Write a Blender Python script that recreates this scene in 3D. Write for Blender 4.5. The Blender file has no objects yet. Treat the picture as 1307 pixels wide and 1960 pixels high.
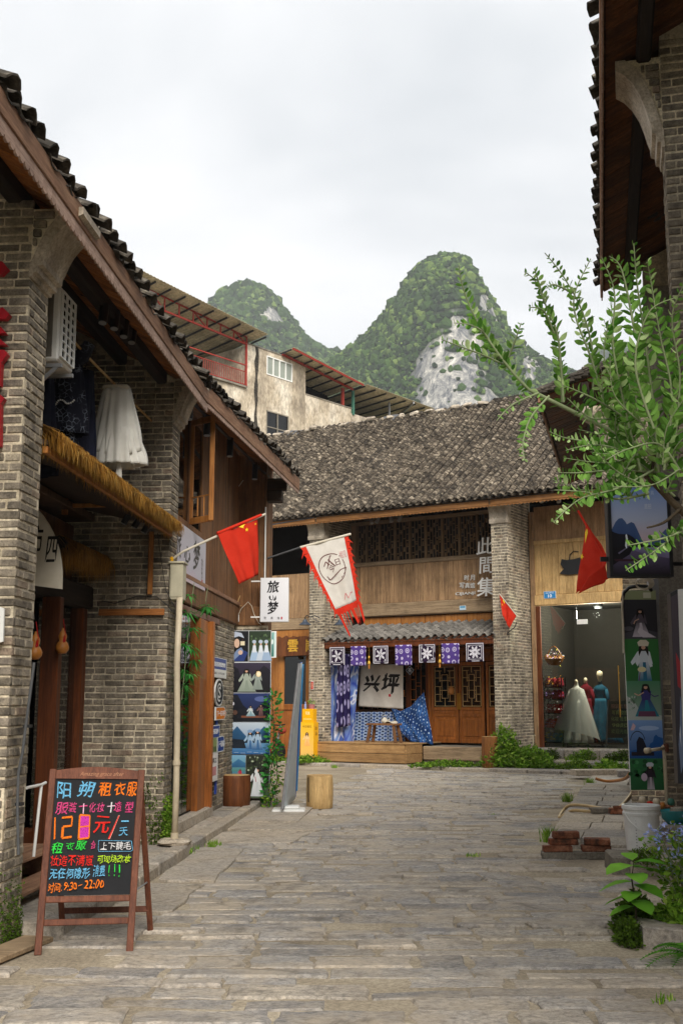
import bpy, bmesh, math, random
import numpy as np
from mathutils import Vector, Matrix, noise as mnoise
C = bpy.context; SC = C.scene; COL = SC.collection
random.seed(7); RND = random.Random(11)
pi = math.pi
# ------------------------------------------------------------------ camera
FOC, CX, CY, HCAM = 2150.0, 653.5, 980.0, 1.6
TH = math.atan(365/FOC); CT, ST = math.cos(TH), math.sin(TH)
cam = bpy.data.objects.new('camera', bpy.data.cameras.new('camera')); COL.objects.link(cam)
cam.location = (0, 0, HCAM); cam.rotation_euler = (pi/2+TH, 0, 0)
cam.data.sensor_fit = 'VERTICAL'; cam.data.sensor_height = 36; cam.data.lens = FOC/1960*36
cam.data.clip_start = .05; cam.data.clip_end = 4000
SC.camera = cam
# ------------------------------------------------------------------ world
W = bpy.data.worlds.new('World'); SC.world = W; W.use_nodes = True
nt = W.node_tree; nt.nodes.clear()
def nd(nt, t, **k):
    n = nt.nodes.new(t)
    for a, b in k.items(): setattr(n, a, b)
    return n
SUN_EL, SUN_AZ = math.radians(38), math.radians(168)      # azimuth measured from +Y clockwise
sky = nd(nt, 'ShaderNodeTexSky', sky_type='NISHITA', sun_disc=False, sun_elevation=SUN_EL, sun_rotation=SUN_AZ)
tc = nd(nt, 'ShaderNodeTexCoord'); mp = nd(nt, 'ShaderNodeMapping'); mp.inputs['Scale'].default_value = (1, 1, 2.2)
nz = nd(nt, 'ShaderNodeTexNoise'); nz.inputs['Scale'].default_value = 2.1; nz.inputs['Detail'].default_value = 5; nz.inputs['Roughness'].default_value = .5; nz.inputs['Distortion'].default_value = .5
cr = nd(nt, 'ShaderNodeValToRGB')
e = cr.color_ramp.elements
e[0].position, e[0].color = .34, (2.75, 2.88, 2.98, 1)
e[1].position, e[1].color = .62, (4.45, 4.42, 4.4, 1)
m1 = nd(nt, 'ShaderNodeMix', data_type='RGBA'); m1.inputs['Factor'].default_value = .95
bg = nd(nt, 'ShaderNodeBackground'); bg.inputs['Strength'].default_value = .1
out = nd(nt, 'ShaderNodeOutputWorld')
l = nt.links
l.new(tc.outputs['Generated'], mp.inputs['Vector']); l.new(mp.outputs['Vector'], nz.inputs['Vector'])
l.new(nz.outputs['Fac'], cr.inputs['Fac']); l.new(sky.outputs['Color'], m1.inputs['A']); l.new(cr.outputs['Color'], m1.inputs['B'])
l.new(m1.outputs['Result'], bg.inputs['Color']); l.new(bg.outputs['Background'], out.inputs['Surface'])
# ------------------------------------------------------------------ sun
sun = bpy.data.objects.new('sun', bpy.data.lights.new('sun', 'SUN')); COL.objects.link(sun)
sun.data.energy = 1.5; sun.data.angle = math.radians(34); sun.data.color = (1, .95, .88)
sd = Vector((math.sin(SUN_AZ)*math.cos(SUN_EL), math.cos(SUN_AZ)*math.cos(SUN_EL), math.sin(SUN_EL)))
sun.rotation_euler = sd.to_track_quat('Z', 'Y').to_euler()
SC.view_settings.view_transform = 'Standard'; SC.view_settings.look = 'None'
SC.view_settings.exposure = 1.48; SC.view_settings.gamma = 1; SC.view_settings.use_curve_mapping = False
SC.render.engine = 'CYCLES'; SC.cycles.max_bounces = 7; SC.cycles.volume_bounces = 0
SC.cycles.transparent_max_bounces = 16; SC.cycles.caustics_reflective = False; SC.cycles.caustics_refractive = False
# ------------------------------------------------------------------ measuring: where a sight line meets a plane of a building
def ray(px, py):
    u = px-CX; v = CY-py
    return (u, FOC*CT-v*ST, FOC*ST+v*CT)
def V(px, py, Y):
    r = ray(px, py); t = Y/r[1]; return Vector((r[0]*t, Y, HCAM+r[2]*t))
def G(px, py, z=0):
    r = ray(px, py); t = (z-HCAM)/r[2]; return Vector((r[0]*t, r[1]*t, z))
class Frame:
    def __init__(s, ox, oy, ang): s.o = (ox, oy); s.a = ang; s.c = math.cos(ang); s.s = math.sin(ang)
    def loc(q, x, y): x -= q.o[0]; y -= q.o[1]; return (x*q.c+y*q.s, -x*q.s+y*q.c)
    def world(q, x, y, z=0): return Vector((q.o[0]+x*q.c-y*q.s, q.o[1]+x*q.s+y*q.c, z))
    def hit(q, ax, val, px, py):
        r = ray(px, py); o = q.loc(0, 0); d = (r[0]*q.c+r[1]*q.s, -r[0]*q.s+r[1]*q.c, r[2]); O = (o[0], o[1], HCAM)
        t = (val-O[ax])/d[ax]; return Vector([O[i]+d[i]*t for i in range(3)])
FL = Frame(-2.77, 0, -math.atan(.07))      # left row: x out to the street, y along it
FR = Frame(.5, 0, -math.atan(.25))         # right row: x away from the street, y along it
FM = Frame(3.78, 28, math.radians(-31.8))  # house closing the square: x along its front, y into it
FC = Frame(-3, 50, math.radians(50.3))     # concrete block behind
def campix(p):      # rough size on the photograph: distance and whether in view
    x, y, z = p; z -= HCAM; D = y*CT+z*ST
    if D < .3: return None
    return CX+FOC*x/D, CY-FOC*(-y*ST+z*CT)/D, D
# ------------------------------------------------------------------ tags
def tag(o, label=None, cat=None, group=None, kind=None):
    if label: o['label'] = label
    if cat: o['category'] = cat
    if group: o['group'] = group
    if kind: o['kind'] = kind
    return o
def empty(name, loc=(0, 0, 0), rz=0, label=None, cat=None, group=None, kind=None):
    o = bpy.data.objects.new(name, None); COL.objects.link(o); o.empty_display_size = .2
    o.location = loc; o.rotation_euler = (0, 0, rz)
    return tag(o, label, cat, group, kind)
def fr_empty(name, F, **k): return empty(name, (F.o[0], F.o[1], 0), F.a, **k)
def link_mesh(name, me, parent=None, loc=None, rot=None, scale=None):
    o = bpy.data.objects.new(name, me); COL.objects.link(o)
    if parent: o.parent = parent
    if loc is not None: o.location = loc
    if rot is not None: o.rotation_euler = rot
    if scale is not None: o.scale = scale
    return o
def copy_tree(o, parent=None):
    c = o.copy(); COL.objects.link(c); c.parent = parent
    for ch in list(o.children): copy_tree(ch, c)
    return c
# ------------------------------------------------------------------ mesh builder
class MB:
    def __init__(s): s.v = []; s.f = []; s.uv = []; s.cols = []
    def add(s, vs, fs):
        n = len(s.v); s.v.extend([tuple(a) for a in vs]); s.f.extend([tuple(n+i for i in f) for f in fs]); return s
    def box(s, x0, x1, y0, y1, z0, z1):
        return s.add([(x0,y0,z0),(x1,y0,z0),(x1,y1,z0),(x0,y1,z0),(x0,y0,z1),(x1,y0,z1),(x1,y1,z1),(x0,y1,z1)],
            [(0,3,2,1),(4,5,6,7),(0,1,5,4),(1,2,6,5),(2,3,7,6),(3,0,4,7)])
    def cbox(s, x0, x1, y0, y1, z0, z1, c=.01, M=None):
        v, f = cbox_geo(x1-x0, y1-y0, z1-z0, c)
        cx, cy, cz = (x0+x1)/2, (y0+y1)/2, (z0+z1)/2
        vs = [(a+cx, b+cy, d+cz) for a, b, d in v]
        if M: vs = [M @ Vector(p) for p in vs]
        return s.add(vs, f)
    def bar(s, a, b, w, h, up=(0, 0, 1), c=0):      # a beam from a to b, w across and h high
        a = Vector(a); b = Vector(b); d = (b-a); L = d.length; d /= L
        up = Vector(up); sd_ = d.cross(up)
        if sd_.length < 1e-4: sd_ = d.cross(Vector((1, 0, 0)))
        sd_.normalize(); u = sd_.cross(d)
        M = Matrix((sd_, d, u)).transposed().to_4x4(); M.translation = (a+b)/2
        if c: v, f = cbox_geo(w, L, h, c)
        else: v = [(x*w/2, y*L/2, z*h/2) for z in (-1, 1) for x, y in ((-1,-1),(1,-1),(1,1),(-1,1))]; f = [(0,3,2,1),(4,5,6,7),(0,1,5,4),(1,2,6,5),(2,3,7,6),(3,0,4,7)]
        return s.add([M @ Vector(p) for p in v], f)
    def tube(s, pts, rs, n=8, cap=True):
        pts = [Vector(p) for p in pts]
        if not isinstance(rs, (list, tuple)): rs = [rs]*len(pts)
        base = len(s.v); ref = None
        for i, p in enumerate(pts):
            d = (pts[min(i+1, len(pts)-1)]-pts[max(i-1, 0)])
            if d.length < 1e-7: d = Vector((0, 0, 1))
            d.normalize()
            if ref is None: ref = d.orthogonal().normalized()
            ref = (ref-d*ref.dot(d)); ref = ref.normalized() if ref.length > 1e-5 else d.orthogonal().normalized()
            b = d.cross(ref)
            for k in range(n):
                a = 2*pi*k/n; s.v.append(tuple(p+(ref*math.cos(a)+b*math.sin(a))*rs[i]))
        for i in range(len(pts)-1):
            for k in range(n):
                a = base+i*n+k; b_ = base+i*n+(k+1) % n; s.f.append((a, b_, b_+n, a+n))
        if cap:
            s.f.append(tuple(base+k for k in range(n))[::-1]); s.f.append(tuple(base+(len(pts)-1)*n+k for k in range(n)))
        return s
    def lathe(s, prof, n=20, c=(0, 0, 0), sx=1, sy=1):
        base = len(s.v)
        for r, z in prof:
            for k in range(n):
                a = 2*pi*k/n; s.v.append((c[0]+r*sx*math.cos(a), c[1]+r*sy*math.sin(a), c[2]+z))
        for i in range(len(prof)-1):
            for k in range(n):
                a = base+i*n+k; b = base+i*n+(k+1) % n; s.f.append((a, b, b+n, a+n))
        if prof[0][0] > 1e-4: s.f.append(tuple(base+k for k in range(n))[::-1])
        if prof[-1][0] > 1e-4: s.f.append(tuple(base+(len(prof)-1)*n+k for k in range(n)))
        return s
    def prism(s, pts, a, b, mp_):      # 2D outline swept between depths a and b; mp_(u, v, w) -> point
        n = len(pts); base = len(s.v)
        for w in (a, b):
            for u, v in pts: s.v.append(tuple(mp_(u, v, w)))
        s.f.append(tuple(base+i for i in range(n))[::-1]); s.f.append(tuple(base+n+i for i in range(n)))
        for i in range(n): j = (i+1) % n; s.f.append((base+i, base+j, base+n+j, base+n+i))
        return s
    def grid(s, nu, nv, fn, thick=0):
        base = len(s.v)
        for j in range(nv+1):
            for i in range(nu+1): s.v.append(tuple(fn(i/nu, j/nv)))
        for j in range(nv):
            for i in range(nu):
                a = base+j*(nu+1)+i; s.f.append((a, a+1, a+nu+2, a+nu+1))
                s.uv.append(((i/nu, j/nv), ((i+1)/nu, j/nv), ((i+1)/nu, (j+1)/nv), (i/nu, (j+1)/nv)))
        return s
    def build(s, name, m, parent=None, smooth=False, kind=None, label=None, solid=0, recalc=False):
        me = bpy.data.meshes.new(name); me.from_pydata(s.v, [], s.f); me.materials.append(m)
        if s.uv and len(s.uv) == len(s.f):
            ul = me.uv_layers.new(name='UVMap'); k = 0
            flat = [c for q in s.uv for c in q]
            for k, c in enumerate(flat): ul.data[k].uv = c
        if recalc:
            bm = bmesh.new(); bm.from_mesh(me); bmesh.ops.recalc_face_normals(bm, faces=bm.faces); bm.to_mesh(me); bm.free()
        if smooth: me.polygons.foreach_set('use_smooth', [True]*len(me.polygons))
        o = link_mesh(name, me, parent)
        if solid:
            md = o.modifiers.new('solid', 'SOLIDIFY'); md.thickness = solid; md.offset = 0
        if kind: o['kind'] = kind
        if label: o['label'] = label
        return o
def cbox_geo(lx, ly, lz, c):
    c = min(c, lx*.45, ly*.45, lz*.45); X, Y, Z = lx/2, ly/2, lz/2
    v = []; f = []
    idx = {}
    for sx in (-1, 1):
        for sy in (-1, 1):
            for sz in (-1, 1):
                for k, p in enumerate(((X, Y-c, Z-c), (X-c, Y, Z-c), (X-c, Y-c, Z))):
                    idx[(sx, sy, sz, k)] = len(v); v.append((sx*p[0], sy*p[1], sz*p[2]))
    I = idx
    def q(*a):
        P = [Vector(v[i]) for i in a]; n = (P[1]-P[0]).cross(P[2]-P[0]); ce = sum(P, Vector())/len(P)
        f.append(tuple(a) if n.dot(ce) > 0 else tuple(a[::-1]))
    for sx in (-1, 1): q(I[sx,-1,-1,0], I[sx,1,-1,0], I[sx,1,1,0], I[sx,-1,1,0])
    for sy in (-1, 1): q(I[-1,sy,-1,1], I[1,sy,-1,1], I[1,sy,1,1], I[-1,sy,1,1])
    for sz in (-1, 1): q(I[-1,-1,sz,2], I[1,-1,sz,2], I[1,1,sz,2], I[-1,1,sz,2])
    for a in (-1, 1):
        for b in (-1, 1):
            q(I[a,b,-1,0], I[a,b,1,0], I[a,b,1,1], I[a,b,-1,1])
            q(I[a,-1,b,0], I[a,1,b,0], I[a,1,b,2], I[a,-1,b,2])
            q(I[-1,a,b,1], I[1,a,b,1], I[1,a,b,2], I[-1,a,b,2])
            for d in (-1, 1): q(I[a,b,d,0], I[a,b,d,1], I[a,b,d,2])
    return v, f
# ------------------------------------------------------------------ materials
def lin(h):
    h = h.lstrip('#'); r = [int(h[i:i+2], 16)/255 for i in (0, 2, 4)]
    return tuple((c/12.92 if c <= .04045 else ((c+.055)/1.055)**2.4) for c in r)+(1,)
def newmat(name):
    m = bpy.data.materials.new(name); m.use_nodes = True; m.node_tree.nodes.clear(); return m, m.node_tree
def ramp(nt, stops):
    r = nd(nt, 'ShaderNodeValToRGB'); e = r.color_ramp.elements
    while len(e) < len(stops): e.new(.5)
    for k, (p, c) in enumerate(stops): e[k].position = p; e[k].color = lin(c) if isinstance(c, str) else (c if len(c) == 4 else tuple(c)+(1,))
    return r
def math_n(nt, op, a=None, b=None, c=None):
    n = nd(nt, 'ShaderNodeMath', operation=op)
    for i, x in enumerate((a, b, c)):
        if x is None: continue
        if isinstance(x, (int, float)): n.inputs[i].default_value = x
        else: nt.links.new(x, n.inputs[i])
    return n.outputs[0]
def mixc(nt, fac, a, b, mode='MIX'):
    n = nd(nt, 'ShaderNodeMix', data_type='RGBA', blend_type=mode)
    for k, x in (('Factor', fac), ('A', a), ('B', b)):
        if isinstance(x, (int, float)): n.inputs[k].default_value = x
        elif isinstance(x, (tuple, str)): n.inputs[k].default_value = lin(x) if isinstance(x, str) else x
        else: nt.links.new(x, n.inputs[k])
    return n.outputs['Result']
def noise_n(nt, vec, scale, detail=4, rough=.55, w=None, dist=0):
    n = nd(nt, 'ShaderNodeTexNoise'); n.inputs['Scale'].default_value = scale; n.inputs['Detail'].default_value = detail
    n.inputs['Roughness'].default_value = rough; n.inputs['Distortion'].default_value = dist
    if w is not None: n.noise_dimensions = '4D'; nt.links.new(w, n.inputs['W'])
    if vec is not None: nt.links.new(vec, n.inputs['Vector'])
    return n.outputs['Fac']
def rand_n(nt):
    oi = nd(nt, 'ShaderNodeObjectInfo'); g = nd(nt, 'ShaderNodeNewGeometry')
    return math_n(nt, 'FRACT', math_n(nt, 'ADD', oi.outputs['Random'], g.outputs['Random Per Island']))
def coords(nt, kind, scale=(1, 1, 1)):
    if kind == 'world': g = nd(nt, 'ShaderNodeNewGeometry'); o = g.outputs['Position']
    else: t = nd(nt, 'ShaderNodeTexCoord'); o = t.outputs['UV' if kind == 'uv' else 'Object']
    if scale == (1, 1, 1): return o
    m = nd(nt, 'ShaderNodeMapping'); m.inputs['Scale'].default_value = scale; nt.links.new(o, m.inputs['Vector']); return m.outputs['Vector']
def finish(nt, col, rough=.8, bump=None, bs=.3, bd=.01, spec=.3, metal=0, extra=None):
    p = nd(nt, 'ShaderNodeBsdfPrincipled'); o = nd(nt, 'ShaderNodeOutputMaterial')
    for k, x in (('Base Color', col), ('Roughness', rough)):
        if isinstance(x, (int, float)): p.inputs[k].default_value = x
        elif isinstance(x, (tuple, str)): p.inputs[k].default_value = lin(x) if isinstance(x, str) else x
        else: nt.links.new(x, p.inputs[k])
    p.inputs['Specular IOR Level'].default_value = spec; p.inputs['Metallic'].default_value = metal
    if bump is not None:
        b = nd(nt, 'ShaderNodeBump'); b.inputs['Strength'].default_value = bs; b.inputs['Distance'].default_value = bd
        nt.links.new(bump, b.inputs['Height']); nt.links.new(b.outputs['Normal'], p.inputs['Normal'])
    if extra: extra(nt, p)
    nt.links.new(p.outputs[0], o.inputs['Surface']); return p
def grime(name, stops, scale=3, rough=.8, bs=.3, bd=.01, rand=.3, kind='world', stretch=(1, 1, 1), dirt='#3a342c', dirtamt=.35, spec=.25, fine=40, rstops=None, metal=0):
    """mottled surface: large noise picks the tone, each piece varies, fine noise gives grain, dirt patches on top"""
    m, nt = newmat(name); r = rand_n(nt); w = math_n(nt, 'MULTIPLY', r, 31.7)
    v = coords(nt, kind, stretch); n1 = noise_n(nt, v, scale, 6, .6, w); rp = ramp(nt, stops); nt.links.new(n1, rp.inputs['Fac']); col = rp.outputs['Color']
    if rstops:
        rr = ramp(nt, rstops); rr.color_ramp.interpolation = 'CONSTANT' if len(rstops) > 6 else 'LINEAR'
        nt.links.new(r, rr.inputs['Fac']); col = mixc(nt, .5, col, rr.outputs['Color'])
    k = math_n(nt, 'MULTIPLY_ADD', r, rand*2, 1-rand); kk = nd(nt, 'ShaderNodeCombineColor')
    for i in range(3): nt.links.new(k, kk.inputs[i])
    col = mixc(nt, 1.0, col, kk.outputs[0], 'MULTIPLY')
    n2 = noise_n(nt, v, fine, 5, .7); g = ramp(nt, [(.36, (.5, .5, .5)), (.5, (1, 1, 1)), (.64, (1.45, 1.45, 1.45))]); nt.links.new(n2, g.inputs['Fac'])
    col = mixc(nt, .6, col, g.outputs['Color'], 'MULTIPLY')
    n3 = noise_n(nt, coords(nt, 'world'), 1.7, 5, .65); d = ramp(nt, [(.5, (0, 0, 0)), (.72, (1, 1, 1))]); nt.links.new(n3, d.inputs['Fac'])
    col = mixc(nt, math_n(nt, 'MULTIPLY', d.outputs['Color'], dirtamt), col, dirt)
    if name in ('brick', 'mortar', 'plaster', 'concrete'):      # rain streaks and damp patches
        n4 = noise_n(nt, coords(nt, 'world', (2.6, 2.6, .35)), 1.0, 6, .7); d4 = ramp(nt, [(.48, (0, 0, 0)), (.62, (1, 1, 1))]); nt.links.new(n4, d4.inputs['Fac']); col = mixc(nt, math_n(nt, 'MULTIPLY', d4.outputs['Color'], .42), col, '#3f3931')
        n5 = noise_n(nt, coords(nt, 'world'), .9, 5, .7); d5 = ramp(nt, [(.54, (0, 0, 0)), (.64, (1, 1, 1))]); nt.links.new(n5, d5.inputs['Fac']); col = mixc(nt, math_n(nt, 'MULTIPLY', d5.outputs['Color'], .3), col, '#b3a792')
    hb = math_n(nt, 'ADD', n2, math_n(nt, 'MULTIPLY', n1, .7))
    finish(nt, col, rough, hb, bs, bd, spec, metal); return m
def wood(name, c1, c2, axis='z', scale=9, rand=.3, rough=.75, bs=.35, dirt='#231a12', dirtamt=.3, kind='object', st=18):
    stretch = {'x': (1/st*3, 3, 3), 'y': (3, 3/st, 3), 'z': (3, 3, 3/st)}[axis]
    m, nt = newmat(name); r = rand_n(nt); w = math_n(nt, 'MULTIPLY', r, 53.1); v = coords(nt, kind, stretch)
    n1 = noise_n(nt, v, scale, 6, .65, w, .4); rp = ramp(nt, [(.3, c1), (.68, c2)]); nt.links.new(n1, rp.inputs['Fac']); col = rp.outputs['Color']
    n2 = noise_n(nt, v, scale*6, 4, .7, w); g = ramp(nt, [(.35, (.5, .47, .45)), (.6, (1.1, 1.1, 1.1))]); nt.links.new(n2, g.inputs['Fac'])
    col = mixc(nt, .7, col, g.outputs['Color'], 'MULTIPLY')
    k = math_n(nt, 'MULTIPLY_ADD', r, rand*2, 1-rand); kk = nd(nt, 'ShaderNodeCombineColor')
    for i in range(3): nt.links.new(k, kk.inputs[i])
    col = mixc(nt, 1.0, col, kk.outputs[0], 'MULTIPLY')
    n3 = noise_n(nt, coords(nt, 'world'), 2.3, 5, .7); d = ramp(nt, [(.48, (0, 0, 0)), (.75, (1, 1, 1))]); nt.links.new(n3, d.inputs['Fac'])
    col = mixc(nt, math_n(nt, 'MULTIPLY', d.outputs['Color'], dirtamt), col, dirt)
    finish(nt, col, rough, math_n(nt, 'ADD', n2, n1), bs, .006, .25); return m
def plain(name, c, rough=.6, spec=.4, metal=0, var=.15, scale=12, bs=.15):
    m, nt = newmat(name); v = coords(nt, 'world'); n = noise_n(nt, v, scale, 5, .6)
    c = lin(c); lo = tuple(x*(1-var) for x in c[:3])+(1,); hi = tuple(min(1, x*(1+var)) for x in c[:3])+(1,)
    rp = ramp(nt, [(.3, lo), (.7, hi)]); nt.links.new(n, rp.inputs['Fac'])
    finish(nt, rp.outputs['Color'], rough, n, bs, .004, spec, metal); return m
def cloth(name, c, c2=None, sheen=0, rough=.9, trans=.25, scale=6):
    m, nt = newmat(name); v = coords(nt, 'world'); n = noise_n(nt, v, scale, 4, .6)
    rp = ramp(nt, [(.3, c), (.7, c2 or c)]); nt.links.new(n, rp.inputs['Fac'])
    clothsh(nt, rp.outputs['Color'], trans); return m
def clothsh(nt, col, trans=.25):
    d = nd(nt, 'ShaderNodeBsdfPrincipled'); t = nd(nt, 'ShaderNodeBsdfTranslucent'); mx = nd(nt, 'ShaderNodeMixShader'); o = nd(nt, 'ShaderNodeOutputMaterial')
    d.inputs['Roughness'].default_value = .85; d.inputs['Specular IOR Level'].default_value = .15
    nt.links.new(col, d.inputs['Base Color']); nt.links.new(col, t.inputs['Color']); mx.inputs['Fac'].default_value = trans
    nt.links.new(d.outputs[0], mx.inputs[1]); nt.links.new(t.outputs[0], mx.inputs[2]); nt.links.new(mx.outputs[0], o.inputs['Surface'])
def leafmat(name, c1, c2, rand=.35, c3=None):
    m, nt = newmat(name); r = rand_n(nt); st_ = [(0, c1), (.75, c2)]+([(1, c3)] if c3 else [])
    rp = ramp(nt, st_); nt.links.new(r, rp.inputs['Fac']); n = noise_n(nt, coords(nt, 'world'), 5, 3)
    g = ramp(nt, [(.35, (1-rand,)*3), (.65, (1+rand*.6,)*3)]); nt.links.new(n, g.inputs['Fac'])
    clothsh(nt, mixc(nt, 1, rp.outputs['Color'], g.outputs['Color'], 'MULTIPLY'), .35); return m
def glassmat(name, tint=(.75, .8, .78, 1), refl=1.0):
    m, nt = newmat(name); t = nd(nt, 'ShaderNodeBsdfTransparent'); t.inputs[0].default_value = tint
    g = nd(nt, 'ShaderNodeBsdfGlossy'); g.inputs['Roughness'].default_value = .03; g.inputs['Color'].default_value = (refl, refl, refl, 1)
    f = nd(nt, 'ShaderNodeFresnel'); f.inputs['IOR'].default_value = 1.5; mx = nd(nt, 'ShaderNodeMixShader'); o = nd(nt, 'ShaderNodeOutputMaterial')
    nt.links.new(f.outputs[0], mx.inputs['Fac']); nt.links.new(t.outputs[0], mx.inputs[1]); nt.links.new(g.outputs[0], mx.inputs[2]); nt.links.new(mx.outputs[0], o.inputs['Surface'])
    return m
MT = {}
MT['brick'] = grime('brick', [(.36, '#433e38'), (.45, '#857b6b'), (.55, '#a59985'), (.66, '#d0c1a4')], 9, .92, .8, .012, .12, dirt='#4a4238', dirtamt=.4, fine=70,
    rstops=[(0, '#48433d'), (.15, '#736b61'), (.4, '#847b6f'), (.62, '#968c7d'), (.8, '#7b7269'), (.93, '#8a7362'), (1, '#5b544c')])
MT['mortar'] = grime('mortar', [(.3, '#b8a88c'), (.65, '#e6dac0')], 6, .95, .5, .01, .03, dirt='#6f6454', dirtamt=.6)
MT['plaster'] = grime('plaster', [(.25, '#8b8072'), (.5, '#b8ab98'), (.8, '#d2c8b8')], 4, .95, .5, .015, .1, dirt='#3c352d', dirtamt=.6)
MT['oldconcrete'] = grime('old_concrete', [(.32, '#8b8070'), (.48, '#b8aa94'), (.64, '#d8cebc')], .9, .95, .3, .02, .05, stretch=(1, 1, .5), dirt='#5b4a3a', dirtamt=.55, fine=8)
MT['concrete'] = grime('concrete', [(.25, '#6e675c'), (.75, '#979083')], 2, .95, .4, .01, .12, dirt='#3e3930', dirtamt=.5)
MT['tile'] = grime('roof_tile', [(.34, '#25211c'), (.5, '#4f463b'), (.66, '#8d8271')], 9, .95, .6, .01, .5, dirt='#1b1611', dirtamt=.6, fine=26)
MT['tiledark'] = grime('dark_roof_tile', [(.3, '#2c2925'), (.55, '#4c463e'), (.75, '#827a6c')], 10, .95, .6, .01, .35, dirt='#191714', dirtamt=.5, fine=60)
MT['tilegrey'] = grime('grey_tile', [(.3, '#57544f'), (.7, '#8b867f')], 6, .9, .4, .01, .2, dirt='#2f2c28', dirtamt=.3)
MT['soffit'] = wood('soffit_wood', '#80491f', '#be7d42', 'x', 8, .3, .7, dirtamt=.35)
MT['beam'] = wood('dark_beam', '#1d1713', '#3b3028', 'y', 7, .2, .8, dirtamt=.3)
MT['beamx'] = wood('dark_beam_across', '#2a2019', '#4c3b2b', 'x', 7, .2, .8, dirtamt=.3)
MT['soffitdark'] = wood('old_soffit_wood', '#4a2a14', '#7d4e2a', 'x', 8, .35, .8, dirt='#140e0a', dirtamt=.7)
MT['conduitgrey'] = plain('grey_rubber', '#4e4f50', .7, .2)
MT['fascia'] = wood('fascia_wood', '#7c5640', '#b08a6c', 'y', 6, .15, .8, dirt='#4a3226', dirtamt=.5)
MT['fasciax'] = wood('fascia_wood_across', '#7c5430', '#b07d4a', 'x', 6, .15, .8, dirt='#5a3c26', dirtamt=.4)
MT['scallop'] = wood('weathered_trim', '#94796a', '#bfa392', 'y', 5, .1, .9, dirt='#4e3d34', dirtamt=.5)
MT['plankM'] = wood('weathered_plank', '#86694d', '#bd9a72', 'z', 7, .22, .85, dirt='#33281c', dirtamt=.45)
MT['plankR'] = wood('pale_plank', '#b58f5a', '#e6c48a', 'z', 6, .14, .8, dirt='#5f452a', dirtamt=.4)
MT['plankB'] = wood('brown_plank', '#5f412a', '#966b45', 'z', 6, .25, .75, dirt='#22160e', dirtamt=.45)
MT['plankdark'] = wood('dark_plank', '#3a2b1e', '#5f4732', 'z', 6, .25, .85, dirt='#120d09', dirtamt=.4)
MT['door'] = wood('door_wood', '#7f481b', '#b87033', 'z', 6, .18, .55, dirt='#3a2110', dirtamt=.35)
MT['doordark'] = wood('dark_door_wood', '#4a2613', '#7c4423', 'z', 6, .18, .5, dirt='#1c0f08', dirtamt=.3)
MT['beamM'] = wood('grey_beam', '#7c6850', '#ad9677', 'x', 6, .15, .85, dirt='#33291e', dirtamt=.4)
MT['orangewood'] = wood('honey_wood', '#8e5523', '#c08444', 'z', 6, .15, .6, dirt='#5b3718', dirtamt=.3)
MT['platform'] = wood('platform_wood', '#8f6c45', '#c29b68', 'x', 6, .18, .8, dirt='#4a3522', dirtamt=.4)
MT['frameboard'] = wood('sign_frame_wood', '#553021', '#7c4b35', 'z', 6, .12, .6, dirt='#331c14', dirtamt=.2)
MT['lattice'] = wood('lattice_wood', '#57442f', '#8a7050', 'z', 6, .2, .85, dirtamt=.3)
MT['stump'] = wood('stump_side', '#6e4321', '#a06c3a', 'z', 5, .15, .7, dirt='#40260f', dirtamt=.4)
MT['stumptop'] = grime('stump_top', [(.3, '#b08a55'), (.7, '#cfae7c')], 5, .8, .3, .01, .1, dirt='#7a5a35', dirtamt=.3)
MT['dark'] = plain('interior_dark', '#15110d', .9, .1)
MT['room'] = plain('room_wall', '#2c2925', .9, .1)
MT['glass'] = glassmat('shop_glass'); MT['glassdark'] = glassmat('window_glass', (.25, .28, .27, 1), .9)
MT['blackmetal'] = plain('black_metal', '#17181a', .45, .5); MT['greymetal'] = plain('grey_metal', '#8f9092', .45, .5, .3)
MT['whitemetal'] = plain('white_painted_metal', '#e6e5e0', .45, .4, 0, .06); MT['beige'] = plain('beige_box', '#b4ad94', .55, .4, 0, .08)
MT['redpaint'] = plain('red_paint', '#94382e', .7, .2, 0, .2); MT['redsign'] = plain('red_sign', '#a50f1e', .45, .4)
MT['greenpaint'] = plain('green_paint', '#3f6d5c', .6, .3); MT['pvc'] = plain('cream_pipe', '#c5b79c', .5, .4, 0, .12)
MT['whiteplastic'] = plain('white_plastic', '#e0e0dc', .4, .45, 0, .07); MT['brass'] = plain('brass', '#b58a35', .35, .6, .8)
MT['yellow'] = plain('yellow_card', '#eeb005', .5, .4, 0, .05); MT['hose'] = plain('cream_hose', '#c4a878', .5, .4, 0, .1)
MT['teal'] = plain('teal_glaze', '#2f8d93', .25, .6, 0, .12); MT['bluepaint'] = plain('blue_paint', '#28459a', .5, .4)
MT['redbrick'] = grime('red_brick', [(.38, '#3f2e24'), (.5, '#7c4a34'), (.62, '#9b6a50')], 8, .9, .5, .01, .25, dirt='#3a2a20', dirtamt=.5)
MT['redcloth'] = cloth('red_cloth', '#d1301b', '#e0402a', trans=.3); MT['whitecloth'] = cloth('white_cloth', '#d6d0c6', '#e6e1d8', trans=.3)
MT['sheer'] = cloth('sheer_white', '#e6e3da', '#f6f4ec', trans=.35); MT['creamcloth'] = cloth('cream_cloth', '#cfc6b2', '#ddd5c4')
MT['darkcloth'] = cloth('indigo_cloth', '#14151f', '#232637', trans=.08); MT['bluecloth'] = cloth('blue_cloth', '#1f3a6e', '#2e4f86')
MT['maroon'] = cloth('maroon_cloth', '#5b1420', '#7c1f2b'); MT['skin'] = plain('mannequin_skin', '#cdbda0', .5, .3)
MT['tealcloth'] = cloth('teal_cloth', '#1c4b63', '#2a6278')
MT['straw'] = leafmat('straw', '#9a6f2e', '#c99845', .3, '#dcb565')
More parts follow.
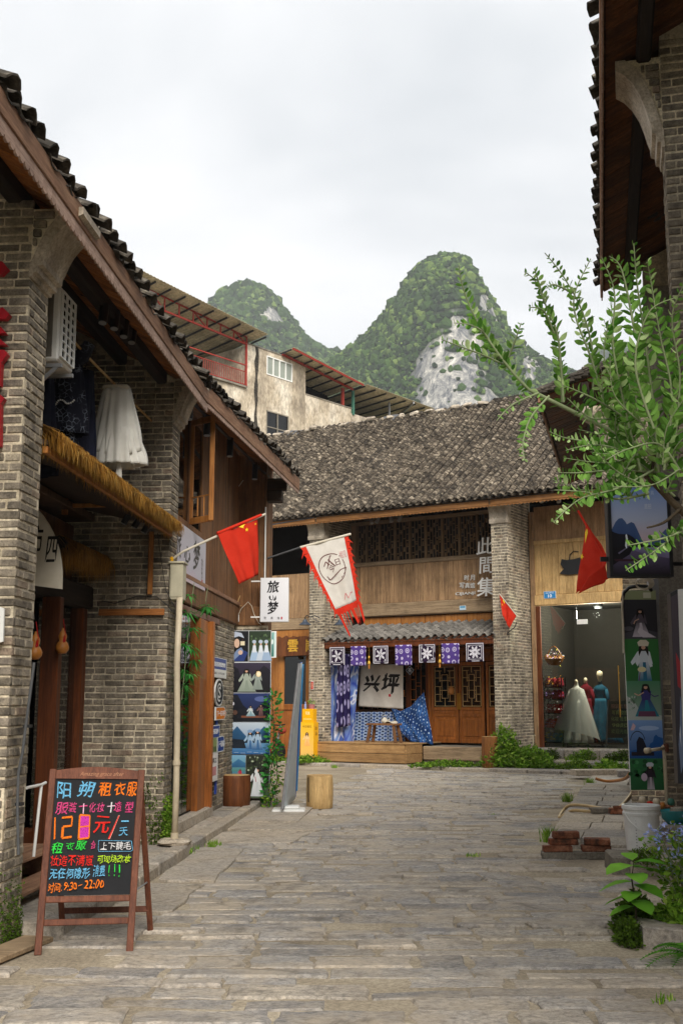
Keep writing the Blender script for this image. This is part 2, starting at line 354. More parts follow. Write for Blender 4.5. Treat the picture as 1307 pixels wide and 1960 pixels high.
MT['leaf'] = leafmat('tree_leaf', '#447527', '#80ac50', .3, '#bcd294'); MT['weed'] = leafmat('weed_leaf', '#4d7a1c', '#86ab38', .35, '#b0c85a')
MT['moss'] = leafmat('moss_leaf', '#3a4c16', '#5c7a24', .35); MT['bamboo'] = leafmat('bamboo_leaf', '#2f7d31', '#4fa04a', .3)
MT['fern'] = leafmat('fern_leaf', '#3d7a1d', '#6aa73a', .3); MT['petal'] = leafmat('blue_petal', '#8f9fe0', '#b7c2f2', .15)
MT['stemg'] = plain('green_stem', '#7f8a66', .8, .2, 0, .2); MT['bark'] = plain('bark', '#4c4234', .9, .2, 0, .3, 30, .4)
MT['gourd'] = plain('gourd_skin', '#b0702c', .45, .4, 0, .2, 20); MT['redcord'] = plain('red_cord', '#b01f1c', .8, .2)
MT['sheet'] = grime('roof_sheet', [(.3, '#a39a80'), (.7, '#cfc5a8')], .8, .8, .2, .01, .1, dirt='#4b4335', dirtamt=.4, fine=9)
MT['felt'] = plain('bitumen_felt', '#5c5d60', .9, .2, 0, .2)
# the print material: flat colours carried by the mesh
m_, nt_ = newmat('print'); at_ = nd(nt_, 'ShaderNodeVertexColor', layer_name='Col'); finish(nt_, at_.outputs['Color'], .5, None, spec=.3); MT['print'] = m_
m_, nt_ = newmat('chalk_print'); at_ = nd(nt_, 'ShaderNodeVertexColor', layer_name='Col'); n_ = noise_n(nt_, coords(nt_, 'world'), 160, 3, .8); r_ = ramp(nt_, [(.38, (.25, .25, .26)), (.52, (1, 1, 1))]); nt_.links.new(n_, r_.inputs['Fac']); finish(nt_, mixc(nt_, .8, at_.outputs['Color'], r_.outputs['Color'], 'MULTIPLY'), .9, None, spec=.1); MT['chalk'] = m_
# ------------------------------------------------------------------ lettering
_tx = {}
def glyphs(s, bold=0, shear=0, font=None):
    key = (s, bold, shear)
    if key in _tx: return _tx[key]
    cu = bpy.data.curves.new('lettering', 'FONT'); cu.body = s; cu.size = 1; cu.offset = bold; cu.shear = shear; cu.resolution_u = 3
    cu.align_x = 'LEFT'
    o = bpy.data.objects.new('lettering', cu); COL.objects.link(o); C.view_layer.update()
    me = o.evaluated_get(C.evaluated_depsgraph_get()).to_mesh()
    vs = [(v.co.x, v.co.y) for v in me.vertices]; fs = [tuple(p.vertices) for p in me.polygons]
    bpy.data.objects.remove(o); bpy.data.curves.remove(cu)
    xs = [a for a, b in vs] or [0]; ys = [b for a, b in vs] or [0]
    _tx[key] = (vs, fs, (min(xs), max(xs), min(ys), max(ys))); return _tx[key]
class Canvas:
    """flat print: coloured shapes in layers .4 mm proud of each other on the plane O + u*U + v*V"""
    def __init__(s, O, U, Vv, N, w, h, step=.0004):
        s.O, s.U, s.V, s.N, s.w, s.h = Vector(O), Vector(U), Vector(Vv), Vector(N), w, h; s.vs = []; s.fs = []; s.cs = []; s.k = 1; s.step = step; s.warp = None
    def pt(s, u, v):
        p = s.O+s.U*(u*s.w)+s.V*(v*s.h)+s.N*(s.k*s.step)
        return s.warp(u, v, s.k*s.step) if s.warp else p
    def poly(s, pts, col):
        cols = [lin(c) for c in col] if isinstance(col, (list, tuple)) else [lin(col)]*len(pts)
        b = len(s.vs); s.vs += [s.pt(*p) for p in pts]; s.fs.append(tuple(range(b, b+len(pts)))); s.cs += cols; s.k += 1; return s
    def rect(s, u0, v0, u1, v1, c, ctop=None): return s.poly([(u0, v0), (u1, v0), (u1, v1), (u0, v1)], [c, c, ctop or c, ctop or c])
    def ell(s, u, v, ru, rv, c, n=14, a0=0, a1=2*pi): return s.poly([(u+ru*math.cos(a0+(a1-a0)*i/n), v+rv*math.sin(a0+(a1-a0)*i/n)) for i in range(n+(a1-a0 < 6.28))], c)
    def ring(s, u, v, ru, rv, t, c, n=28, a0=0, a1=2*pi):
        for i in range(n):
            a = a0+(a1-a0)*i/n; b = a0+(a1-a0)*(i+1)/n; q = 1-t
            s.poly([(u+ru*math.cos(a), v+rv*math.sin(a)), (u+ru*math.cos(b), v+rv*math.sin(b)), (u+ru*q*math.cos(b), v+rv*q*math.sin(b)), (u+ru*q*math.cos(a), v+rv*q*math.sin(a))], c); s.k -= 1
        s.k += 1; return s
    def line(s, pts, t, c):      # t in units of width
        for (a, b), (x, y) in zip(pts, pts[1:]):
            dx, dy = (x-a)*s.w, (y-b)*s.h; L = math.hypot(dx, dy) or 1; nx, ny = -dy/L*t/2, dx/L*t/2
            nx, ny = nx*s.w/s.w, ny*s.w/s.h
            s.poly([(a-nx, b-ny), (x-nx, y-ny), (x+nx, y+ny), (a+nx, b+ny)], c); s.k -= 1
        s.k += 1; return s
    def text(s, t, u0, v0, u1, v1, c, bold=0, shear=0):      # fit into the box; heavy strokes are laid down several times
        if bold > .011:
            d = (bold-.006)*.8; a, b = (u1-u0)*d, (v1-v0)*d
            for i, j in ((-1, -1), (1, 1)): s.text(t, u0+i*a, v0+j*b, u1+i*a, v1+j*b, c, .006, shear)
            return s
        vs, fs, bb = glyphs(t, bold, shear)
        if not fs: return s
        W_, H_ = bb[1]-bb[0], bb[3]-bb[2]; b = len(s.vs); cc = lin(c)
        for x, y in vs: s.vs.append(s.pt(u0+(x-bb[0])/W_*(u1-u0), v0+(y-bb[2])/H_*(v1-v0))); s.cs.append(cc)
        s.fs += [tuple(b+i for i in f) for f in fs]; s.k += 1; return s
    def figure(s, u, v, h, dress, top=None, hair='#17120f', skin='#d9ac90', wide=.42, lean=0, arms=True, hat=None):
        """standing figure h high in a long dress, its feet at (u, v); widths corrected for the sheet's shape"""
        a = s.h/s.w*h; top = top or dress
        f = lambda x, y: (u+(x+lean*y)*a, v+y*h)
        s.poly([f(-wide*.5, 0), f(wide*.55, 0), f(.12, .55), f(-.12, .55)], [dress, dress, top, top])
        s.poly([f(-wide*.1, .02), f(wide*.2, .02), f(.05, .5), f(-.03, .5)], dress)
        s.poly([f(-.13, .5), f(.13, .5), f(.17, .78), f(.06, .83), f(-.06, .83), f(-.17, .78)], top)
        if arms:
            s.poly([f(-.17, .78), f(-.1, .74), f(-.2, .52), f(-.32, .42), f(-.36, .5)], top); s.poly([f(.17, .78), f(.1, .74), f(.16, .5), f(.04, .58), f(.0, .64), f(.24, .44)], top)
        s.poly([f(-.09, .99), f(.09, .99), f(.13, .86), f(.14, .62), f(.06, .8), f(-.06, .8), f(-.14, .62), f(-.13, .86)], hair)
        s.poly([f(.06*math.cos(i*.7), .895+.055*math.sin(i*.7)) for i in range(9)], skin)
        s.poly([f(-.07, .93), f(.07, .93), f(.05, 1.0), f(-.05, 1.0)], hair)
        if hat: s.poly([f(-.13, .93), f(.13, .93), f(.16, 1.03), f(.08, 1.1), f(-.08, 1.1), f(-.16, 1.03)], hat)
        return s
    def hills(s, v0, pts, c, ctop=None):
        pts2 = pts
        for (a, b), (x, y) in zip(pts2, pts2[1:]):
            s.poly([(a, v0), (x, v0), (x, y), (a, b)], [c, c, ctop or c, ctop or c]); s.k -= 1
        s.k += 1; return s
    def build(s, name, parent=None, m=None, label=None):
        me = bpy.data.meshes.new(name); me.from_pydata([tuple(v) for v in s.vs], [], s.fs); me.materials.append(m or MT['print'])
        ca = me.color_attributes.new('Col', 'FLOAT_COLOR', 'POINT'); ca.data.foreach_set('color', [x for c in s.cs for x in c])
        o = link_mesh(name, me, parent)
        if label: o['label'] = label
        return o
# ------------------------------------------------------------------ bricks, tiles, planks
def jit_mesh(name, geo, j, m, seed):
    r = random.Random(seed); v, f = geo; me = bpy.data.meshes.new(name)
    me.from_pydata([tuple(c+r.uniform(-j, j) for c in p) for p in v], [], f); me.materials.append(m); return me
BRK = {}
def brick_meshes(m):
    if m not in BRK: BRK[m] = [jit_mesh('brick', cbox_geo(.222, .05, .056, .007), .0028, MT[m], k) for k in range(8)]
    return BRK[m]
class BrickBin:
    def __init__(s, F, m='brick', limit=290): s.F = F; s.m = m; s.items = []; s.limit = limit; s.r = random.Random(5)
    def face(s, wall, O, U, N, L, H, pitch=.0675, bl=.234, pred=None, start=0, name=None):
        """running bond on a plane: O bottom corner, U along, N outward (all in the building's frame)"""
        O = Vector(O); U = Vector(U); N = Vector(N); Z = Vector((0, 0, 1)); r = s.r
        for j in range(int(H/pitch)):
            u = -(bl*.5 if (j+start) % 2 else 0)-r.uniform(0, .03); head = (j % 5 == 3)
            while u < L:
                w = bl*(.5 if (head and r.random() < .6) else 1)*r.uniform(.93, 1.05); a, b = max(u, 0), min(u+w, L); u += w
                if b-a < .05: continue
                c = O+U*((a+b)/2)+Z*((j+.5)*pitch)
                if pred and not pred(c, b-a): continue
                M = Matrix((U, N, Z)).transposed().to_4x4()
                q = s.F.world(c.x, c.y, c.z); cp = campix(q); inv = not (cp and -60 < cp[0] < 1367 and -60 < cp[1] < 2020)
                Nw = s.F.world(N.x, N.y)-s.F.world(0, 0); facing = (Vector((0, 0, HCAM))-q).dot(Nw) > 0
                if not facing: continue
                M.translation = c+N*(-.030+r.uniform(-.003, .003))+Z*r.uniform(-.0015, .0015)
                M = M @ Matrix.Rotation(r.uniform(-.012, .012), 4, 'Y') @ Matrix.Diagonal((max(.2, (b-a-.010)/.222), 1, pitch/.0675*r.uniform(.92, 1.03), 1))
                s.items.append(((1e6 if inv else 0)+(cp[2] if cp else 1e6), wall, M, r.randrange(8)))
    def finish(s):
        s.items.sort(key=lambda t: t[0]); ms = brick_meshes(s.m)
        for d, wall, M, k in s.items[:s.limit]:
            o = link_mesh('brick', ms[k], wall); o.matrix_basis = M
        rest = {}
        for d, wall, M, k in s.items[s.limit:]: rest.setdefault(wall.name, (wall, MB()))[1].add([M @ v.co for v in ms[k].vertices], [tuple(p.vertices) for p in ms[k].polygons])
        for w, mb in rest.values(): mb.build('brickwork', MT[s.m], w, kind='stuff')
def arc_geo(w, l, h, t, up=True, n=5, taper=.9):
    """roof tile: arched across x, lying along y (y=0 is the lower end)"""
    v = []; f = []
    for y, sc in ((0, 1), (l, taper)):
        for rr in (0, t):
            for i in range(n+1):
                a = -1+2*i/n; x = a*w/2*sc; z = h*(1-a*a) if up else -h*(1-a*a)
                v.append((x, y, z+(rr if up else rr)))
    m = n+1
    for i in range(n):
        f.append((i, i+1, 2*m+i+1, 2*m+i)[::-1] if up else (i, i+1, 2*m+i+1, 2*m+i)[::-1]); f.append((m+i, m+i+1, 3*m+i+1, 3*m+i)); f.append((i, i+1, m+i+1, m+i))
    f.append((0, m, 3*m, 2*m)); f.append((n, 2*m+n, 3*m+n, m+n)); return v, f
TLS = {}
def tile_field(parent, F, E, A, S, W_, L, m='tile', pa=.2, ex=.13, limit=0, sag=.03, seed=3, w=.17, h=.05, clip=None, chaos=1):
    """rows of pan and cover tiles; E lower corner, A along the eave, S up the slope"""
    E = Vector(E); A = Vector(A).normalized(); S = Vector(S).normalized(); N = A.cross(S).normalized()
    if N.z < 0: N = -N
    if (m, w) not in TLS:
        TLS[(m, w)] = ([jit_mesh('roof_tile', arc_geo(w, ex*1.75, h, .014, True, 4), .004, MT[m], k) for k in range(6)],
                  [jit_mesh('roof_tile', arc_geo(w*1.15, ex*1.75, h*.7, .012, False, 3), .004, MT[m], k+9) for k in range(4)])
    cov, pan = TLS[(m, w)]; r = random.Random(seed); items = []
    na = int(W_/pa); nl = int(L/ex); X = A if A.cross(S).dot(N) > 0 else -A
    B = Matrix((X, S, N)).transposed().to_4x4()
    for i in range(na+1):
        wob = r.uniform(-.015, .015)*chaos
        for j in range(nl):
            for kind in (0, 1):
                if kind and i == na: continue
                a = (i+(.5 if kind else 0))*pa; b = j*ex-(.03 if not kind else 0)
                if clip and not clip(a, b): continue
                p = E+A*(a+wob+r.uniform(-.008, .008)*chaos)+S*(b+r.uniform(-.018, .018)*chaos)
                sg = -sag*math.sin(pi*min(1, max(0, b/L)))*(1+.5*math.sin(a*1.3))+.012*math.sin(a*2.1+b)
                p = p+N*((.02 if kind else .045)+sg+.0+r.uniform(-.004, .006)*chaos)
                if chaos and r.random() < .03: p += N*.02
                M = B.copy(); M.translation = p
                M = M @ Matrix.Rotation(r.uniform(-.06, .06)*chaos, 4, 'Z') @ Matrix.Rotation(-.075+r.uniform(-.03, .03)*chaos, 4, 'X')@ Matrix.Rotation(r.uniform(-.05, .05)*chaos, 4, 'Y')
                q = F.world(p.x, p.y, p.z); cp = campix(q); inv = not (cp and -30 < cp[0] < 1337 and -30 < cp[1] < 1990)
                items.append(((1e6 if inv else 0)+(cp[2] if cp else 1e6)+(0 if j < 2 else .5*j), M, (pan if kind else cov)[r.randrange(4)]))
    items.sort(key=lambda t: t[0])
    for d, M, me in items[:limit]:
        o = link_mesh('roof_tile', me, parent); o.matrix_basis = M
    out = {}
    mb_v = []; mb_f = []; n = 0; cache = {}
    for d, M, me in items[limit:]:
        if me.name not in cache:
            co = np.array([v.co[:] for v in me.vertices]); cache[me.name] = (co, [tuple(p.vertices) for p in me.polygons])
        co, fs = cache[me.name]; Mn = np.array(M); mb_v.append(co @ Mn[:3, :3].T+Mn[:3, 3]); mb_f.extend([tuple(n+i for i in f) for f in fs]); n += len(co)
    if mb_v:
        me = bpy.data.meshes.new('roof_tiles'); me.from_pydata(np.concatenate(mb_v).tolist(), [], mb_f); me.materials.append(MT[m])
        o = link_mesh('roof_tiles', me, parent); o['kind'] = 'stuff'
def planks(parent, O, U, Vv, N, lu, lv, pw, m, name='plank', th=.02, gap=.004, dj=.003, n=None, skip=None):
    """boards side by side along U, each running the whole of V"""
    O, U, Vv, N = Vector(O), Vector(U), Vector(Vv), Vector(N); n = n or max(1, round(lu/pw)); r = random.Random(int(lu*997+lv*31)); u = 0
    ws = [r.uniform(.85, 1.15) for _ in range(n)]; k = lu/sum(ws); res = []
    for w in ws:
        w *= k; c = O+U*(u+w/2)+Vv*(lv/2)+N*r.uniform(-dj, dj); u += w
        if skip and skip(u-w/2): continue
        M = Matrix((U, Vv, N)).transposed().to_4x4(); M.translation = c
        v, f = cbox_geo(w-gap, lv, th, .004); mb = MB(); mb.add([M @ Vector(p) for p in v], f); res.append(mb.build(name, MT[m], parent))
    return res
# ================================================================== GROUND
GD = empty('ground', kind='structure')
m, nt = newmat('sandy_ground'); v = coords(nt, 'world'); n1 = noise_n(nt, v, 1.1, 6, .65); rp = ramp(nt, [(.3, '#857a69'), (.5, '#9f937f'), (.65, '#b3a792')]); nt.links.new(n1, rp.inputs['Fac'])
n2 = noise_n(nt, v, 30, 7, .8); g = ramp(nt, [(.42, (.55, .55, .55)), (.58, (1.3, 1.3, 1.3))]); nt.links.new(n2, g.inputs['Fac'])
finish(nt, mixc(nt, .6, rp.outputs['Color'], g.outputs['Color'], 'MULTIPLY'), .95, n2, .5, .006, .15); MT['sand'] = m
def stone_mat(name, cols, dirt='#bdae98', dirtamt=.75):
    m, nt = newmat(name); r = rand_n(nt); v = coords(nt, 'world'); w = math_n(nt, 'MULTIPLY', r, 17)
    n1 = noise_n(nt, v, 3.5, 7, .65, w); rp = ramp(nt, cols); nt.links.new(n1, rp.inputs['Fac'])
    rr = ramp(nt, [(0, '#7f7d7b'), (.2, '#a3a09c'), (.45, '#bdb2a3'), (.6, '#8b8c8f'), (.8, '#b3a897'), (1, '#77787c')]); nt.links.new(r, rr.inputs['Fac'])
    col = mixc(nt, .6, rp.outputs['Color'], rr.outputs['Color'])
    n2 = noise_n(nt, coords(nt, 'world', (1, 1.6, 1)), 24, 8, .85); g = ramp(nt, [(.41, (.48, .48, .48)), (.5, (1.02, 1.02, 1.02)), (.60, (1.55, 1.52, 1.48))]); nt.links.new(n2, g.inputs['Fac'])
    col = mixc(nt, .75, col, g.outputs['Color'], 'MULTIPLY')
    n3 = noise_n(nt, v, 1.3, 8, .75); d = ramp(nt, [(.44, (0, 0, 0)), (.66, (1, 1, 1))]); nt.links.new(n3, d.inputs['Fac'])
    col = mixc(nt, math_n(nt, 'MULTIPLY', d.outputs['Color'], dirtamt), col, dirt)
    n4 = noise_n(nt, v, 2.6, 7, .75, None, 1.0); d = ramp(nt, [(.52, (0, 0, 0)), (.66, (1, 1, 1))]); nt.links.new(n4, d.inputs['Fac'])
    col = mixc(nt, math_n(nt, 'MULTIPLY', d.outputs['Color'], .6), col, '#5b554c')
    n5 = noise_n(nt, coords(nt, 'world', (1, 2, 1)), 9, 6, .7)
    finish(nt, col, .8, math_n(nt, 'ADD', n2, math_n(nt, 'MULTIPLY', n5, 1.8)), .7, .014, .25); return m
MT['stone'] = stone_mat('paving_stone', [(.38, '#7f7c7a'), (.5, '#a09a92'), (.62, '#c2b7a6')])
MT['slab'] = stone_mat('slab_stone', [(.3, '#8f877a'), (.5, '#aca08f'), (.7, '#c2b49c')], '#b9a586', .35)
MB().box(-60, 60, -8, 70, -.6, .001).build('ground_sheet', MT['sand'], GD)
MT['field'] = grime('field', [(.3, '#3d4a26'), (.7, '#59683a')], .05, .95, .2, .1, .1)
gm = MB(); gm.box(-900, 900, -60, 1400, -1.2, -.605); gm.build('field', MT['field'], GD)
def stone_geo(w, d, r, h=.03):
    n = max(6, int(w/.11)); pts = []
    for i in range(n): pts.append((-w/2+w*i/n, -d/2))
    for i in range(3): pts.append((w/2, -d/2+d*i/3))
    for i in range(n): pts.append((w/2-w*i/n, d/2))
    for i in range(3): pts.append((-w/2, d/2-d*i/3))
    pts = [(x+r.uniform(-.02, .02), y+r.uniform(-.018, .018)) for x, y in pts]
    # corners knocked off
    k = len(pts); v = []; f = []
    tx, ty = r.uniform(-.006, .006), r.uniform(-.016, .016); hh = h+r.uniform(-.004, .006)
    for x, y in pts: v.append((x*1.004, y*1.01, -.03))
    for x, y in pts: v.append((x, y, hh-.012+tx*x/w+ty*y/d))
    for x, y in pts: q = 1-.012/max(abs(x), .08); v.append((x*q, y*(1-.014/max(.06, d/2)), hh+tx*x/w+ty*y/d+r.uniform(-.002, .002)))
    for i in range(k):
        j = (i+1) % k; f.append((i, j, k+j, k+i)); f.append((k+i, k+j, 2*k+j, 2*k+i))
    f.append(tuple(2*k+i for i in range(k))); return v, f
rg = random.Random(21); STN = []
def kerb_l(y): return -2.77+.07*y+.30 if y < 15.5 else -2.77+.07*15.5+.30+(y-15.5)*.16
def kerb_r(y):     # left edge of the right-hand pavement
    if y < 12.3: return 2.75+(12.3-y)*-.02 if y > 9 else 2.6
    return 2.12+(y-12.3)*.262
y = 3.2
while y < 28.5:
    d = rg.uniform(.19, .33); x = -3.2+rg.uniform(0, .5); sk = -.01
    while x < 8:
        w = rg.choice((rg.uniform(.28, .45), rg.uniform(.4, .75), rg.uniform(.55, 1.0)))
        a, b = x, x+w; x += w; yy = y+d/2+a*sk
        if (a < kerb_l(yy) if y > 8 else a < -2.9+.07*yy) or b > kerb_r(yy)-.0: continue
        if (y > 7.9 and y < 17.5 and b < kerb_l(yy)+.55) : continue        # cement patches by the kerb
        if rg.random() < .035: continue
        # the house front closes the square
        lx, ly = FM.loc((a+b)/2, yy)
        if ly > -1.3: continue
        STN.append((yy, (a+b)/2, w-rg.uniform(.008, .05), d-rg.uniform(.0, .03)))
    y += d
rest = MB()
STN.sort(key=lambda t: t[0]+abs(t[1]-.3)*.25)
cnt = 0
for yy, xx, w, d in STN:
    cp = campix((xx, yy, 0)); v, f = stone_geo(w, d, rg, rg.uniform(.005, .012) if rg.random() < .85 else .02)
    rz = rg.uniform(-.02, .02)
    if cnt < 295 and cp and cp[1] < 2000 and -60 < cp[0] < 1360:
        mb = MB().add(v, f); o = mb.build('paving_stone', MT['stone'], GD); o.location = (xx, yy, 0); o.rotation_euler = (0, 0, rz); cnt += 1
    else:
        M = Matrix.Translation((xx, yy, 0)) @ Matrix.Rotation(rz, 4, 'Z'); rest.add([M @ Vector(p) for p in v], f)
rest.build('paving', MT['stone'], GD, kind='stuff')
# cement patches and cracked slabs by the left kerb
for pts in ([(-2.0,8.1),(-1.4,8.0),(-1.35,8.75),(-1.9,8.9)], [(-1.55,13.2),(-.6,13.3),(-.35,14.4),(-1.2,14.6),(-1.6,14.2)], [(-1.5,14.75),(-.3,14.5),(.2,16.1),(-.95,16.6),(-1.4,15.8)],
            [(-1.78,9.1),(-1.3,9.0),(-1.2,10.3),(-1.7,10.4)], [(-1.68,10.6),(-1.15,10.5),(-1.05,12.7),(-1.55,12.9)]):
    mb = MB(); c = [sum(p[0] for p in pts)/len(pts), sum(p[1] for p in pts)/len(pts)]; P2 = []
    for (a, b), (x, y) in zip(pts, pts[1:]+pts[:1]):
        for t in range(5): P2.append((a+(x-a)*t/5+rg.uniform(-.03, .03), b+(y-b)*t/5+rg.uniform(-.03, .03)))
    n = len(P2); vs = [(x, y, -.02) for x, y in P2]+[(x, y, .018) for x, y in P2]+[(c[0]+(x-c[0])*.985, c[1]+(y-c[1])*.985, .026) for x, y in P2]
    fs = [(i, (i+1) % n, n+(i+1) % n, n+i) for i in range(n)]+[(n+i, n+(i+1) % n, 2*n+(i+1) % n, 2*n+i) for i in range(n)]+[tuple(2*n+i for i in range(n))]
    MB().add(vs, fs).build('cement_patch', MT['slab'], GD)
# left pavement: slabs behind a kerb
PL = fr_empty('left_pavement', FL, kind='structure'); r = rg
y = 8.1
while y < 17.6:
    L_ = r.uniform(.7, 1.3); MB().cbox(.14, .30+(0 if y < 15 else .0), y+.006, y+L_-.006, -.2, .115+r.uniform(-.01, .01), .015).build('kerb_stone', MT['slab'], PL)
    x = .13
    while x > -1.1:
        w = r.uniform(.35, .6); MB().cbox(max(x-w, -1.2)+.006, x-.006, y+.006, y+L_-.006, -.2, .11+r.uniform(-.006, .006), .012).build('pavement_slab', MT['slab'], PL); x -= w
    y += L_
MB().box(.3, 1.1, 15.6, 18.4, -.2, .035).build('cement_apron', MT['slab'], PL)
MB().box(-4.5, -1.0, 8.1, 18.4, -.25, .10).build('threshold_slab', MT['concrete'], PL)
# right pavement
PR = empty('right_pavement', kind='structure')
def rslab(name, pts, z0, z1):
    mb = MB(); P2 = []
    for (a, b), (x, y) in zip(pts, pts[1:]+pts[:1]):
        for t in range(4): P2.append((a+(x-a)*t/4+rg.uniform(-.01, .01), b+(y-b)*t/4+rg.uniform(-.01, .01)))
    n = len(P2); c = (sum(p[0] for p in P2)/n, sum(p[1] for p in P2)/n)
    vs = [(x, y, z0) for x, y in P2]+[(x, y, z1-.012) for x, y in P2]+[(c[0]+(x-c[0])*.98, c[1]+(y-c[1])*.985, z1+rg.uniform(-.002, .002)) for x, y in P2]
    fs = [(i, (i+1) % n, n+(i+1) % n, n+i) for i in range(n)]+[(n+i, n+(i+1) % n, 2*n+(i+1) % n, 2*n+i) for i in range(n)]+[tuple(2*n+i for i in range(n))]
    return MB().add(vs, fs).build(name, MT['slab'], PR)
y = 12.25
while y < 20.5:
    L_ = rg.uniform(.5, .9); x = kerb_r(y)
    for k in range(4):
        w = rg.uniform(.38, .62); rslab('pavement_slab', [(x+.005, y+.006), (x+w-.005, y+.006), (x+w-.005+L_*.26, y+L_-.006), (x+.005+L_*.26, y+L_-.006)], -.15, .125+rg.uniform(-.01, .01)); x += w
    y += L_
y = 21
while y < 26:
    x = kerb_r(y); L_ = rg.uniform(.5, .8); rslab('pavement_slab', [(x+.005, y), (x+.8, y), (x+.8+L_*.26, y+L_-.02), (x+.005+L_*.26, y+L_-.02)], -.1, .09); y += L_
rslab('pavement_slab', [(2.72, 10.95), (3.5, 10.9), (3.55, 11.75), (2.75, 11.8)], -.15, .13)
rslab('pavement_slab', [(3.52, 10.9), (4.6, 10.8), (4.7, 12.2), (3.57, 11.8)], -.15, .12)
rslab('pavement_slab', [(3.3, 8.6), (4.3, 8.5), (4.4, 10.85), (3.15, 10.9)], -.15, .09)
rslab('pavement_slab', [(2.75, 11.82), (4.6, 12.2), (4.6, 12.7), (2.75, 12.24)], -.15, .09)
# ================================================================== LEFT ROW
def roof_section(house, F, y0, y1, xe0, xe1, ze, depth, slope, tiles_m='tiledark', limit=60, beams=(-.15, -.62), fasc='fascia', soff='soffit', fh=.16, pw=.11, sc=True, beam_m='beam', sgn=1, tilerows=None, trim=.12):
    """eave from (xe0, y0) to (xe1, y1) rising towards -x*sgn"""
    A = Vector((xe1-xe0, y1-y0, 0)); L = A.length; A.normalize(); nrm = Vector((-sgn*abs(A.y), 0, 0)); out = Vector((A.y*sgn, -A.x*sgn, 0)); inn = -out
    S = (inn+Vector((0, 0, slope))).normalized(); E = Vector((xe0, y0, ze)); N = A.cross(S).normalized(); N = N if N.z > 0 else -N
    lr = depth/math.cos(math.atan(slope))
    # soffit boards run up the slope
    soft = empty('soffit'); soft.parent = house
    planks(soft, E-N*.03, A, S, N, L, min(lr, 2.2), pw, soff, 'soffit_board', .016)
    deck = MB(); p = [E, E+A*L, E+A*L+S*lr, E+S*lr]; deck.add([q-N*.018 for q in p]+[q+N*.02 for q in p], [(0,3,2,1),(4,5,6,7),(0,1,5,4),(1,2,6,5),(2,3,7,6),(3,0,4,7)]); deck.build('roof_deck', MT['tiledark'], house)
    for bx in beams:
        t = (xe0-bx*sgn if sgn > 0 else bx-xe0) if False else abs(bx-xe0)
        a = E+inn*t+Vector((0, 0, slope*t-.13)); MB().bar(a, a+A*L, .12, .15, c=.02).build('purlin', MT[beam_m], house)
    a = E+out*.018+Vector((0, 0, -fh/2+.02)); MB().bar(a, a+A*L, .035, fh, c=.006).build('fascia', MT[fasc], house)
    if sc:
        mb = MB(); n = int(L/.085); base = len(mb.v); O = E+out*.008+Vector((0, 0, -fh+.03)); hs = trim
        for i in range(n):
            q = O+A*(L*i/n); w = L/n; o2 = out*.014
            pts = [(0, 0), (w, 0), (w, -hs*.72), (w*.8, -hs*.93), (w*.5, -hs), (w*.2, -hs*.93), (0, -hs*.72)]
            mb.prism(pts, 0, .016, lambda u, v_, w_: q+A*u+Vector((0, 0, v_))+out*w_)
        mb.build('scalloped_trim', MT['scallop' if fasc == 'fascia' else fasc], house)
    tile_field(house, F, E+out*.025+N*.01, A, S, L, tilerows or lr, tiles_m, pa=.21, ex=.13, limit=limit, sag=.02, w=.175, h=.058, seed=int(y0*10), chaos=2.2)
    return E, A, S, N
def wall_prism(parent, x0, x1, y0, y1, z0, zfun, m, name):
    """wall with a raking top"""
    mb = MB(); n = 8; pts = [(x0, z0), (x1, z0)]+[(x1+(x0-x1)*i/n, zfun(x1+(x0-x1)*i/n)) for i in range(n+1)]
    mb.prism(pts, y0, y1, lambda u, v_, w_: (u, w_, v_)); return mb.build(name, MT[m], parent, recalc=True)
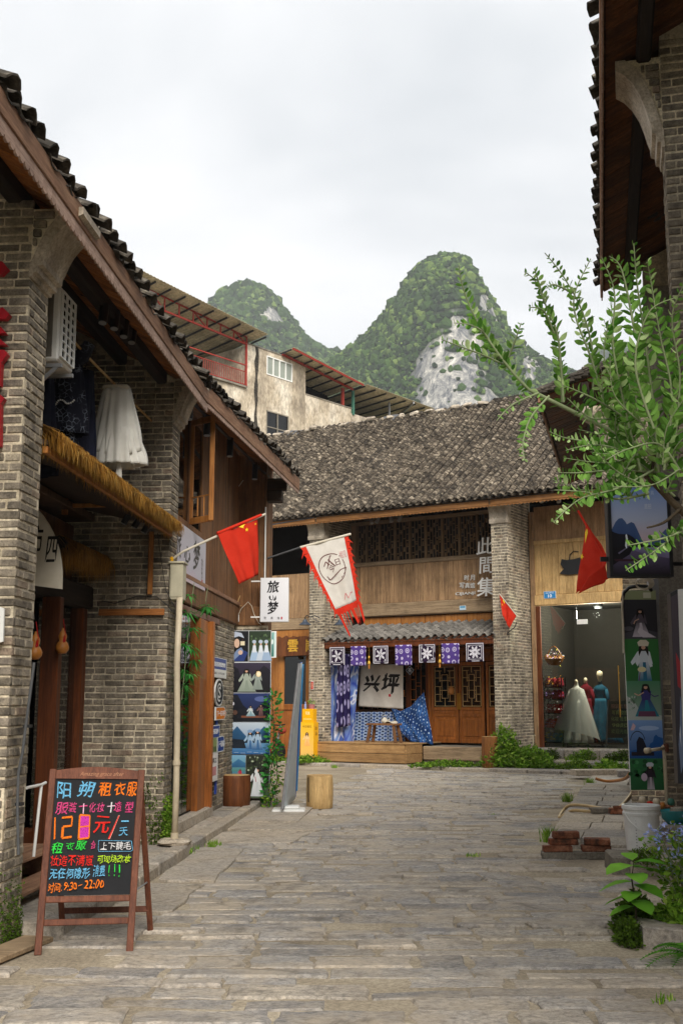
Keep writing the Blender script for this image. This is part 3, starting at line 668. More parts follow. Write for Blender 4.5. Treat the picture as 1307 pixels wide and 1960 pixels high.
def corbel(parent, y0, y1, x, z, w, h, m='plaster', sgn=1, name='eave_corbel'):
    """stepped stone cyma under the eave: x,z foot on the wall, w out, h up"""
    P_ = [(-.03, 0), (0, 0), (.03, .0), (.05, .06), (.13, .07), (.15, .16), (.24, .18), (.25, .27), (.30, .34), (.37, .48), (.47, .63), (.62, .77), (.80, .88), (1.0, .95), (1.0, 1.06), (-.03, 1.06)]
    th = .30; inner = []; op = [(u, v_) for u, v_ in P_[1:-2]]
    for i, (u, v_) in enumerate(op[::-1]): inner.append((max(-.03, u-th*(.5+.5*v_)), min(1.06, v_+th*.55*(1-v_*.2))))
    band = op+[(1.0, 1.06)]+[(u, v_) for u, v_ in inner if v_ > .12]+[(-.03, .06), (-.03, 0)]
    band = op+[(1.0, .95), (1.0, 1.06), (.78, 1.06), (.50, .93), (.33, .78), (.20, .60), (.10, .42), (.02, .26), (-.03, .2), (-.03, 0)]
    mb = MB(); mb.prism([(x+sgn*u*w, z+v_*h) for u, v_ in band], y0, y1, lambda u, v_, w_: (u, w_, v_)); o = mb.build(name, MT[m], parent, recalc=True)
    fill = [(-.03, .2), (.02, .26), (.10, .42), (.20, .60), (.33, .78), (.50, .93), (.78, 1.06), (-.03, 1.06)]
    mb = MB(); mb.prism([(x+sgn*u*w, z+v_*h) for u, v_ in fill], y0+.02, y1-.02, lambda u, v_, w_: (u, w_, v_)); f = mb.build('corbel_core', MT['mortar'], parent, recalc=True); r = random.Random(int(z*100)); bm_ = MB()
    for j in range(20):
        zz = z+.2*h+j*.068
        if zz > z+.98*h: break
        t = (zz-z)/h; um = min(.95, interp_([(.2, -.03), (.26, .02), (.42, .10), (.60, .20), (.78, .33), (.93, .50), (1.06, .78), (1.4, .95)], t)); e_ = um*w-.01; a = 0
        while a < e_:
            b = min(e_, a+.2*r.uniform(.5, 1)); 
            if b-a > .03: v_, f_ = cbox_geo(b-a-.01, .05, .055, .006); bm_.add([(x+sgn*(a+b)/2+q[0], y0+.0+q[1]+.02, zz+.03+q[2]) for q in v_], f_)
            a = b
    if bm_.v: bm_.build('corbel_bricks', MT['brick'], parent, kind='stuff')
    return o
def interp_(P_, x):
    for (a, b), (c, d) in zip(P_, P_[1:]):
        if x <= c: return b+(d-b)*max(0, (x-a))/(c-a)
    return P_[-1][1]
EX, EZ, SL = .30, 5.17, .5
ztop = lambda x: EZ-.06+(EX-x)*SL
# --- nearest house
HN = fr_empty('brick_house', FL, label='nearest brick house at the left edge with red lettering and a curved eave corbel', cat='house')
w1 = wall_prism(HN, -4, -.012, 7.712, 8.12, 0, lambda x: min(ztop(x), 5.15+(-.0-x)*.5), 'mortar', 'party_wall')
bb = BrickBin(FL)
bb.face(w1, (-2.3, 7.70, .02), (1, 0, 0), (0, -1, 0), 2.3, 6.2, pred=lambda c, w: c.z < ztop(c.x)-.1)
bb.face(w1, (0, 7.74, .02), (0, 1, 0), (1, 0, 0), .38, 4.62, start=1)
bb.finish()
corbel(HN, 7.69, 8.13, .0, 4.62, .37, .49)
roof_section(HN, FL, 2.4, 8.0, EX, EX, EZ, 5.2, SL, limit=70, beams=(-.15, -.62))
MB().box(-4, -1.35, 2.4, 7.7, .0, 5.9).build('front_wall', MT['plankdark'], HN)
# --- middle house
HA = fr_empty('shop_house', FL, label='second house on the left with a straw fringed awning and hanging clothes', cat='house')
w2 = wall_prism(HA, -4, -.012, 12.432, 12.82, 0, ztop, 'mortar', 'party_wall')
bb = BrickBin(FL)
bb.face(w2, (-1.6, 12.42, .02), (1, 0, 0), (0, -1, 0), 1.6, 6.1, pred=lambda c, w: c.z < ztop(c.x)-.1)
bb.face(w2, (0, 12.46, .02), (0, 1, 0), (1, 0, 0), .36, 4.75, start=1)
bb.finish()
corbel(HA, 12.41, 12.83, -.0, 4.72, .32, .50)
roof_section(HA, FL, 8.0, 12.75, EX, EX, EZ, 5.2, SL, limit=110)
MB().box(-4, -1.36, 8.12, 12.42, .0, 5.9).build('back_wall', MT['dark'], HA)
planks(HA, (-1.34, 8.14, 3.6), (0, 1, 0), (0, 0, 1), (1, 0, 0), 4.26, 2.3, .14, 'plankdark', 'wall_board')
planks(HA, (-1.1, 8.14, 2.75), (0, 1, 0), (0, 0, 1), (1, 0, 0), 4.26, .8, .14, 'plankB', 'wall_board')
MB().cbox(-1.34, -.86, 8.14, 12.41, 3.60, 3.68, .01).build('balcony_floor', MT['plankdark'], HA)
MB().cbox(-1.16, -.84, 8.14, 12.4, 2.62, 2.86, .015).build('shop_beam', MT['beam'], HA)
# shopfront: posts, panes, sill
P1 = FL.hit(1, 10.9, 75, 1300); P2_ = FL.hit(1, 10.9, 110, 1300)
for a, b, ym, yt in ((P1.x, P2_.x, 10.9, 11.02), (-1.02, -.90, 12.25, 12.40), (-1.02, -.92, 9.0, 9.1), (-1.02, -.92, 9.9, 9.98)):
    MB().cbox(a, b, ym, yt, .12, 2.62, .008).build('door_post', MT['doordark'], HA)
MB().cbox(-1.04, -.9, 8.14, 12.24, .10, .42, .01).build('sill_board', MT['doordark'], HA)
for a, b in ((8.2, 8.99), (9.11, 9.89), (9.99, 10.89), (11.03, 11.6), (11.64, 12.24)):
    MB().box(-.985, -.975, a, b, .42, 2.62).build('window_pane', MT['glass'], HA)
MB().cbox(-1.0, -.955, 11.6, 11.64, .42, 2.62, .004).build('mullion', MT['blackmetal'], HA)
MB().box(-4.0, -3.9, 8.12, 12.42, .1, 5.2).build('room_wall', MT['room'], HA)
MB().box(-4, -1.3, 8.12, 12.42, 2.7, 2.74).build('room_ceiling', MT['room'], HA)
# honey wood strips on the brick
q0, q1 = FL.hit(1, 12.38, 190, 1172), FL.hit(1, 12.38, 315, 1172)
MB().cbox(q0.x, q1.x, 12.36, 12.395, q0.z-.035, q0.z+.035, .005).build('wood_strip', MT['soffit'], HA)
q0, q1 = FL.hit(1, 12.38, 291, 1018), FL.hit(1, 12.38, 291, 1138)
MB().cbox(q0.x-.025, q0.x+.025, 12.35, 12.395, q1.z, q0.z, .005).build('wood_strip', MT['orangewood'], HA)
for (xa, ya, xb, yb, Yd) in ((80, 908, 142, 908, 10.6), (130, 968, 232, 968, 11.6)):
    q0, q1 = FL.hit(1, Yd, xa, ya), FL.hit(1, Yd, xb, yb); MB().cbox(q0.x, q1.x, Yd-.02, Yd+.02, q0.z-.02, q0.z+.02, .004).build('awning_strut', MT['orangewood'], HA)
q0, q1 = FL.hit(1, 11.6, 127, 920), FL.hit(1, 11.6, 127, 985); MB().cbox(q0.x-.03, q0.x+.03, 11.58, 11.62, q1.z, q0.z, .004).build('awning_strut', MT['orangewood'], HA)
# --- far house of the left row, timber built, its eave turns out to the square
HB = fr_empty('timber_house', FL, label='timber walled photo studio at the end of the left row with glass doors', cat='house')
BX = -.14
roof_section(HB, FL, 12.8, 18.55, .25, .74, 5.28, 5.0, .48, limit=110, beams=(), fh=.2, trim=.07, fasc='fascia')
MB().box(-4, BX-.02, 12.84, 17.9, 0, 5.35).build('core_wall', MT['dark'], HB) if False else None
# upper timber wall: along the street, then the gable face towards us
planks(HB, (BX, 12.84, 3.1), (0, 1, 0), (0, 0, 1), (1, 0, 0), 5.05, 2.45, .13, 'plankB', 'wall_board', skip=lambda u: .35 < u < 2.0)
planks(HB, (-.14, 17.88, 3.1), (1, 0, 0), (0, 0, 1), (0, -1, 0), .43, 2.6, .11, 'plankB', 'wall_board')
planks(HB, (.30, 17.9, 2.75), (0, 1, 0), (0, 0, 1), (1, 0, 0), .8, 2.9, .13, 'plankB', 'wall_board')
MB().box(-3.5, -.16, 17.92, 18.5, 0, 5.5).build('back_wall', MT['dark'], HB)
MB().box(-.155, .285, 17.91, 18.6, 0, 5.45).build('wing_wall', MT['plankdark'], HB)
MB().box(-3.5, -3.4, 12.84, 17.9, 0, 5.5).build('back_wall', MT['room'], HB)
MB().box(-3.4, BX-.05, 12.84, 17.9, 2.95, 3.05).build('upper_floor', MT['dark'], HB)
for k, (a, b) in enumerate(((-.17, .32),)):
    MB().cbox(-.17, .32, 17.80, 17.875, 2.80, 3.10, .012).build('sill_beam', MT['plankB'], HB)
MB().cbox(BX-.1, BX+.05, 12.84, 17.79, 2.80, 3.10, .015).build('sill_beam', MT['plankB'], HB)
MB().cbox(BX-.1, BX+.07, 12.84, 17.79, 3.10, 3.16, .008).build('ledge', MT['fascia'], HB)
MB().cbox(BX-.1, BX+.04, 12.84, 16.2, 2.69, 2.78, .008).build('door_head', MT['doordark'], HB)
MB().cbox(-.3, .62, 18.0, 18.12, 5.0, 5.2, .01).build('bracket_beam', MT['beamx'], HB)
MB().cbox(-.3, .55, 17.95, 18.2, 4.82, 5.0, .01).build('bracket_beam', MT['beamx'], HB)
# glass doors and their posts
for a, b in ((12.9, 13.5), (13.52, 14.1), (14.12, 14.7)):
    MB().box(BX-.03, BX-.02, a, b, .27, 2.69).build('door_pane', MT['glass'], HB)
for a, b, w in ((14.72, 14.98, .07), (15.0, 15.28, .06), (15.36, 15.5, .12)):
    MB().cbox(BX-.05, BX+w-.02, a, b, .22, 2.69, .008).build('door_post', MT['door'], HB)
MB().cbox(BX-.2, BX+.1, 12.84, 15.6, .1, .24, .015).build('door_step', MT['slab'], HB)
w3 = MB().box(BX-.2, BX-.012, 15.5, 17.78, 0, 2.8).build('brick_wall', MT['mortar'], HB)
w4 = MB().box(-.15, .36, 17.842, 17.91, 0, 2.8).build('brick_wall', MT['mortar'], HB)
bb = BrickBin(FL, limit=290); bb.face(w3, (BX, 15.5, .1), (0, 1, 0), (1, 0, 0), 2.28, 2.7, .07); bb.face(w4, (-.15, 17.83, .1), (1, 0, 0), (0, -1, 0), .5, 2.7, .07); bb.finish()
# upstairs window with a shutter standing open
wn = MB().cbox(BX-.04, BX+.02, 13.15, 14.85, 3.75, 3.83, .006).cbox(BX-.04, BX+.02, 13.15, 14.85, 5.2, 5.28, .006)
for yy in (13.15, 13.98, 14.78): wn.cbox(BX-.04, BX+.02, yy, yy+.07, 3.83, 5.2, .006)
W1 = wn.build('window_frame', MT['plankB'], HB)
MB().box(BX-.01, BX-.002, 13.22, 14.78, 3.83, 5.2).build('window_pane', MT['glassdark'], W1)
planks(HB, (BX, 13.15, 3.16), (0, 1, 0), (0, 0, 1), (1, 0, 0), 1.7, .58, .13, 'plankB', 'wall_board')
sh = MB(); a = Vector((BX+.03, 14.0, 0)); b = Vector((BX+.34, 13.75, 0)); 
for z in (3.85, 5.12): sh.bar(a+Vector((0, 0, z)), b+Vector((0, 0, z)), .03, .08, c=.004)
for p in (a, b): sh.bar(p+Vector((0, 0, 3.82)), p+Vector((0, 0, 5.16)), .06, .03, up=(0, 1, 0), c=.004)
d = (b-a)
for t in (.35, .65): sh.bar(a+d*t+Vector((0, 0, 3.9)), a+d*t+Vector((0, 0, 4.15)), .015, .015, up=(0, 1, 0))
sh.bar(a+Vector((0, 0, 4.15)), b+Vector((0, 0, 4.15)), .015, .015)
S1 = sh.build('open_shutter', MT['orangewood'], HB)
# ================================================================== HOUSE ACROSS THE SQUARE
HM = fr_empty('tile_roofed_house', FM, label='wide timber and brick house with tiled roof closing the square', cat='house')
MZ = 6.62
def mtop(y): return MZ-.05+(y+.35)*.72
def wallM(x0, x1, y0, y1, z0, zf, m, name):
    mb = MB(); n = 6; pts = [(y0, z0), (y1, z0)]+[(y1+(y0-y1)*i/n, zf(y1+(y0-y1)*i/n)) for i in range(n+1)]
    mb.prism(pts, x0, x1, lambda u, v_, w_: (w_, u, v_)); return mb.build(name, MT[m], HM, recalc=True)
bb = BrickBin(FM, limit=240)
for xa, xb in ((-5.5, -5.0), (-.03, .42)):
    w = wallM(xa+.012, xb-.012, .012, 5, 0, lambda y: min(mtop(y), 12), 'mortar', 'brick_pillar')
    bb.face(w, (xa, 0, .05), (1, 0, 0), (0, -1, 0), xb-xa, 6.1, .074, .19)
    bb.face(w, (xb, .03, .05), (0, 1, 0), (1, 0, 0), 1.38, 6.9, .074, .22, start=1, pred=lambda c, w_: c.z < mtop(c.y)-.2)
    mb = MB(); h = .55; P_ = [(0, 0), (-.03, .0), (-.05, .06), (-.05, .1), (-.02, .12), (-.03, .25), (-.08, .37), (-.18, .47), (-.33, .52), (-.33, .60), (.2, .60), (.2, 0)]
    mb.prism(P_, xa-.02, xb+.02, lambda u, v_, w_: (w_, u, 6.05+v_)); mb.build('eave_corbel', MT['plaster'], HM, recalc=True)
bb.finish()
# roof
A = Vector((1, 0, 0)); S = Vector((0, 1, .72)).normalized(); XL, XR = -11.2, 4.4
E0 = Vector((XL, -.35, MZ)); N = A.cross(S).normalized(); LRM = 6.95
dk = MB(); p = [E0, E0+A*(XR-XL), E0+A*(XR-XL)+S*LRM, E0+S*LRM]; dk.add([q-N*.06 for q in p]+[q+N*.01 for q in p], [(0,3,2,1),(4,5,6,7),(0,1,5,4),(1,2,6,5),(2,3,7,6),(3,0,4,7)]); dk.build('roof_deck', MT['tiledark'], HM)
tile_field(HM, FM, E0+Vector((0, -.1, .02)), A, S, XR-XL, LRM, 'tile', pa=.205, ex=.135, limit=300, sag=.08, w=.165, h=.06, seed=9, chaos=.7)
rz = E0+S*LRM
dk = MB(); q0 = [rz, rz+A*(XR-XL)]; S2 = Vector((0, 1, -.72)).normalized(); dk.add([q0[0], q0[1], q0[1]+S2*6.9, q0[0]+S2*6.9, q0[0]-N*.06, q0[1]-N*.06, q0[1]+S2*6.9-N*.06, q0[0]+S2*6.9-N*.06], [(0,1,2,3),(4,7,6,5),(0,4,5,1),(2,6,7,3)]); dk.build('roof_deck', MT['tiledark'], HM)
# ridge: stacked tiles, then grey felt with stones on the left
mb = MB(); x = -2.2
while x < XR: mb.cbox(x, x+.03, rz.y-.09, rz.y+.1, rz.z-.02, rz.z+.17+rg.uniform(-.015, .02), .006, M=Matrix.Translation((0, 0, 0))); x += rg.uniform(.035, .05)
mb.build('ridge_tiles', MT['tiledark'], HM, kind='stuff')
mb = MB(); mb.grid(60, 6, lambda u, v_: (XL+(8.8)*u, rz.y-.35+.7*v_, rz.z+.08-abs(v_-.5)*.5+.03*math.sin(u*40+v_*4)+(.05 if int(u*9) % 2 else 0)), 0); mb.build('ridge_felt', MT['felt'], HM, solid=.012)
for i in range(17):
    x = XL+.6+i*.52+rg.uniform(-.2, .2); mb = MB(); v_, f_ = cbox_geo(rg.uniform(.18, .34), rg.uniform(.12, .2), rg.uniform(.06, .13), .03); mb.add([(a+rg.uniform(-.02, .02), b+rg.uniform(-.02, .02), c+rg.uniform(-.01, .01)) for a, b, c in v_], f_)
    o = mb.build('ridge_stone', MT['plaster'], HM); o.location = (x, rz.y-.3+rg.uniform(-.1, .1), rz.z+.02+rg.uniform(-.04, .03)); o.rotation_euler = (.5, 0, rg.uniform(-.5, .5))
for xa, xb in ((XL, -5.1), (-5.05, .08), (.12, XR)):
    MB().cbox(xa, xb, -.34, -.30, MZ-.15, MZ+.03, .006).build('fascia', MT['fasciax'], HM)
mb = MB(); n = int((XR-XL)/.1)
for i in range(n): x = XL+i*.1; mb.prism([(x, 0), (x+.1, 0), (x+.1, -.03), (x+.05, -.055), (x, -.03)], -.325, -.305, lambda u, v_, w_: (u, w_, MZ-.14+v_))
mb.build('scalloped_trim', MT['fasciax'], HM)
soft = empty('soffit'); soft.parent = HM
planks(soft, E0+A*5.7-N*.08, A, S, N, XR-XL-5.7, 2.4, .16, 'soffit', 'soffit_board', .014)
for yy in (.35, 1.1): MB().bar((XL, yy, mtop(yy)-.15), (XR, yy, mtop(yy)-.15), .14, .14, c=.02).build('purlin', MT['beamx'], HM)
MB().box(XL, XR, 4.9, 5.0, 0, 9).build('back_wall', MT['dark'], HM)
# --- middle bay
WY = 1.4
MB().box(-4.98, -.04, WY+.04, WY+.10, 3.0, 5.45).build('bay_wall', MT['dark'], HM)
planks(HM, (-4.98, WY, 4.33), (1, 0, 0), (0, 0, 1), (0, -1, 0), 4.94, 1.06, .135, 'plankM', 'wall_board')
planks(HM, (-4.6, WY+.02, 3.4), (1, 0, 0), (0, 0, 1), (0, -1, 0), 4.55, .54, .62, 'orangewood', 'wall_panel', gap=.012)
MB().cbox(-4.99, -.04, WY-.10, WY+.05, 3.96, 4.32, .03).build('main_beam', MT['beamM'], HM)
MB().cbox(-4.99, -.04, WY-.05, WY+.06, 5.385, 5.50, .01).build('window_rail', MT['beamM'], HM)
MB().cbox(-4.99, -.04, WY-.03, WY+.05, 6.58, 6.68, .01).build('window_rail', MT['beamM'], HM)
# carved lattice windows
def lattice_mesh(w, h, seed=0, pitch=.085, t=.018):
    mb = MB(); nx = max(3, int(w/pitch)); ny = max(3, int(h/(pitch*1.25))); r = random.Random(seed); dx = w/nx; dz = h/ny
    for i in range(nx+1): mb.box(-w/2+i*dx-t/2, -w/2+i*dx+t/2, -.012, .012, 0, h)
    for i in range(nx):
        for j in range(ny+1):
            if (i*2+j) % 3 == 0 or (j in (0, ny)): mb.box(-w/2+i*dx+t/2, -w/2+(i+1)*dx-t/2, -.011, .011, j*dz-t/2, j*dz+t/2)
            elif (i+j) % 3 == 1: mb.box(-w/2+i*dx+t/2, -w/2+(i+1)*dx-t/2, -.011, .011, (j+.5)*dz-t*.8, (j+.5)*dz+t*.8)
    for i in range(nx):
        for j in range(ny):
            if (i*3+j*2) % 5 == 0: mb.box(-w/2+(i+.5)*dx-t, -w/2+(i+.5)*dx+t, -.010, .010, j*dz+t/2, (j+1)*dz-t/2)
    return mb
edges = [FM.hit(1, WY, px, 1070).x for px in (683, 702, 727, 756, 785, 815, 847, 880, 914, 948)]
edges[0] = -4.78; edges[-1] = -.06
lm = None
for i, (a, b) in enumerate(zip(edges, edges[1:])):
    MB().cbox(a-.035, a+.035, WY-.035, WY+.045, 5.5, 6.58, .006).build('window_post', MT['lattice'], HM)
    o = lattice_mesh(b-a-.075, 1.06, i).build('lattice_panel', MT['lattice'], HM); o.location = ((a+b)/2, WY+.01, 5.51)
MB().box(-4.98, -.04, WY+.25, WY+.3, 5.45, 6.75).build('room_wall', MT['dark'], HM)
MB().box(-4.99, -4.8, WY, WY+.06, 5.45, 6.6).build('bay_wall', MT['plankM'], HM)
# ground floor: door leaves with lattice panes
def door_leaf(parent, x0, x1, y, z0, z1, m='door'):
    w = x1-x0; fr = MB()
    fr.cbox(x0, x0+.07, y-.03, y+.03, z0, z1, .006).cbox(x1-.07, x1, y-.03, y+.03, z0, z1, .006)
    zm = z0+(z1-z0)*.42; zl = z0+(z1-z0)*.34
    for a, b in ((z0, z0+.1), (z1-.09, z1), (zm-.04, zm+.04), (zl-.04, zl+.04)): fr.cbox(x0+.07, x1-.07, y-.026, y+.026, a, b, .005)
    d = fr.build('door', MT[m], parent)
    MB().cbox(x0+.07, x1-.07, y-.008, y+.012, z0+.1, zl-.04, .004).build('door_panel', MT[m], d); MB().cbox(x0+.13, x1-.13, y-.024, y-.008, z0+.17, zl-.11, .01).build('carved_panel', MT[m], d)
    MB().cbox(x0+.07, x1-.07, y-.008, y+.012, zl+.04, zm-.04, .004).build('door_panel', MT[m], d)
    MB().box(x0+.07, x1-.07, y+.008, y+.014, zm+.04, z1-.09).build('door_pane', MT['glassdark'], d)
    lt = MB(); t = .014; X0, X1, Z0, Z1 = x0+.1, x1-.1, zm+.07, z1-.12; W_, H_ = X1-X0, Z1-Z0
    def hb(u0, u1, v): lt.box(X0+u0*W_, X0+u1*W_, y-.014, y+.004, Z0+v*H_-t/2, Z0+v*H_+t/2)
    def vb(u, v0, v1): lt.box(X0+u*W_-t/2, X0+u*W_+t/2, y-.013, y+.005, Z0+v0*H_, Z0+v1*H_)
    for v_ in (0, 1): hb(0, 1, v_)
    for u in (0, 1): vb(u, 0, 1)
    for u in (.25, .75): vb(u, .12, .5); vb(u, .62, .9)
    for v_ in (.12, .3, .5, .72, .9): hb(0, .35, v_); hb(.65, 1, v_)
    vb(.5, 0, .2); vb(.5, .85, 1); hb(.25, .75, .4); hb(.25, .75, .65); vb(.35, .2, .8); vb(.65, .2, .8); hb(.35, .65, .2); hb(.35, .65, .8)
    lt.build('door_lattice', MT['plankR'], d); return d
xs = [FM.hit(1, WY, px, 1400).x for px in (827, 878, 880, 928, 932, 962)]
DZ0, DZ1 = .56, 2.66
L1 = door_leaf(HM, xs[0], xs[1], WY, DZ0, DZ1); L2 = door_leaf(HM, xs[2], xs[3], WY, DZ0, DZ1); L3 = door_leaf(HM, xs[4], -.05, WY, DZ0, DZ1)
MB().cbox(xs[1]-.03, xs[1]+.09, WY-.05, WY-.031, 1.42, 1.85, .01).build('door_handle', MT['brass'], L1)
MB().cbox(xs[0]-.09, xs[0]-.01, WY-.05, WY+.05, .5, 3.4, .01).build('door_post', MT['door'], HM)
MB().cbox(-4.98, -.05, WY-.06, WY+.06, 2.68, 2.84, .01).build('door_head', MT['door'], HM)
planks(HM, (-4.98, WY+.01, 2.84), (1, 0, 0), (0, 0, 1), (0, -1, 0), 4.93, .56, .7, 'door', 'wall_panel', gap=.014)
MB().cbox(-4.98, xs[0]-.1, WY-.12, WY+.04, 1.30, 1.40, .01).build('window_sill', MT['orangewood'], HM)
planks(HM, (-4.98, WY, .5), (1, 0, 0), (0, 0, 1), (0, -1, 0), xs[0]-.1+4.98, .8, .3, 'door', 'wall_board')
W_ = xs[0]-.1+4.98; nn = 4
for i in range(nn):
    a = -4.98+W_*i/nn; b = a+W_/nn
    f_ = MB().cbox(a, a+.06, WY-.03, WY+.03, 1.4, 2.68, .006).cbox(b-.06, b, WY-.03, WY+.03, 1.4, 2.68, .006).build('window_frame', MT['doordark'], HM)
    o = lattice_mesh(b-a-.13, 1.26, 50+i, .14, .016).build('window_lattice', MT['door'], f_); o.location = ((a+b)/2, WY, 1.41)
MB().box(-4.98, -.05, WY+.05, WY+.06, .5, 2.7).build('window_pane', MT['glassdark'], HM); MB().box(-4.98, -.05, 2.6, 2.65, .3, 3.2).build('room_wall', MT['dark'], HM)
MB().box(-4.98, -.05, WY, 2.6, .3, .5).build('room_floor', MT['dark'], HM); MB().box(-4.98, -.05, WY+.1, 2.6, 2.9, 2.95).build('room_ceiling', MT['dark'], HM)
# steps and the wooden deck
mb = empty('wood_deck'); mb.parent = HM; dk = mb
for z in (.10, .33):
    MB().cbox(-5.05, -2.22, -.62, -.58, z, z+.222, .008).build('deck_board', MT['platform'], dk)
    MB().cbox(-2.24, -2.20, -.57, .3, z, z+.222, .008).build('deck_board', MT['platform'], dk)
for k in range(8): MB().cbox(-5.06, -2.19, -.63+k*.25, -.39+k*.25, .555, .585, .006).build('deck_board', MT['platform'], dk)
MB().cbox(-2.18, -.06, .28, .34, .16, .50, .02).build('threshold_board', MT['beamM'], HM)
MB().box(-2.18, -.06, .34, WY, .1, .5).build('threshold_floor', MT['concrete'], HM)
KM = fr_empty('house_apron', FM, kind='structure')
x = -9.0
while x < 3.9:
    w = rg.uniform(.8, 1.5); f0 = -1.05+rg.uniform(-.05, .05)
    MB().cbox(x+.005, x+w-.005, f0, f0+.55, -.1, .075+rg.uniform(-.015, .015), .02).build('kerb_stone', MT['slab'], KM); x += w
MB().box(-9, 4.2, -.5, 1.4, -.1, .07).build('apron_sheet', MT['concrete'], KM)
x = .45
while x < 4.0:
    w = rg.uniform(.7, 1.1); MB().cbox(x+.005, x+w-.005, .62, 1.5, .02, .49+rg.uniform(-.01, .01), .025).build('step_stone', MT['slab'], KM)
    MB().cbox(x-.1, x+w-.11, -.02, .7, .02, .26+rg.uniform(-.015, .015), .03).build('step_stone', MT['slab'], KM); x += w
# --- right bay: glass shop front under pale boards
q = lambda px, py: FM.hit(1, WY, px, py)
XA, XB = .44, 4.2
MB().cbox(XA, XA+.12, WY-.06, WY+.06, .49, 6.5, .01).build('corner_post', MT['plankM'], HM)
planks(HM, (XA+.12, WY, 4.33), (1, 0, 0), (0, 0, 1), (0, -1, 0), XB-XA-.12, 1.30, .2, 'plankR', 'wall_board', dj=.002)
MB().cbox(XA+.1, XB, WY-.07, WY+.05, 4.05, 4.32, .02).build('main_beam', MT['plankR'], HM)
MB().cbox(XA+.1, XB, WY-.05, WY+.04, 5.63, 5.73, .01).build('window_rail', MT['plankR'], HM)
planks(HM, (XA+.12, WY+.03, 5.73), (1, 0, 0), (0, 0, 1), (0, -1, 0), XB-XA-.12, .9, .4, 'plankM', 'wall_board')
MB().box(XA, XB, WY+.05, WY+.1, 4.1, 6.8).build('bay_wall', MT['dark'], HM)
SHX0, SHX1 = XA+.12, 3.6
MB().cbox(SHX0, SHX0+.11, WY-.04, WY+.05, .49, 4.04, .008).build('door_post', MT['doordark'], HM)
xg = [SHX0+.12, q(1107, 1300).x, 3.0, 3.6]
for a, b in zip(xg, xg[1:]): MB().box(a+.003, b-.003, WY, WY+.01, .5, 4.04).build('shop_pane', MT['glass'], HM)
hx = q(1185, 1300).x
MB().cbox(hx-.02, hx+.0, WY-.05, WY-.03, 1.25, 2.5, .004).cbox(hx-.02, hx, WY-.03, WY, 1.4, 1.44, .002).cbox(hx-.02, hx, WY-.03, WY, 2.3, 2.34, .002).build('door_handle', MT['brass'], HM)
c1 = q(1105, 1195); MB().cbox(c1.x-.02, c1.x+.26, WY-.012, WY-.004, c1.z, c1.z+.12, .002).build('door_clamp', MT['whitemetal'], HM)
MB().box(xg[0], XB, WY, 4.4, .45, .49).build('shop_floor', MT['room'], HM)
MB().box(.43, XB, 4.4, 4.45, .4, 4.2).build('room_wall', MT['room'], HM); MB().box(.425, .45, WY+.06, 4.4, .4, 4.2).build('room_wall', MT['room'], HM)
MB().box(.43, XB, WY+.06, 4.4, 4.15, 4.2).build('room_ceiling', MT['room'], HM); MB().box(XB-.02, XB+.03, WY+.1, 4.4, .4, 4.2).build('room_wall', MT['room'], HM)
# --- left bay
LY = .5
planks(HM, (-9.0, LY, 3.95), (1, 0, 0), (0, 0, 1), (0, -1, 0), 3.49, 1.25, .16, 'plankM', 'wall_board')
MB().cbox(-9.0, -5.51, LY-.06, LY+.04, 3.62, 3.94, .02).build('main_beam', MT['beamM'], HM)
MB().box(-9.0, -5.51, LY+.9, LY+.95, 3.6, 6.9).build('bay_wall', MT['dark'], HM)
MB().box(-9.0, -5.51, LY+.05, LY+.1, 0, 5.1).build('bay_wall', MT['dark'], HM)
xs2 = [FM.hit(1, LY, px, 1300).x for px in (519, 530, 545, 586, 594)]
planks(HM, (-9.0, LY, .1), (1, 0, 0), (0, 0, 1), (0, -1, 0), 3.49, 1.3, .35, 'door', 'wall_board')
MB().cbox(-9, -5.51, LY-.03, LY+.03, 3.3, 3.62, .01).build('door_head', MT['orangewood'], HM)
for a, b in ((xs2[0]-.2, xs2[0]+.3), (xs2[1]+.1, xs2[2]), (xs2[3], -5.51)): MB().cbox(a, b, LY-.03, LY+.03, 1.4, 3.3, .01).build('window_post', MT['orangewood'], HM)
wf = MB().cbox(xs2[2], xs2[3], LY-.04, LY+.02, 1.4, 1.56, .01).cbox(xs2[2], xs2[3], LY-.04, LY+.02, 2.9, 3.0, .01).build('window_frame', MT['door'], HM)
MB().box(xs2[2], xs2[3], LY-.01, LY, 1.56, 2.9).build('window_pane', MT['glassdark'], wf)
MB().box(-9, -5.6, 1.3, 1.35, 1.3, 3.3).build('room_wall', MT['room'], HM)
sg = MB(); a0 = FM.hit(1, -.2, 507, 1010); b0 = FM.hit(1, -.2, 606, 992)
sg.bar(a0+Vector((0, .0, .02)), b0+Vector((0, 0, .0)), .30, .03).bar(a0+Vector((0, .15, .15)), b0+Vector((-.4, .15, .16)), .5, .02); sg.build('eave_sheet', MT['felt'], HM)
# canopy of round grey tiles over the middle bay
CN = empty('tiled_canopy'); CN.parent = HM
cs = Vector((0, 1.32, .44)).normalized()
tile_field(CN, FM, Vector((-4.98, .0, 3.20)), (1, 0, 0), cs, 4.95, 1.36, 'tilegrey', pa=.225, ex=.22, limit=300, sag=0, w=.17, h=.085, seed=4, chaos=.3)
MB().cbox(-5.02, -.02, .02, .07, 3.04, 3.19, .01).build('fascia', MT['maroonwood'] if 'maroonwood' in MT else MT['doordark'], CN)
MB().add([(-5.0, .0, 3.17), (-.03, .0, 3.17), (-.03, 1.38, 3.62), (-5.0, 1.38, 3.62), (-5.0, .0, 3.20), (-.03, .0, 3.20), (-.03, 1.38, 3.65), (-5.0, 1.38, 3.65)], [(0,3,2,1),(4,5,6,7),(0,1,5,4),(1,2,6,5),(2,3,7,6),(3,0,4,7)]).build('canopy_deck', MT['doordark'], CN)
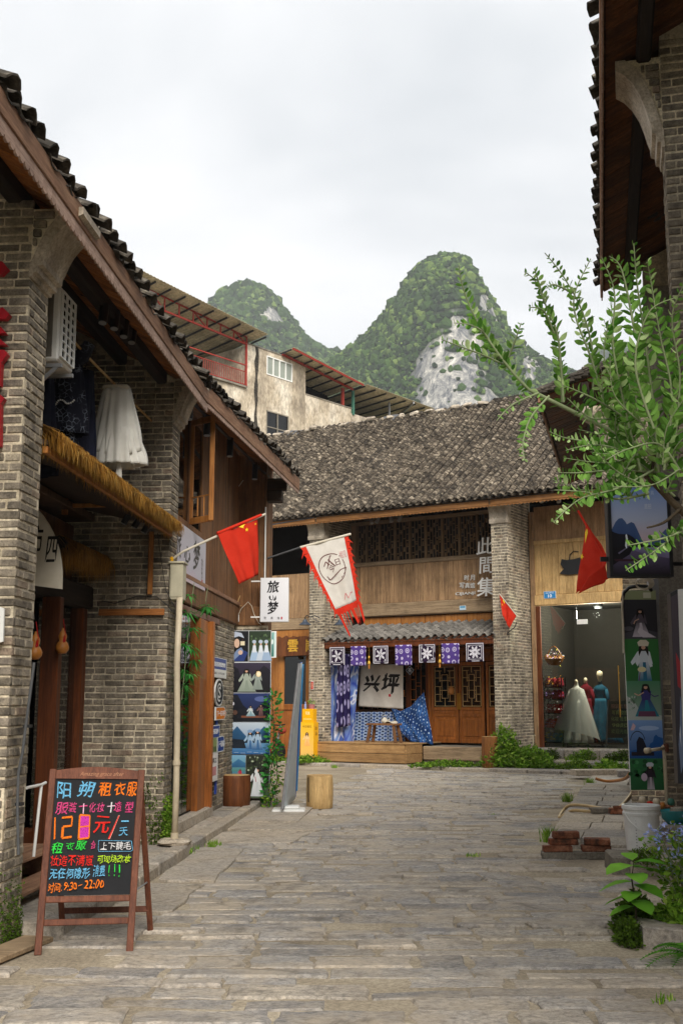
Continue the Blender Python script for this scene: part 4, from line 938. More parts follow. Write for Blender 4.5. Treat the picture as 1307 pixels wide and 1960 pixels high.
MB().box(-4.9, -.1, .3, 1.35, 2.98, 3.02).build('canopy_ceiling', MT['doordark'], CN)
# ================================================================== RIGHT ROW
RZ, RS = 7.0, .5
rtop = lambda x: RZ-.07+(x+.5)*RS
HR = fr_empty('brick_eave_house', FR, label='tall near brick house on the right with a long eave overhead', cat='house')
w = wall_prism(HR, 4, .012, 9.012, 9.45, 0, rtop, 'mortar', 'party_wall')
bb = BrickBin(FR); bb.face(w, (0, 9.0, .02), (1, 0, 0), (0, -1, 0), 1.6, 8.2, .0735, .235, pred=lambda c, w_: c.z < rtop(c.x)-.1)
bb.face(w, (0, 9.03, .02), (0, 1, 0), (-1, 0, 0), .40, 6.2, .0735, .235, start=1)
corbel(HR, 8.99, 9.46, 0, 6.17, .36, .78, sgn=-1)
roof_section(HR, FR, 2.0, 14.5, -.31, -.57, RZ, 4.8, RS, limit=150, beams=(.02, .55), sgn=-1, fh=.13, trim=.06, soff='soffitdark')
w2 = wall_prism(HR, 4, -.06, 14.012, 14.45, 0, rtop, 'mortar', 'party_wall')
bb.face(w2, (-.075, 14.0, .02), (1, 0, 0), (0, -1, 0), .9, 1.85, .075, .235)
bb.finish()
MB().box(-.08, 3.9, 13.985, 14.0, 1.87, 6.8).build('concrete_render', MT['concrete'], HR)
MB().box(-.08, -.062, 14.0, 14.45, 0, 6.6).build('concrete_render', MT['concrete'], HR)
MB().box(1.15, 1.2, 9.45, 14.0, 0, 7.9).build('front_wall', MT['plankdark'], HR); MB().box(1.15, 1.2, 2, 9.0, 0, 7.9).build('front_wall', MT['plankdark'], HR)
HS = fr_empty('low_eave_house', FR, label='farther right-hand house with a broad tiled eave beside the square', cat='house')
rt2 = lambda x: 6.02+(x+1.55)*.36
w = wall_prism(HS, 3.5, -.47, 16.512, 16.95, 0, rt2, 'mortar', 'party_wall')
bb = BrickBin(FR, limit=120); bb.face(w, (-.48, 16.5, .1), (1, 0, 0), (0, -1, 0), 1.4, 6.4, .074, .235, pred=lambda c, w_: c.z < rt2(c.x)-.1); bb.finish()
corbel(HS, 16.49, 16.96, -.48, 5.0, .5, .9, sgn=-1)
roof_section(HS, FR, 16.3, 23.2, -1.55, -1.5, 6.1, 5.0, .36, limit=60, beams=(-.9,), sgn=-1, fh=.12, soff='soffitdark', sc=False)
MB().box(-.46, -.40, 16.95, 23, 0, 6.2).build('front_wall', MT['plankdark'], HS)
MB().box(-.4, 3.4, 22.9, 23, 0, 6.2).build('end_wall', MT['dark'], HS)
# ridge stack on the verge of its roof
mb = MB()
for i in range(26):
    x = -1.6+i*.1; mb.cbox(x, x+.16, 16.22, 16.42, rt2(x)+.12, rt2(x)+.17, .01); mb.cbox(x+.04, x+.18, 16.25, 16.40, rt2(x)+.18, rt2(x)+.215, .01)
mb.build('verge_tiles', MT['tiledark'], HS, kind='stuff')
# ================================================================== CONCRETE BLOCK BEHIND
HC = fr_empty('concrete_building', FC, label='stained concrete building with rooftop sheds rising behind the tiled roof', cat='building')
def wallC(x0, x1, z0, z1, y0=0, y1=.25, m='oldconcrete', name='wall', holes=()):
    cuts = sorted({x0, x1, *[h[0] for h in holes], *[h[1] for h in holes]}); mb = MB()
    for a, b in zip(cuts, cuts[1:]):
        hs = [h for h in holes if h[0] <= a+1e-6 and h[1] >= b-1e-6]; z = z0
        for h in sorted(hs, key=lambda t: t[2]): mb.box(a, b, y0, y1, z, h[2]); z = h[3]
        mb.box(a, b, y0, y1, z, z1)
    return mb.build(name, MT[m], HC)
W1 = (-.66, 1.08, 16.38, 17.27); W2_ = (-.64, .86, 13.2, 14.7); W3 = (2.6, 4.2, 13.2, 14.65)
wallC(-1.98, 2.03, 6, 17.5, holes=(W1, W2_)); wallC(2.03, 5.45, 6, 16.0, holes=(W3,)); wallC(-9, -1.98, 6, 15.42)
wallC(5.46, 11, 6, 15.78, -.02, .2, 'plaster', 'white_wall')
MB().box(-2.05, 2.08, -.03, .3, 17.5, 17.56).build('coping', MT['concrete'], HC); MB().box(2.03, 5.5, -.03, .28, 16.0, 16.05).build('coping', MT['concrete'], HC); MB().box(-9, -1.98, -.12, 6, 15.42, 15.5).build('balcony_floor', MT['concrete'], HC)
MB().box(-1.98, -1.75, .25, 7, 6, 17.4).build('side_wall', MT['oldconcrete'], HC); MB().box(1.8, 2.03, .25, 7, 15, 17.4).build('side_wall', MT['oldconcrete'], HC)
MB().box(-9, 11, 6.8, 7.0, 6, 16.4).build('rear_wall', MT['concrete'], HC); MB().box(-1.7, 1.8, .3, 7, 17.38, 17.46).build('roof_slab', MT['concrete'], HC)
MB().box(2.03, 11, .25, 6.8, 15.1, 15.2).build('terrace_floor', MT['concrete'], HC); MB().box(-1.7, 5.4, 1.5, 1.6, 12.6, 17.3).build('room_wall', MT['dark'], HC)
MB().box(-6.5, -2.1, 5.5, 5.6, 15.5, 17.0).build('rear_wall', MT['concrete'], HC)
mb = MB(); mb.add([(-1.42+rg.uniform(-.05, .05)*0, -.004, 6), (-1.18, -.004, 6), (-1.16, -.004, 17.5), (-1.36, -.004, 17.5)], [(0, 1, 2, 3)])
n = 24; pts = [(-1.40+rg.uniform(-.06, .05), -.006, 9+8.5*i/n) for i in range(n+1)]+[(-1.22+rg.uniform(-.05, .06), -.006, 17.5-8.5*i/n) for i in range(n+1)]
MB().add(pts, [(i, i+1, 2*n-i, 2*n+1-i) for i in range(n)]).build('seam_stain', MT['tiledark'], HC)
def winC(h, nx, nz, m, gl='glassdark', t=.05):
    x0, x1, z0, z1 = h; mb = MB().box(x0, x1, -.03, .06, z0, z0+t).box(x0, x1, -.03, .06, z1-t, z1)
    for i in range(nx+1): a = x0+(x1-x0-t)*i/nx; mb.box(a, a+t, -.028, .058, z0+t, z1-t)
    for j in range(1, nz): z = z0+(z1-z0)*j/nz; mb.box(x0+t, x1-t, -.02, .05, z-t/2, z+t/2)
    f = mb.build('window', MT[m], HC); 
    for i in range(nx): a = x0+(x1-x0-t)*i/nx; MB().box(a+t, a+(x1-x0-t)/nx, .02, .03, z0+t, z1-t).build('pane', MT[gl], f)
MT['curtainglass'] = plain('curtained_pane', '#8b9186', .15, .6, 0, .12, 2)
winC(W1, 4, 1, 'whitemetal', 'curtainglass'); winC(W2_, 2, 2, 'brassy' if 'brassy' in MT else 'concrete'); winC(W3, 3, 2, 'concrete')
# balcony rail and roof trusses
rl = MB(); rl.bar((-8, -.08, 16.45), (-2, -.08, 16.45), .05, .05).bar((-8, -.08, 16.15), (-2, -.08, 16.15), .03, .03).bar((-8, -.08, 15.55), (-2, -.08, 15.55), .04, .04)
for i in range(50): x = -8+i*.12; rl.box(x-.012, x+.012, -.09, -.07, 15.55, 16.15)
rl.box(-2.1, -2.02, -.12, -.04, 15.45, 17.5); rl.build('railing', MT['redpaint'], HC)
def truss(x0, x1, zb0, zb1, zt0, zt1, y, n):
    mb = MB(); mb.bar((x0, y, zb0), (x1, y, zb1), .06, .08).bar((x0, y, zt0), (x1, y, zt1), .05, .06)
    for i in range(n+1):
        t = i/n; x = x0+(x1-x0)*t; a = zb0+(zb1-zb0)*t; b = zt0+(zt1-zt0)*t; mb.bar((x, y, a), (x, y, b), .05, .05, up=(0, 1, 0))
        if i < n and i % 3 == 1: mb.bar((x, y, b), (x+(x1-x0)/n, y, zb0+(zb1-zb0)*(i+1)/n), .05, .05, up=(0, 1, 0))
    return mb.build('truss', MT['redpaint'], HC)
truss(-8.5, -2.02, 17.75, 17.45, 18.42, 17.78, -.05, 8)
def shed(x0, x1, z0, z1, ya, yb, za, zb, name='shed_roof', nb=8, mm='sheet', rust='redpaint'):
    """sheet roof: height z0..z1 along x plus za (front edge) .. zb (back)"""
    f = lambda u, v_: (x0+(x1-x0)*u, ya+(yb-ya)*v_, z0+(z1-z0)*u+za+(zb-za)*v_)
    nu = int((x1-x0)/.09); mb = MB(); mb.grid(nu, 1, lambda u, v_: (f(u, v_)[0], f(u, v_)[1], f(u, v_)[2]+(.03 if int(round(u*nu)) % 2 else 0))); mb.build(name, MT[mm], HC, solid=.01)
    for i in range(nb+1):
        u = i/nb; a, b = f(u, .02), f(u, .98); MB().bar((a[0], a[1], a[2]-.06), (b[0], b[1], b[2]-.06), .05, .07).build('purlin', MT['blackmetal'], HC)
shed(-8.8, -1.5, 18.6, 17.85, -.9, 6.5, .0, -.9, nb=9)
shed(.3, 5.5, 17.75, 17.15, -.8, 6.8, -.02, -.8, nb=7)
MB().bar((.3, -.1, 17.55), (5.5, -.1, 16.98), .07, .1).bar((.3, -.75, 17.68), (5.5, -.75, 17.09), .05, .08).build('truss', MT['redpaint'], HC)
MB().box(4.82, 4.94, .02, .14, 16.05, 16.95).build('post', MT['redpaint'], HC); MB().box(5.48, 5.6, -.1, .02, 15.7, 17.0).build('post', MT['greenpaint'], HC)
MB().box(8.45, 8.53, -.1, -.02, 15.5, 16.95).build('post', MT['greymetal'], HC)
shed(5.6, 13.2, 17.12, 17.05, -.9, 5.5, 0, -.5, nb=9); MB().bar((9.5, -.9, 17.0), (13, 4.5, 16.55), .07, .1).build('brace', MT['greymetal'], HC)
for x, y, z, s in ((6.6, 1.2, 15.3, .5), (7.5, 2, 15.3, .7), (3.4, 1.4, 16.1, .4), (9.6, 1.3, 15.6, .5)):
    MB().cbox(x, x+s, y, y+s, z-.1, z+s*1.2, .03).build('stored_crate', MT['room'], HC)

# unseen house, added so the shop glass mirrors dark walls instead of sky
NH = empty('added_mirror_house', (-3.2, 18.7, 0), 0, label='dark timber house added out of view left of the square for the shop glass to mirror', cat='house')
MB().box(-4, 0, 0, 9.4, 0, 5.6).build('wall', MT['plankdark'], NH); MB().box(0, .06, .4, 8.2, 3.0, 3.25).build('beam', MT['beam'], NH)
MB().add([(.9, -.2, 5.3), (.9, 8.8, 5.3), (-3, 8.8, 7.9), (-3, -.2, 7.9), (.9, -.2, 5.4), (.9, 8.8, 5.4), (-3, 8.8, 8.0), (-3, -.2, 8.0)], [(0,1,2,3),(7,6,5,4),(0,4,5,1),(1,5,6,2),(2,6,7,3),(3,7,4,0)]).build('roof', MT['tiledark'], NH, recalc=True)
for k in range(3): MB().box(.01, .05, .8+k*2.6, 2.6+k*2.6, .2, 2.8).build('door', MT['door'], NH)
# ================================================================== KARST HILLS
HILLS = empty('hills', kind='structure')
def interp(P_, x):
    if x <= P_[0][0]: return P_[0][1]
    for (a, b), (c, d) in zip(P_, P_[1:]):
        if x <= c: t = (x-a)/(c-a); t = t; return b+(d-b)*t
    return P_[-1][1]
def fbm(X, Y, seed, octs=5, base=1.0):
    """value noise on arrays"""
    rs = np.random.RandomState(seed); out = np.zeros_like(X); amp = 1; tot = 0
    for o in range(octs):
        T = rs.rand(64, 64); f = base*2**o; x = X*f; y = Y*f; xi = np.floor(x).astype(int); yi = np.floor(y).astype(int); xf = x-xi; yf = y-yi
        xf = xf*xf*(3-2*xf); yf = yf*yf*(3-2*yf); a = T[xi % 64, yi % 64]; b = T[(xi+1) % 64, yi % 64]; c = T[xi % 64, (yi+1) % 64]; d = T[(xi+1) % 64, (yi+1) % 64]
        out += amp*((a*(1-xf)+b*xf)*(1-yf)+(c*(1-xf)+d*xf)*yf); tot += amp; amp *= .5
    return out/tot
# hill material: forest floor with pale limestone cliffs where the faces are bare
m, nt = newmat('karst_rock'); v = coords(nt, 'world')
st = coords(nt, 'world', (1, 1, .16)); n1 = noise_n(nt, st, .20, 9, .8, None, .8); rp = ramp(nt, [(.34, '#34383e'), (.45, '#6f7072'), (.54, '#a9a69f'), (.64, '#e4ddd0')]); nt.links.new(n1, rp.inputs['Fac'])
n2 = noise_n(nt, v, .02, 5, .6); o_ = ramp(nt, [(.6, (0, 0, 0)), (.7, (1, 1, 1))]); nt.links.new(n2, o_.inputs['Fac']); rc = mixc(nt, math_n(nt, 'MULTIPLY', o_.outputs['Color'], .5), rp.outputs['Color'], '#b98a5c')
at = nd(nt, 'ShaderNodeVertexColor', layer_name='Col'); sep = nd(nt, 'ShaderNodeSeparateColor'); nt.links.new(at.outputs['Color'], sep.inputs[0])
n3 = noise_n(nt, v, .12, 6, .7); gr = ramp(nt, [(.3, '#16220f'), (.5, '#293a18'), (.7, '#43562a')]); nt.links.new(n3, gr.inputs['Fac'])
col = mixc(nt, sep.outputs[0], gr.outputs['Color'], rc)
finish(nt, col, .95, n1, .6, 2.0, .1); MT['karst'] = m
MT['forest'] = leafmat('forest_crowns', '#1c3212', '#527232', .5, '#8fa653')
ICO = None
def ico():
    bm = bmesh.new(); bmesh.ops.create_icosphere(bm, subdivisions=1, radius=1); v = np.array([p.co[:] for p in bm.verts]); f = np.array([[q.index for q in p.verts] for p in bm.faces]); bm.free(); return v, f
IV, IF = ico()
FOR_V, FOR_F, FOR_N = [], [], [0]
def hill(name, Y0, prof, xr, face, back, seed, rock=None, n=260, trees=9000, tr=(1.6, 3.6), rough=.10, power=1.6):
    """crest line traced as real heights at distance Y0; slopes fall away in front and behind"""
    P_ = sorted([(V(px, py, Y0).x, V(px, py, Y0).z) for px, py in prof]); xs = np.linspace(P_[0][0], P_[-1][0], n); H = np.array([interp(P_, x) for x in xs])
    k = np.hanning(7); k /= k.sum(); H = np.convolve(np.pad(H, 3, mode='edge'), k, 'valid')
    ny = 120; ts = np.linspace(-1, 1, ny); X, T = np.meshgrid(xs, ts, indexing='ij'); Hh = np.repeat(H[:, None], ny, 1)
    depth = np.where(T < 0, face, back)*(.45+.55*Hh/H.max()); Yy = Y0+T*depth
    nz = fbm(X/60+3, Yy/60, seed, 5)-.5; prf = (1-np.abs(T)**power)
    Z = Hh*prf*(1+rough*nz*np.minimum(1, np.abs(T)*5))+nz*6*np.minimum(1, np.abs(T)*4)-.0135*Y0
    rk = np.zeros_like(Z)
    if rock is not None:
        for i in range(n):
            for j in range(ny):
                if ts[j] > .05: continue
                cp = campix((X[i, j], Yy[i, j], Z[i, j])); rk[i, j] = rock(cp[0], cp[1])
        nn = .5*fbm(X/5, Z/40+Yy/60, seed+5, 4)+.5*fbm(X/22, Z/22, seed+6, 3); rk = np.clip((rk+(nn-.5)*4.2-.46)*5, 0, 1)
    vs = np.stack([X, Yy, Z], -1).reshape(-1, 3); fs = [(i*ny+j, (i+1)*ny+j, (i+1)*ny+j+1, i*ny+j+1) for i in range(n-1) for j in range(ny-1)]
    me = bpy.data.meshes.new(name); me.from_pydata(vs.tolist(), [], fs); me.materials.append(MT['karst']); ca = me.color_attributes.new('Col', 'FLOAT_COLOR', 'POINT')
    c = np.ones((n*ny, 4)); c[:, 0] = c[:, 1] = c[:, 2] = rk.reshape(-1); ca.data.foreach_set('color', c.reshape(-1)); link_mesh(name, me, HILLS)
    # crowns
    rs = np.random.RandomState(seed); m_ = trees*4; ii = rs.randint(0, n-1, m_); jj = np.clip((ny/2*(1-rs.rand(m_)*.98)).astype(int)+rs.randint(0, 5, m_), 1, ny-2)
    z = Z[ii, jj]; y = Yy[ii, jj]; x = X[ii, jj]; g = fbm(x/25, z/18+y/30, seed+8, 3); ok = (z > 8) & (rs.rand(m_) > rk[ii, jj]*.96) & (rs.rand(m_) < .30+1.2*g)
    x, y, z, g = [a[ok][:trees] for a in (x, y, z, g)]; k = len(x); r = rs.uniform(tr[0], tr[1], k)*(.6+.8*g)*np.where(rs.rand(k) < .04, 1.7, 1)
    sc = np.stack([r, r, r*rs.uniform(.7, 1.3, k)], 1)[:, None, :]; cen = np.stack([x+rs.uniform(-1, 1, k)*(xs[1]-xs[0]), y+rs.uniform(-1, 1, k), z+r*.2], 1)[:, None, :]
    v_ = IV[None]*(1+rs.uniform(-.38, .38, (k, len(IV), 1)))*sc+cen; FOR_V.append(v_.reshape(-1, 3)); FOR_F.append((IF[None]+(FOR_N[0]+np.arange(k)*len(IV))[:, None, None]).reshape(-1, 3)); FOR_N[0] += k*len(IV)
def rock1(x, y):
    # bare limestone on the lower right of the big peak
    a = max(0, 1-(abs((x-(835+.12*(y-700)))/(125+.25*max(0, y-640))))**3) if 560 < y < 840 else 0
    if a > 0: a *= min(1, max(0, (y-(612+max(0, 870-x)*.78))/40))
    b = math.exp(-((x-812)/14)**2-((y-612)/22)**2)*.5
    c = math.exp(-((x-985)/40)**2-((y-770)/40)**2)*.5
    d = math.exp(-((x-870)/25)**2-((y-610)/30)**2)*.8
    return max(a*.92, b, c, d)
hill('karst_peak', 560, [(430,880),(470,800),(530,740),(585,705),(612,690),(640,668),(672,648),(700,622),(722,598),(745,572),(765,540),(785,508),(800,492),(820,484),(838,481),(856,485),(875,496),(888,512),(900,535),(912,562),(925,585),(935,600),(945,628),(962,648),(985,668),(1010,685),(1050,702),(1100,735),(1160,790),(1240,900)], None, 190, 150, 4, rock1, 300, 44000, (.75, 1.75), power=1.9)
hill('karst_peak', 800, [(290,700),(330,640),(365,612),(395,602),(414,585),(418,568),(430,552),(448,543),(470,540),(492,537),(512,545),(528,558),(540,578),(556,600),(572,622),(592,640),(615,655),(640,668),(690,700),(760,760),(860,900)], None, 230, 180, 9, lambda x, y: .42*math.exp(-((x-520)/40)**2-((y-620)/30)**2), 220, 26000, (1.1, 2.6), power=1.9)
hill('karst_peak', 1000, [(200,700),(300,600),(340,583),(380,580),(420,590),(470,620),(560,700)], None, 200, 150, 12, None, 120, 3000, (1.6, 3.4), power=1.8)
hill('karst_peak', 1050, [(980,900),(1060,760),(1100,712),(1130,668),(1150,645),(1170,638),(1195,650),(1240,700),(1300,770),(1400,900)], None, 240, 150, 15, lambda x, y: .35, 140, 7000, (1.6, 3.6), power=1.9)
me = bpy.data.meshes.new('forest'); VV = np.concatenate(FOR_V); FF = np.concatenate(FOR_F)
me.from_pydata(VV.tolist(), [], FF.tolist()); me.materials.append(MT['forest']); o = link_mesh('hill_forest', me, HILLS); o['kind'] = 'stuff'
# the air between
HZ = MB().box(-750, 750, -12, 1350, -2.3, 420).build('haze', MT['dark'], kind='stuff')
m, nt = newmat('haze'); pv = nd(nt, 'ShaderNodeVolumePrincipled'); pv.inputs['Color'].default_value = (.93, .96, 1, 1); pv.inputs['Density'].default_value = .00040; pv.inputs['Anisotropy'].default_value = .2
oo = nd(nt, 'ShaderNodeOutputMaterial'); nt.links.new(pv.outputs[0], oo.inputs['Volume']); HZ.data.materials[0] = m
# ================================================================== helpers for cloth and signs
class Patch:
    """hanging cloth between four corners with folds running down it"""
    def __init__(s, tl, tr, br, bl, amp=.02, waves=4, ph=0, bulge=0, gather=0, N=None):
        s.c = [Vector(p) for p in (tl, tr, br, bl)]; s.amp, s.w, s.ph, s.b, s.g = amp, waves, ph, bulge, gather
        s.n = Vector(N).normalized() if N else ((s.c[1]-s.c[0]).cross(s.c[3]-s.c[0])).normalized()
        if not N and s.n.y > 0: s.n = -s.n
    def pt(s, u, v, off=0):
        tl, tr, br, bl = s.c; p = (tl*(1-u)+tr*u)*v+(bl*(1-u)+br*u)*(1-v)
        k = s.amp*(1-.6*v)*(math.sin(u*s.w*2*pi+s.ph)+.5*math.sin(u*s.w*3.7*pi+s.ph*2+v*2)+.35*math.sin(v*7+u*5))
        return p+s.n*(k+s.b*math.sin(pi*u)*math.sin(pi*v)+off)
    def mesh(s, name, m, parent=None, nu=28, nv=22, edge=None, solid=.002):
        mb = MB(); f = (lambda u, v: s.pt(*(edge(u, v) if edge else (u, v)))); mb.grid(nu, nv, f); return mb.build(name, m, parent, smooth=True, solid=solid)
    def canvas(s, w, h): c = Canvas((0,0,0), (1,0,0), (0,0,1), (0,-1,0), w, h); c.warp = lambda u, v, o: s.pt(u, v, .004+o); return c
def wl(F, v): return F.world(v.x, v.y, v.z)
def star(c, u, v, r, col='#f2c81e', rot=0):
    a = c.w/c.h; c.poly([(u+r*(1 if i % 2 == 0 else .4)*math.sin(rot+i*pi/5), v+r*a*(1 if i % 2 == 0 else .4)*math.cos(rot+i*pi/5)) for i in range(10)], col)
# ================================================================== ON THE NEAREST HOUSE
RL = fr_empty('red_lettering', FL, label='red raised lettering cut off at the left edge of the nearest brick wall', cat='lettering')
def rl(pts, name='stroke'):
    q = [FL.hit(1, 7.66, *p) for p in pts]; mb = MB(); mb.prism([(a.x, a.z) for a in q], 7.63, 7.685, lambda u, v, w: (u, w, v)); mb.build(name, MT['redsign'], RL, recalc=True)
rl([(-60, 500), (8, 503), (18, 516), (6, 528), (-60, 530)]); rl([(-60, 590), (-5, 600), (8, 590), (22, 604), (14, 613), (-60, 612)]); rl([(-60, 622), (3, 626), (15, 640), (-60, 643)])
rl([(-60, 648), (3, 650), (16, 662), (-60, 664)]); rl([(-60, 669), (12, 672), (18, 680), (6, 696), (4, 740), (-60, 742)]); rl([(-60, 752), (1, 755), (12, 764), (5, 775), (4, 855), (-60, 862)])
CD = fr_empty('grey_conduit', FL, label='grey cable conduit running down the corner of the nearest brick wall', cat='conduit')
pts = [FL.hit(1, 7.62, *p) for p in ((66, 1268), (58, 1330), (50, 1390), (44, 1440), (36, 1480), (34, 1540), (36, 1636))]; MB().tube(pts, .010, 8).build('conduit', MT['conduitgrey'], CD)
for k in (2, 5): p = pts[k]; MB().box(p.x-.022, p.x+.022, 7.63, 7.69, p.z-.01, p.z+.01).build('clip', MT['blackmetal'], CD)
WS = fr_empty('small_wall_sign', FL, label='small white hanging sign at the left picture edge on the nearest brick wall', cat='sign')
q = [FL.hit(1, 7.64, *p) for p in ((-30, 1148), (9, 1165), (7, 1228), (-30, 1238))]; MB().prism([(a.x, a.z) for a in q], 7.635, 7.655, lambda u, v, w: (u, w, v)).build('board', MT['whiteplastic'], WS, recalc=True)
cv = Canvas((q[3].x, 7.635, q[3].z), (1, 0, 0), (0, 0, 1), (0, -1, 0), q[1].x-q[3].x, q[1].z-q[3].z)
for i in range(5): cv.rect(.1, .15+i*.15, .8, .2+i*.15, '#5a5f66'); cv.k -= 1
cv.build('print', WS)
MS = fr_empty('wall_moss', FL, kind='stuff', label='moss growing up the foot of the nearest brick wall', cat='moss')
def moss(name, F, O, U, Vv, N, w, h, n, parent=None, m='moss', s=(.008, .022), dens=None, seed=1, out=.012):
    r = random.Random(seed); mb = MB(); O, U, Vv, N = Vector(O), Vector(U), Vector(Vv), Vector(N)
    for _ in range(n):
        a, b = r.random(), r.random()
        if dens and r.random() > dens(a, b): continue
        p = O+U*(a*w)+Vv*(b*h)+N*r.uniform(0, out); k = r.uniform(*s); d = Vector((r.uniform(-1, 1), r.uniform(-1, 1), r.uniform(-.6, 1))).normalized(); e_ = d.orthogonal().normalized(); d2 = d.cross(e_)
        mb.add([p, p+e_*k*.5+d*k*.4, p+d*k, p+d2*k*.5+d*k*.6], [(0, 1, 2, 3)])
    o = mb.build(name, MT[m], parent); o['kind'] = 'stuff'; return o
moss('moss', FL, (-.42, 7.69, .02), (1, 0, 0), (0, 0, 1), (0, -1, 0), .42, .62, 2600, MS, dens=lambda a, b: (1-b)**1.2*(.3+.7*mnoise.noise(Vector((a*5, b*5, 0)))**0 if True else 0)*(1 if mnoise.noise(Vector((a*4, b*5, 3))) > -.12 else .15), s=(.012, .03))
moss('moss', FL, (.005, 7.7, .02), (0, 1, 0), (0, 0, 1), (1, 0, 0), .4, .5, 1500, MS, dens=lambda a, b: (1-b)**1.5, s=(.01, .026))
MS2 = fr_empty('wall_moss', FL, kind='stuff', label='moss and small ferns at the foot of the second brick wall by the drainpipe', cat='moss')
moss('moss', FL, (-.55, 12.41, .1), (1, 0, 0), (0, 0, 1), (0, -1, 0), .56, .75, 3000, MS2, dens=lambda a, b: (1-b*.9)*(1 if mnoise.noise(Vector((a*4, b*4, 9))) > -.05 else .2), s=(.012, .032), seed=3)
moss('moss', FL, (.0, 12.4, .1), (0, 1, 0), (0, 0, 1), (1, 0, 0), .42, .55, 2200, MS2, 'weed', dens=lambda a, b: 1-b, s=(.02, .05), seed=4, out=.06)
# ================================================================== AIR CONDITIONER
AC = fr_empty('air_conditioner', FL, label='white outdoor air conditioner unit bracketed high behind the nearest brick wall', cat='air conditioner')
ax0, ax1, ay0, ay1, az0, az1 = -.40, -.10, 8.66, 9.05, 4.30, 4.93
bd = MB(); bd.cbox(ax0, ax1, ay0, ay1, az0, az1, .015).build('casing', MT['whitemetal'], AC)
MB().cbox(ax0+.02, ax1-.05, ay0-.008, ay0+.002, az0+.03, az1-.05, .004).build('shade_toned_side', plain('shaded_casing', '#6f6a60', .6), AC)  # side of the white casing covered in a darker tone standing for shade
gr = MB(); 
for i in range(4): y = ay0+.03+(ay1-ay0-.06)*i/3; gr.box(ax1+.003, ax1+.022, y-.006, y+.006, az0+.04, az1-.04)
for j in range(9): z = az0+.04+(az1-az0-.08)*j/8; gr.box(ax1+.004, ax1+.02, ay0+.03, ay1-.03, z-.005, z+.005)
gr.build('grille', MT['whiteplastic'], AC); MB().box(ax1, ax1+.002, ay0+.03, ay1-.03, az0+.04, az1-.04).build('fan_opening', MT['dark'], AC)
MB().bar((ax0, ay0+.05, az0-.03), (ax1+.02, ay0+.05, az0-.03), .03, .03).bar((ax0, ay0+.05, az0-.3), (ax1-.02, ay0+.05, az0-.04), .02, .03).bar((ax0, ay1-.05, az0-.03), (ax1+.02, ay1-.05, az0-.03), .03, .03).build('bracket', MT['greymetal'], AC)
# ================================================================== CLOTHES
PO = fr_empty('bamboo_pole', FL, label='thin bamboo pole slung under the eave above the straw awning', cat='pole'); MB().tube([(-.24, 8.2, 4.74), (-.25, 10.2, 4.73), (-.25, 12.40, 4.75)], .012, 8).build('pole', MT['plankR'], PO)
def hook(parent, x, y, z): MB().tube([(x, y, z+.09), (x+.01, y, z+.1), (x+.02, y, z+.07), (x, y, z+.03), (x-.12, y, z-.03), (x+.12, y, z-.03), (x, y, z+.03)], .004, 6).build('hanger', MT['blackmetal'], parent)
SK = fr_empty('white_skirt', FL, label='pleated white skirt with sheer hem hanging under the eave', cat='skirt')
def skirt(parent, cx, cy, z0, z1, w0, w1, d0, d1, m, name, pl=14, n=72, hem=0, rot=0):
    mb = MB(); f = lambda u, v: (0, 0, 0)
    def g(u, v):
        a = u*2*pi; t = 1-v; w = w0+(w1-w0)*t**.8; d = d0+(d1-d0)*t**.8; k = 1+(.13 if m == 'sheer' else .09)*(.3+t)*math.sin(a*pl+math.sin(a*3))+.05*math.sin(a*5+t*2)+.07*t*math.sin(a*3+t*5+cy)
        x, y = w/2*k*math.cos(a), d/2*k*math.sin(a); return (cx+x*math.cos(rot)-y*math.sin(rot), cy+x*math.sin(rot)+y*math.cos(rot), z0+(z1-z0)*v+hem*math.sin(a*2+1)*t)
    mb.grid(n, 14, g); return mb.build(name, MT[m], parent, smooth=True, solid=.002)
skirt(SK, -.20, 10.75, 4.0, 4.66, .26, .47, .12, .30, 'sheer', 'skirt_body', hem=.035); skirt(SK, -.18, 10.75, 3.88, 4.25, .36, .54, .2, .36, 'sheer', 'sheer_hem', 18)
MB().cbox(-.33, -.07, 10.69, 10.81, 4.64, 4.69, .015).build('waistband', MT['creamcloth'], SK); hook(SK, -.20, 10.75, 4.66)
for x, z1_, z0_ in ((-.13, 3.95, 3.62), (-.37, 3.95, 3.75)): MB().add([(x-.02, 10.68, z1_), (x+.02, 10.68, z1_), (x+.045, 10.66, z0_), (x-.03, 10.67, z0_)], [(0, 1, 2, 3)]).build('ribbon', MT['sheer'], SK, solid=.002)
MT['embroidered'] = None
m, nt = newmat('embroidered_cloth'); v = coords(nt, 'world'); vo = nd(nt, 'ShaderNodeTexVoronoi', feature='DISTANCE_TO_EDGE'); vo.inputs['Scale'].default_value = 22; nt.links.new(v, vo.inputs['Vector'])
rp = ramp(nt, [(.03, '#6d7480'), (.08, '#171821')]); nt.links.new(vo.outputs['Distance'], rp.inputs['Fac']); n1 = noise_n(nt, v, 7, 3); r2 = ramp(nt, [(.5, (0, 0, 0)), (.6, (1, 1, 1))]); nt.links.new(n1, r2.inputs['Fac'])
clothsh(nt, mixc(nt, r2.outputs['Color'], '#181924', rp.outputs['Color']), .05); MT['embroidered'] = m
D1 = fr_empty('dark_dress', FL, label='indigo folk dress with silver embroidery hanging beside the air conditioner', cat='dress')
skirt(D1, -.36, 9.75, 3.95, 4.62, .22, .34, .12, .24, 'embroidered', 'dress_body', 9); skirt(D1, -.36, 9.75, 3.80, 4.1, .16, .20, .1, .14, 'embroidered', 'dress_tail', 6)
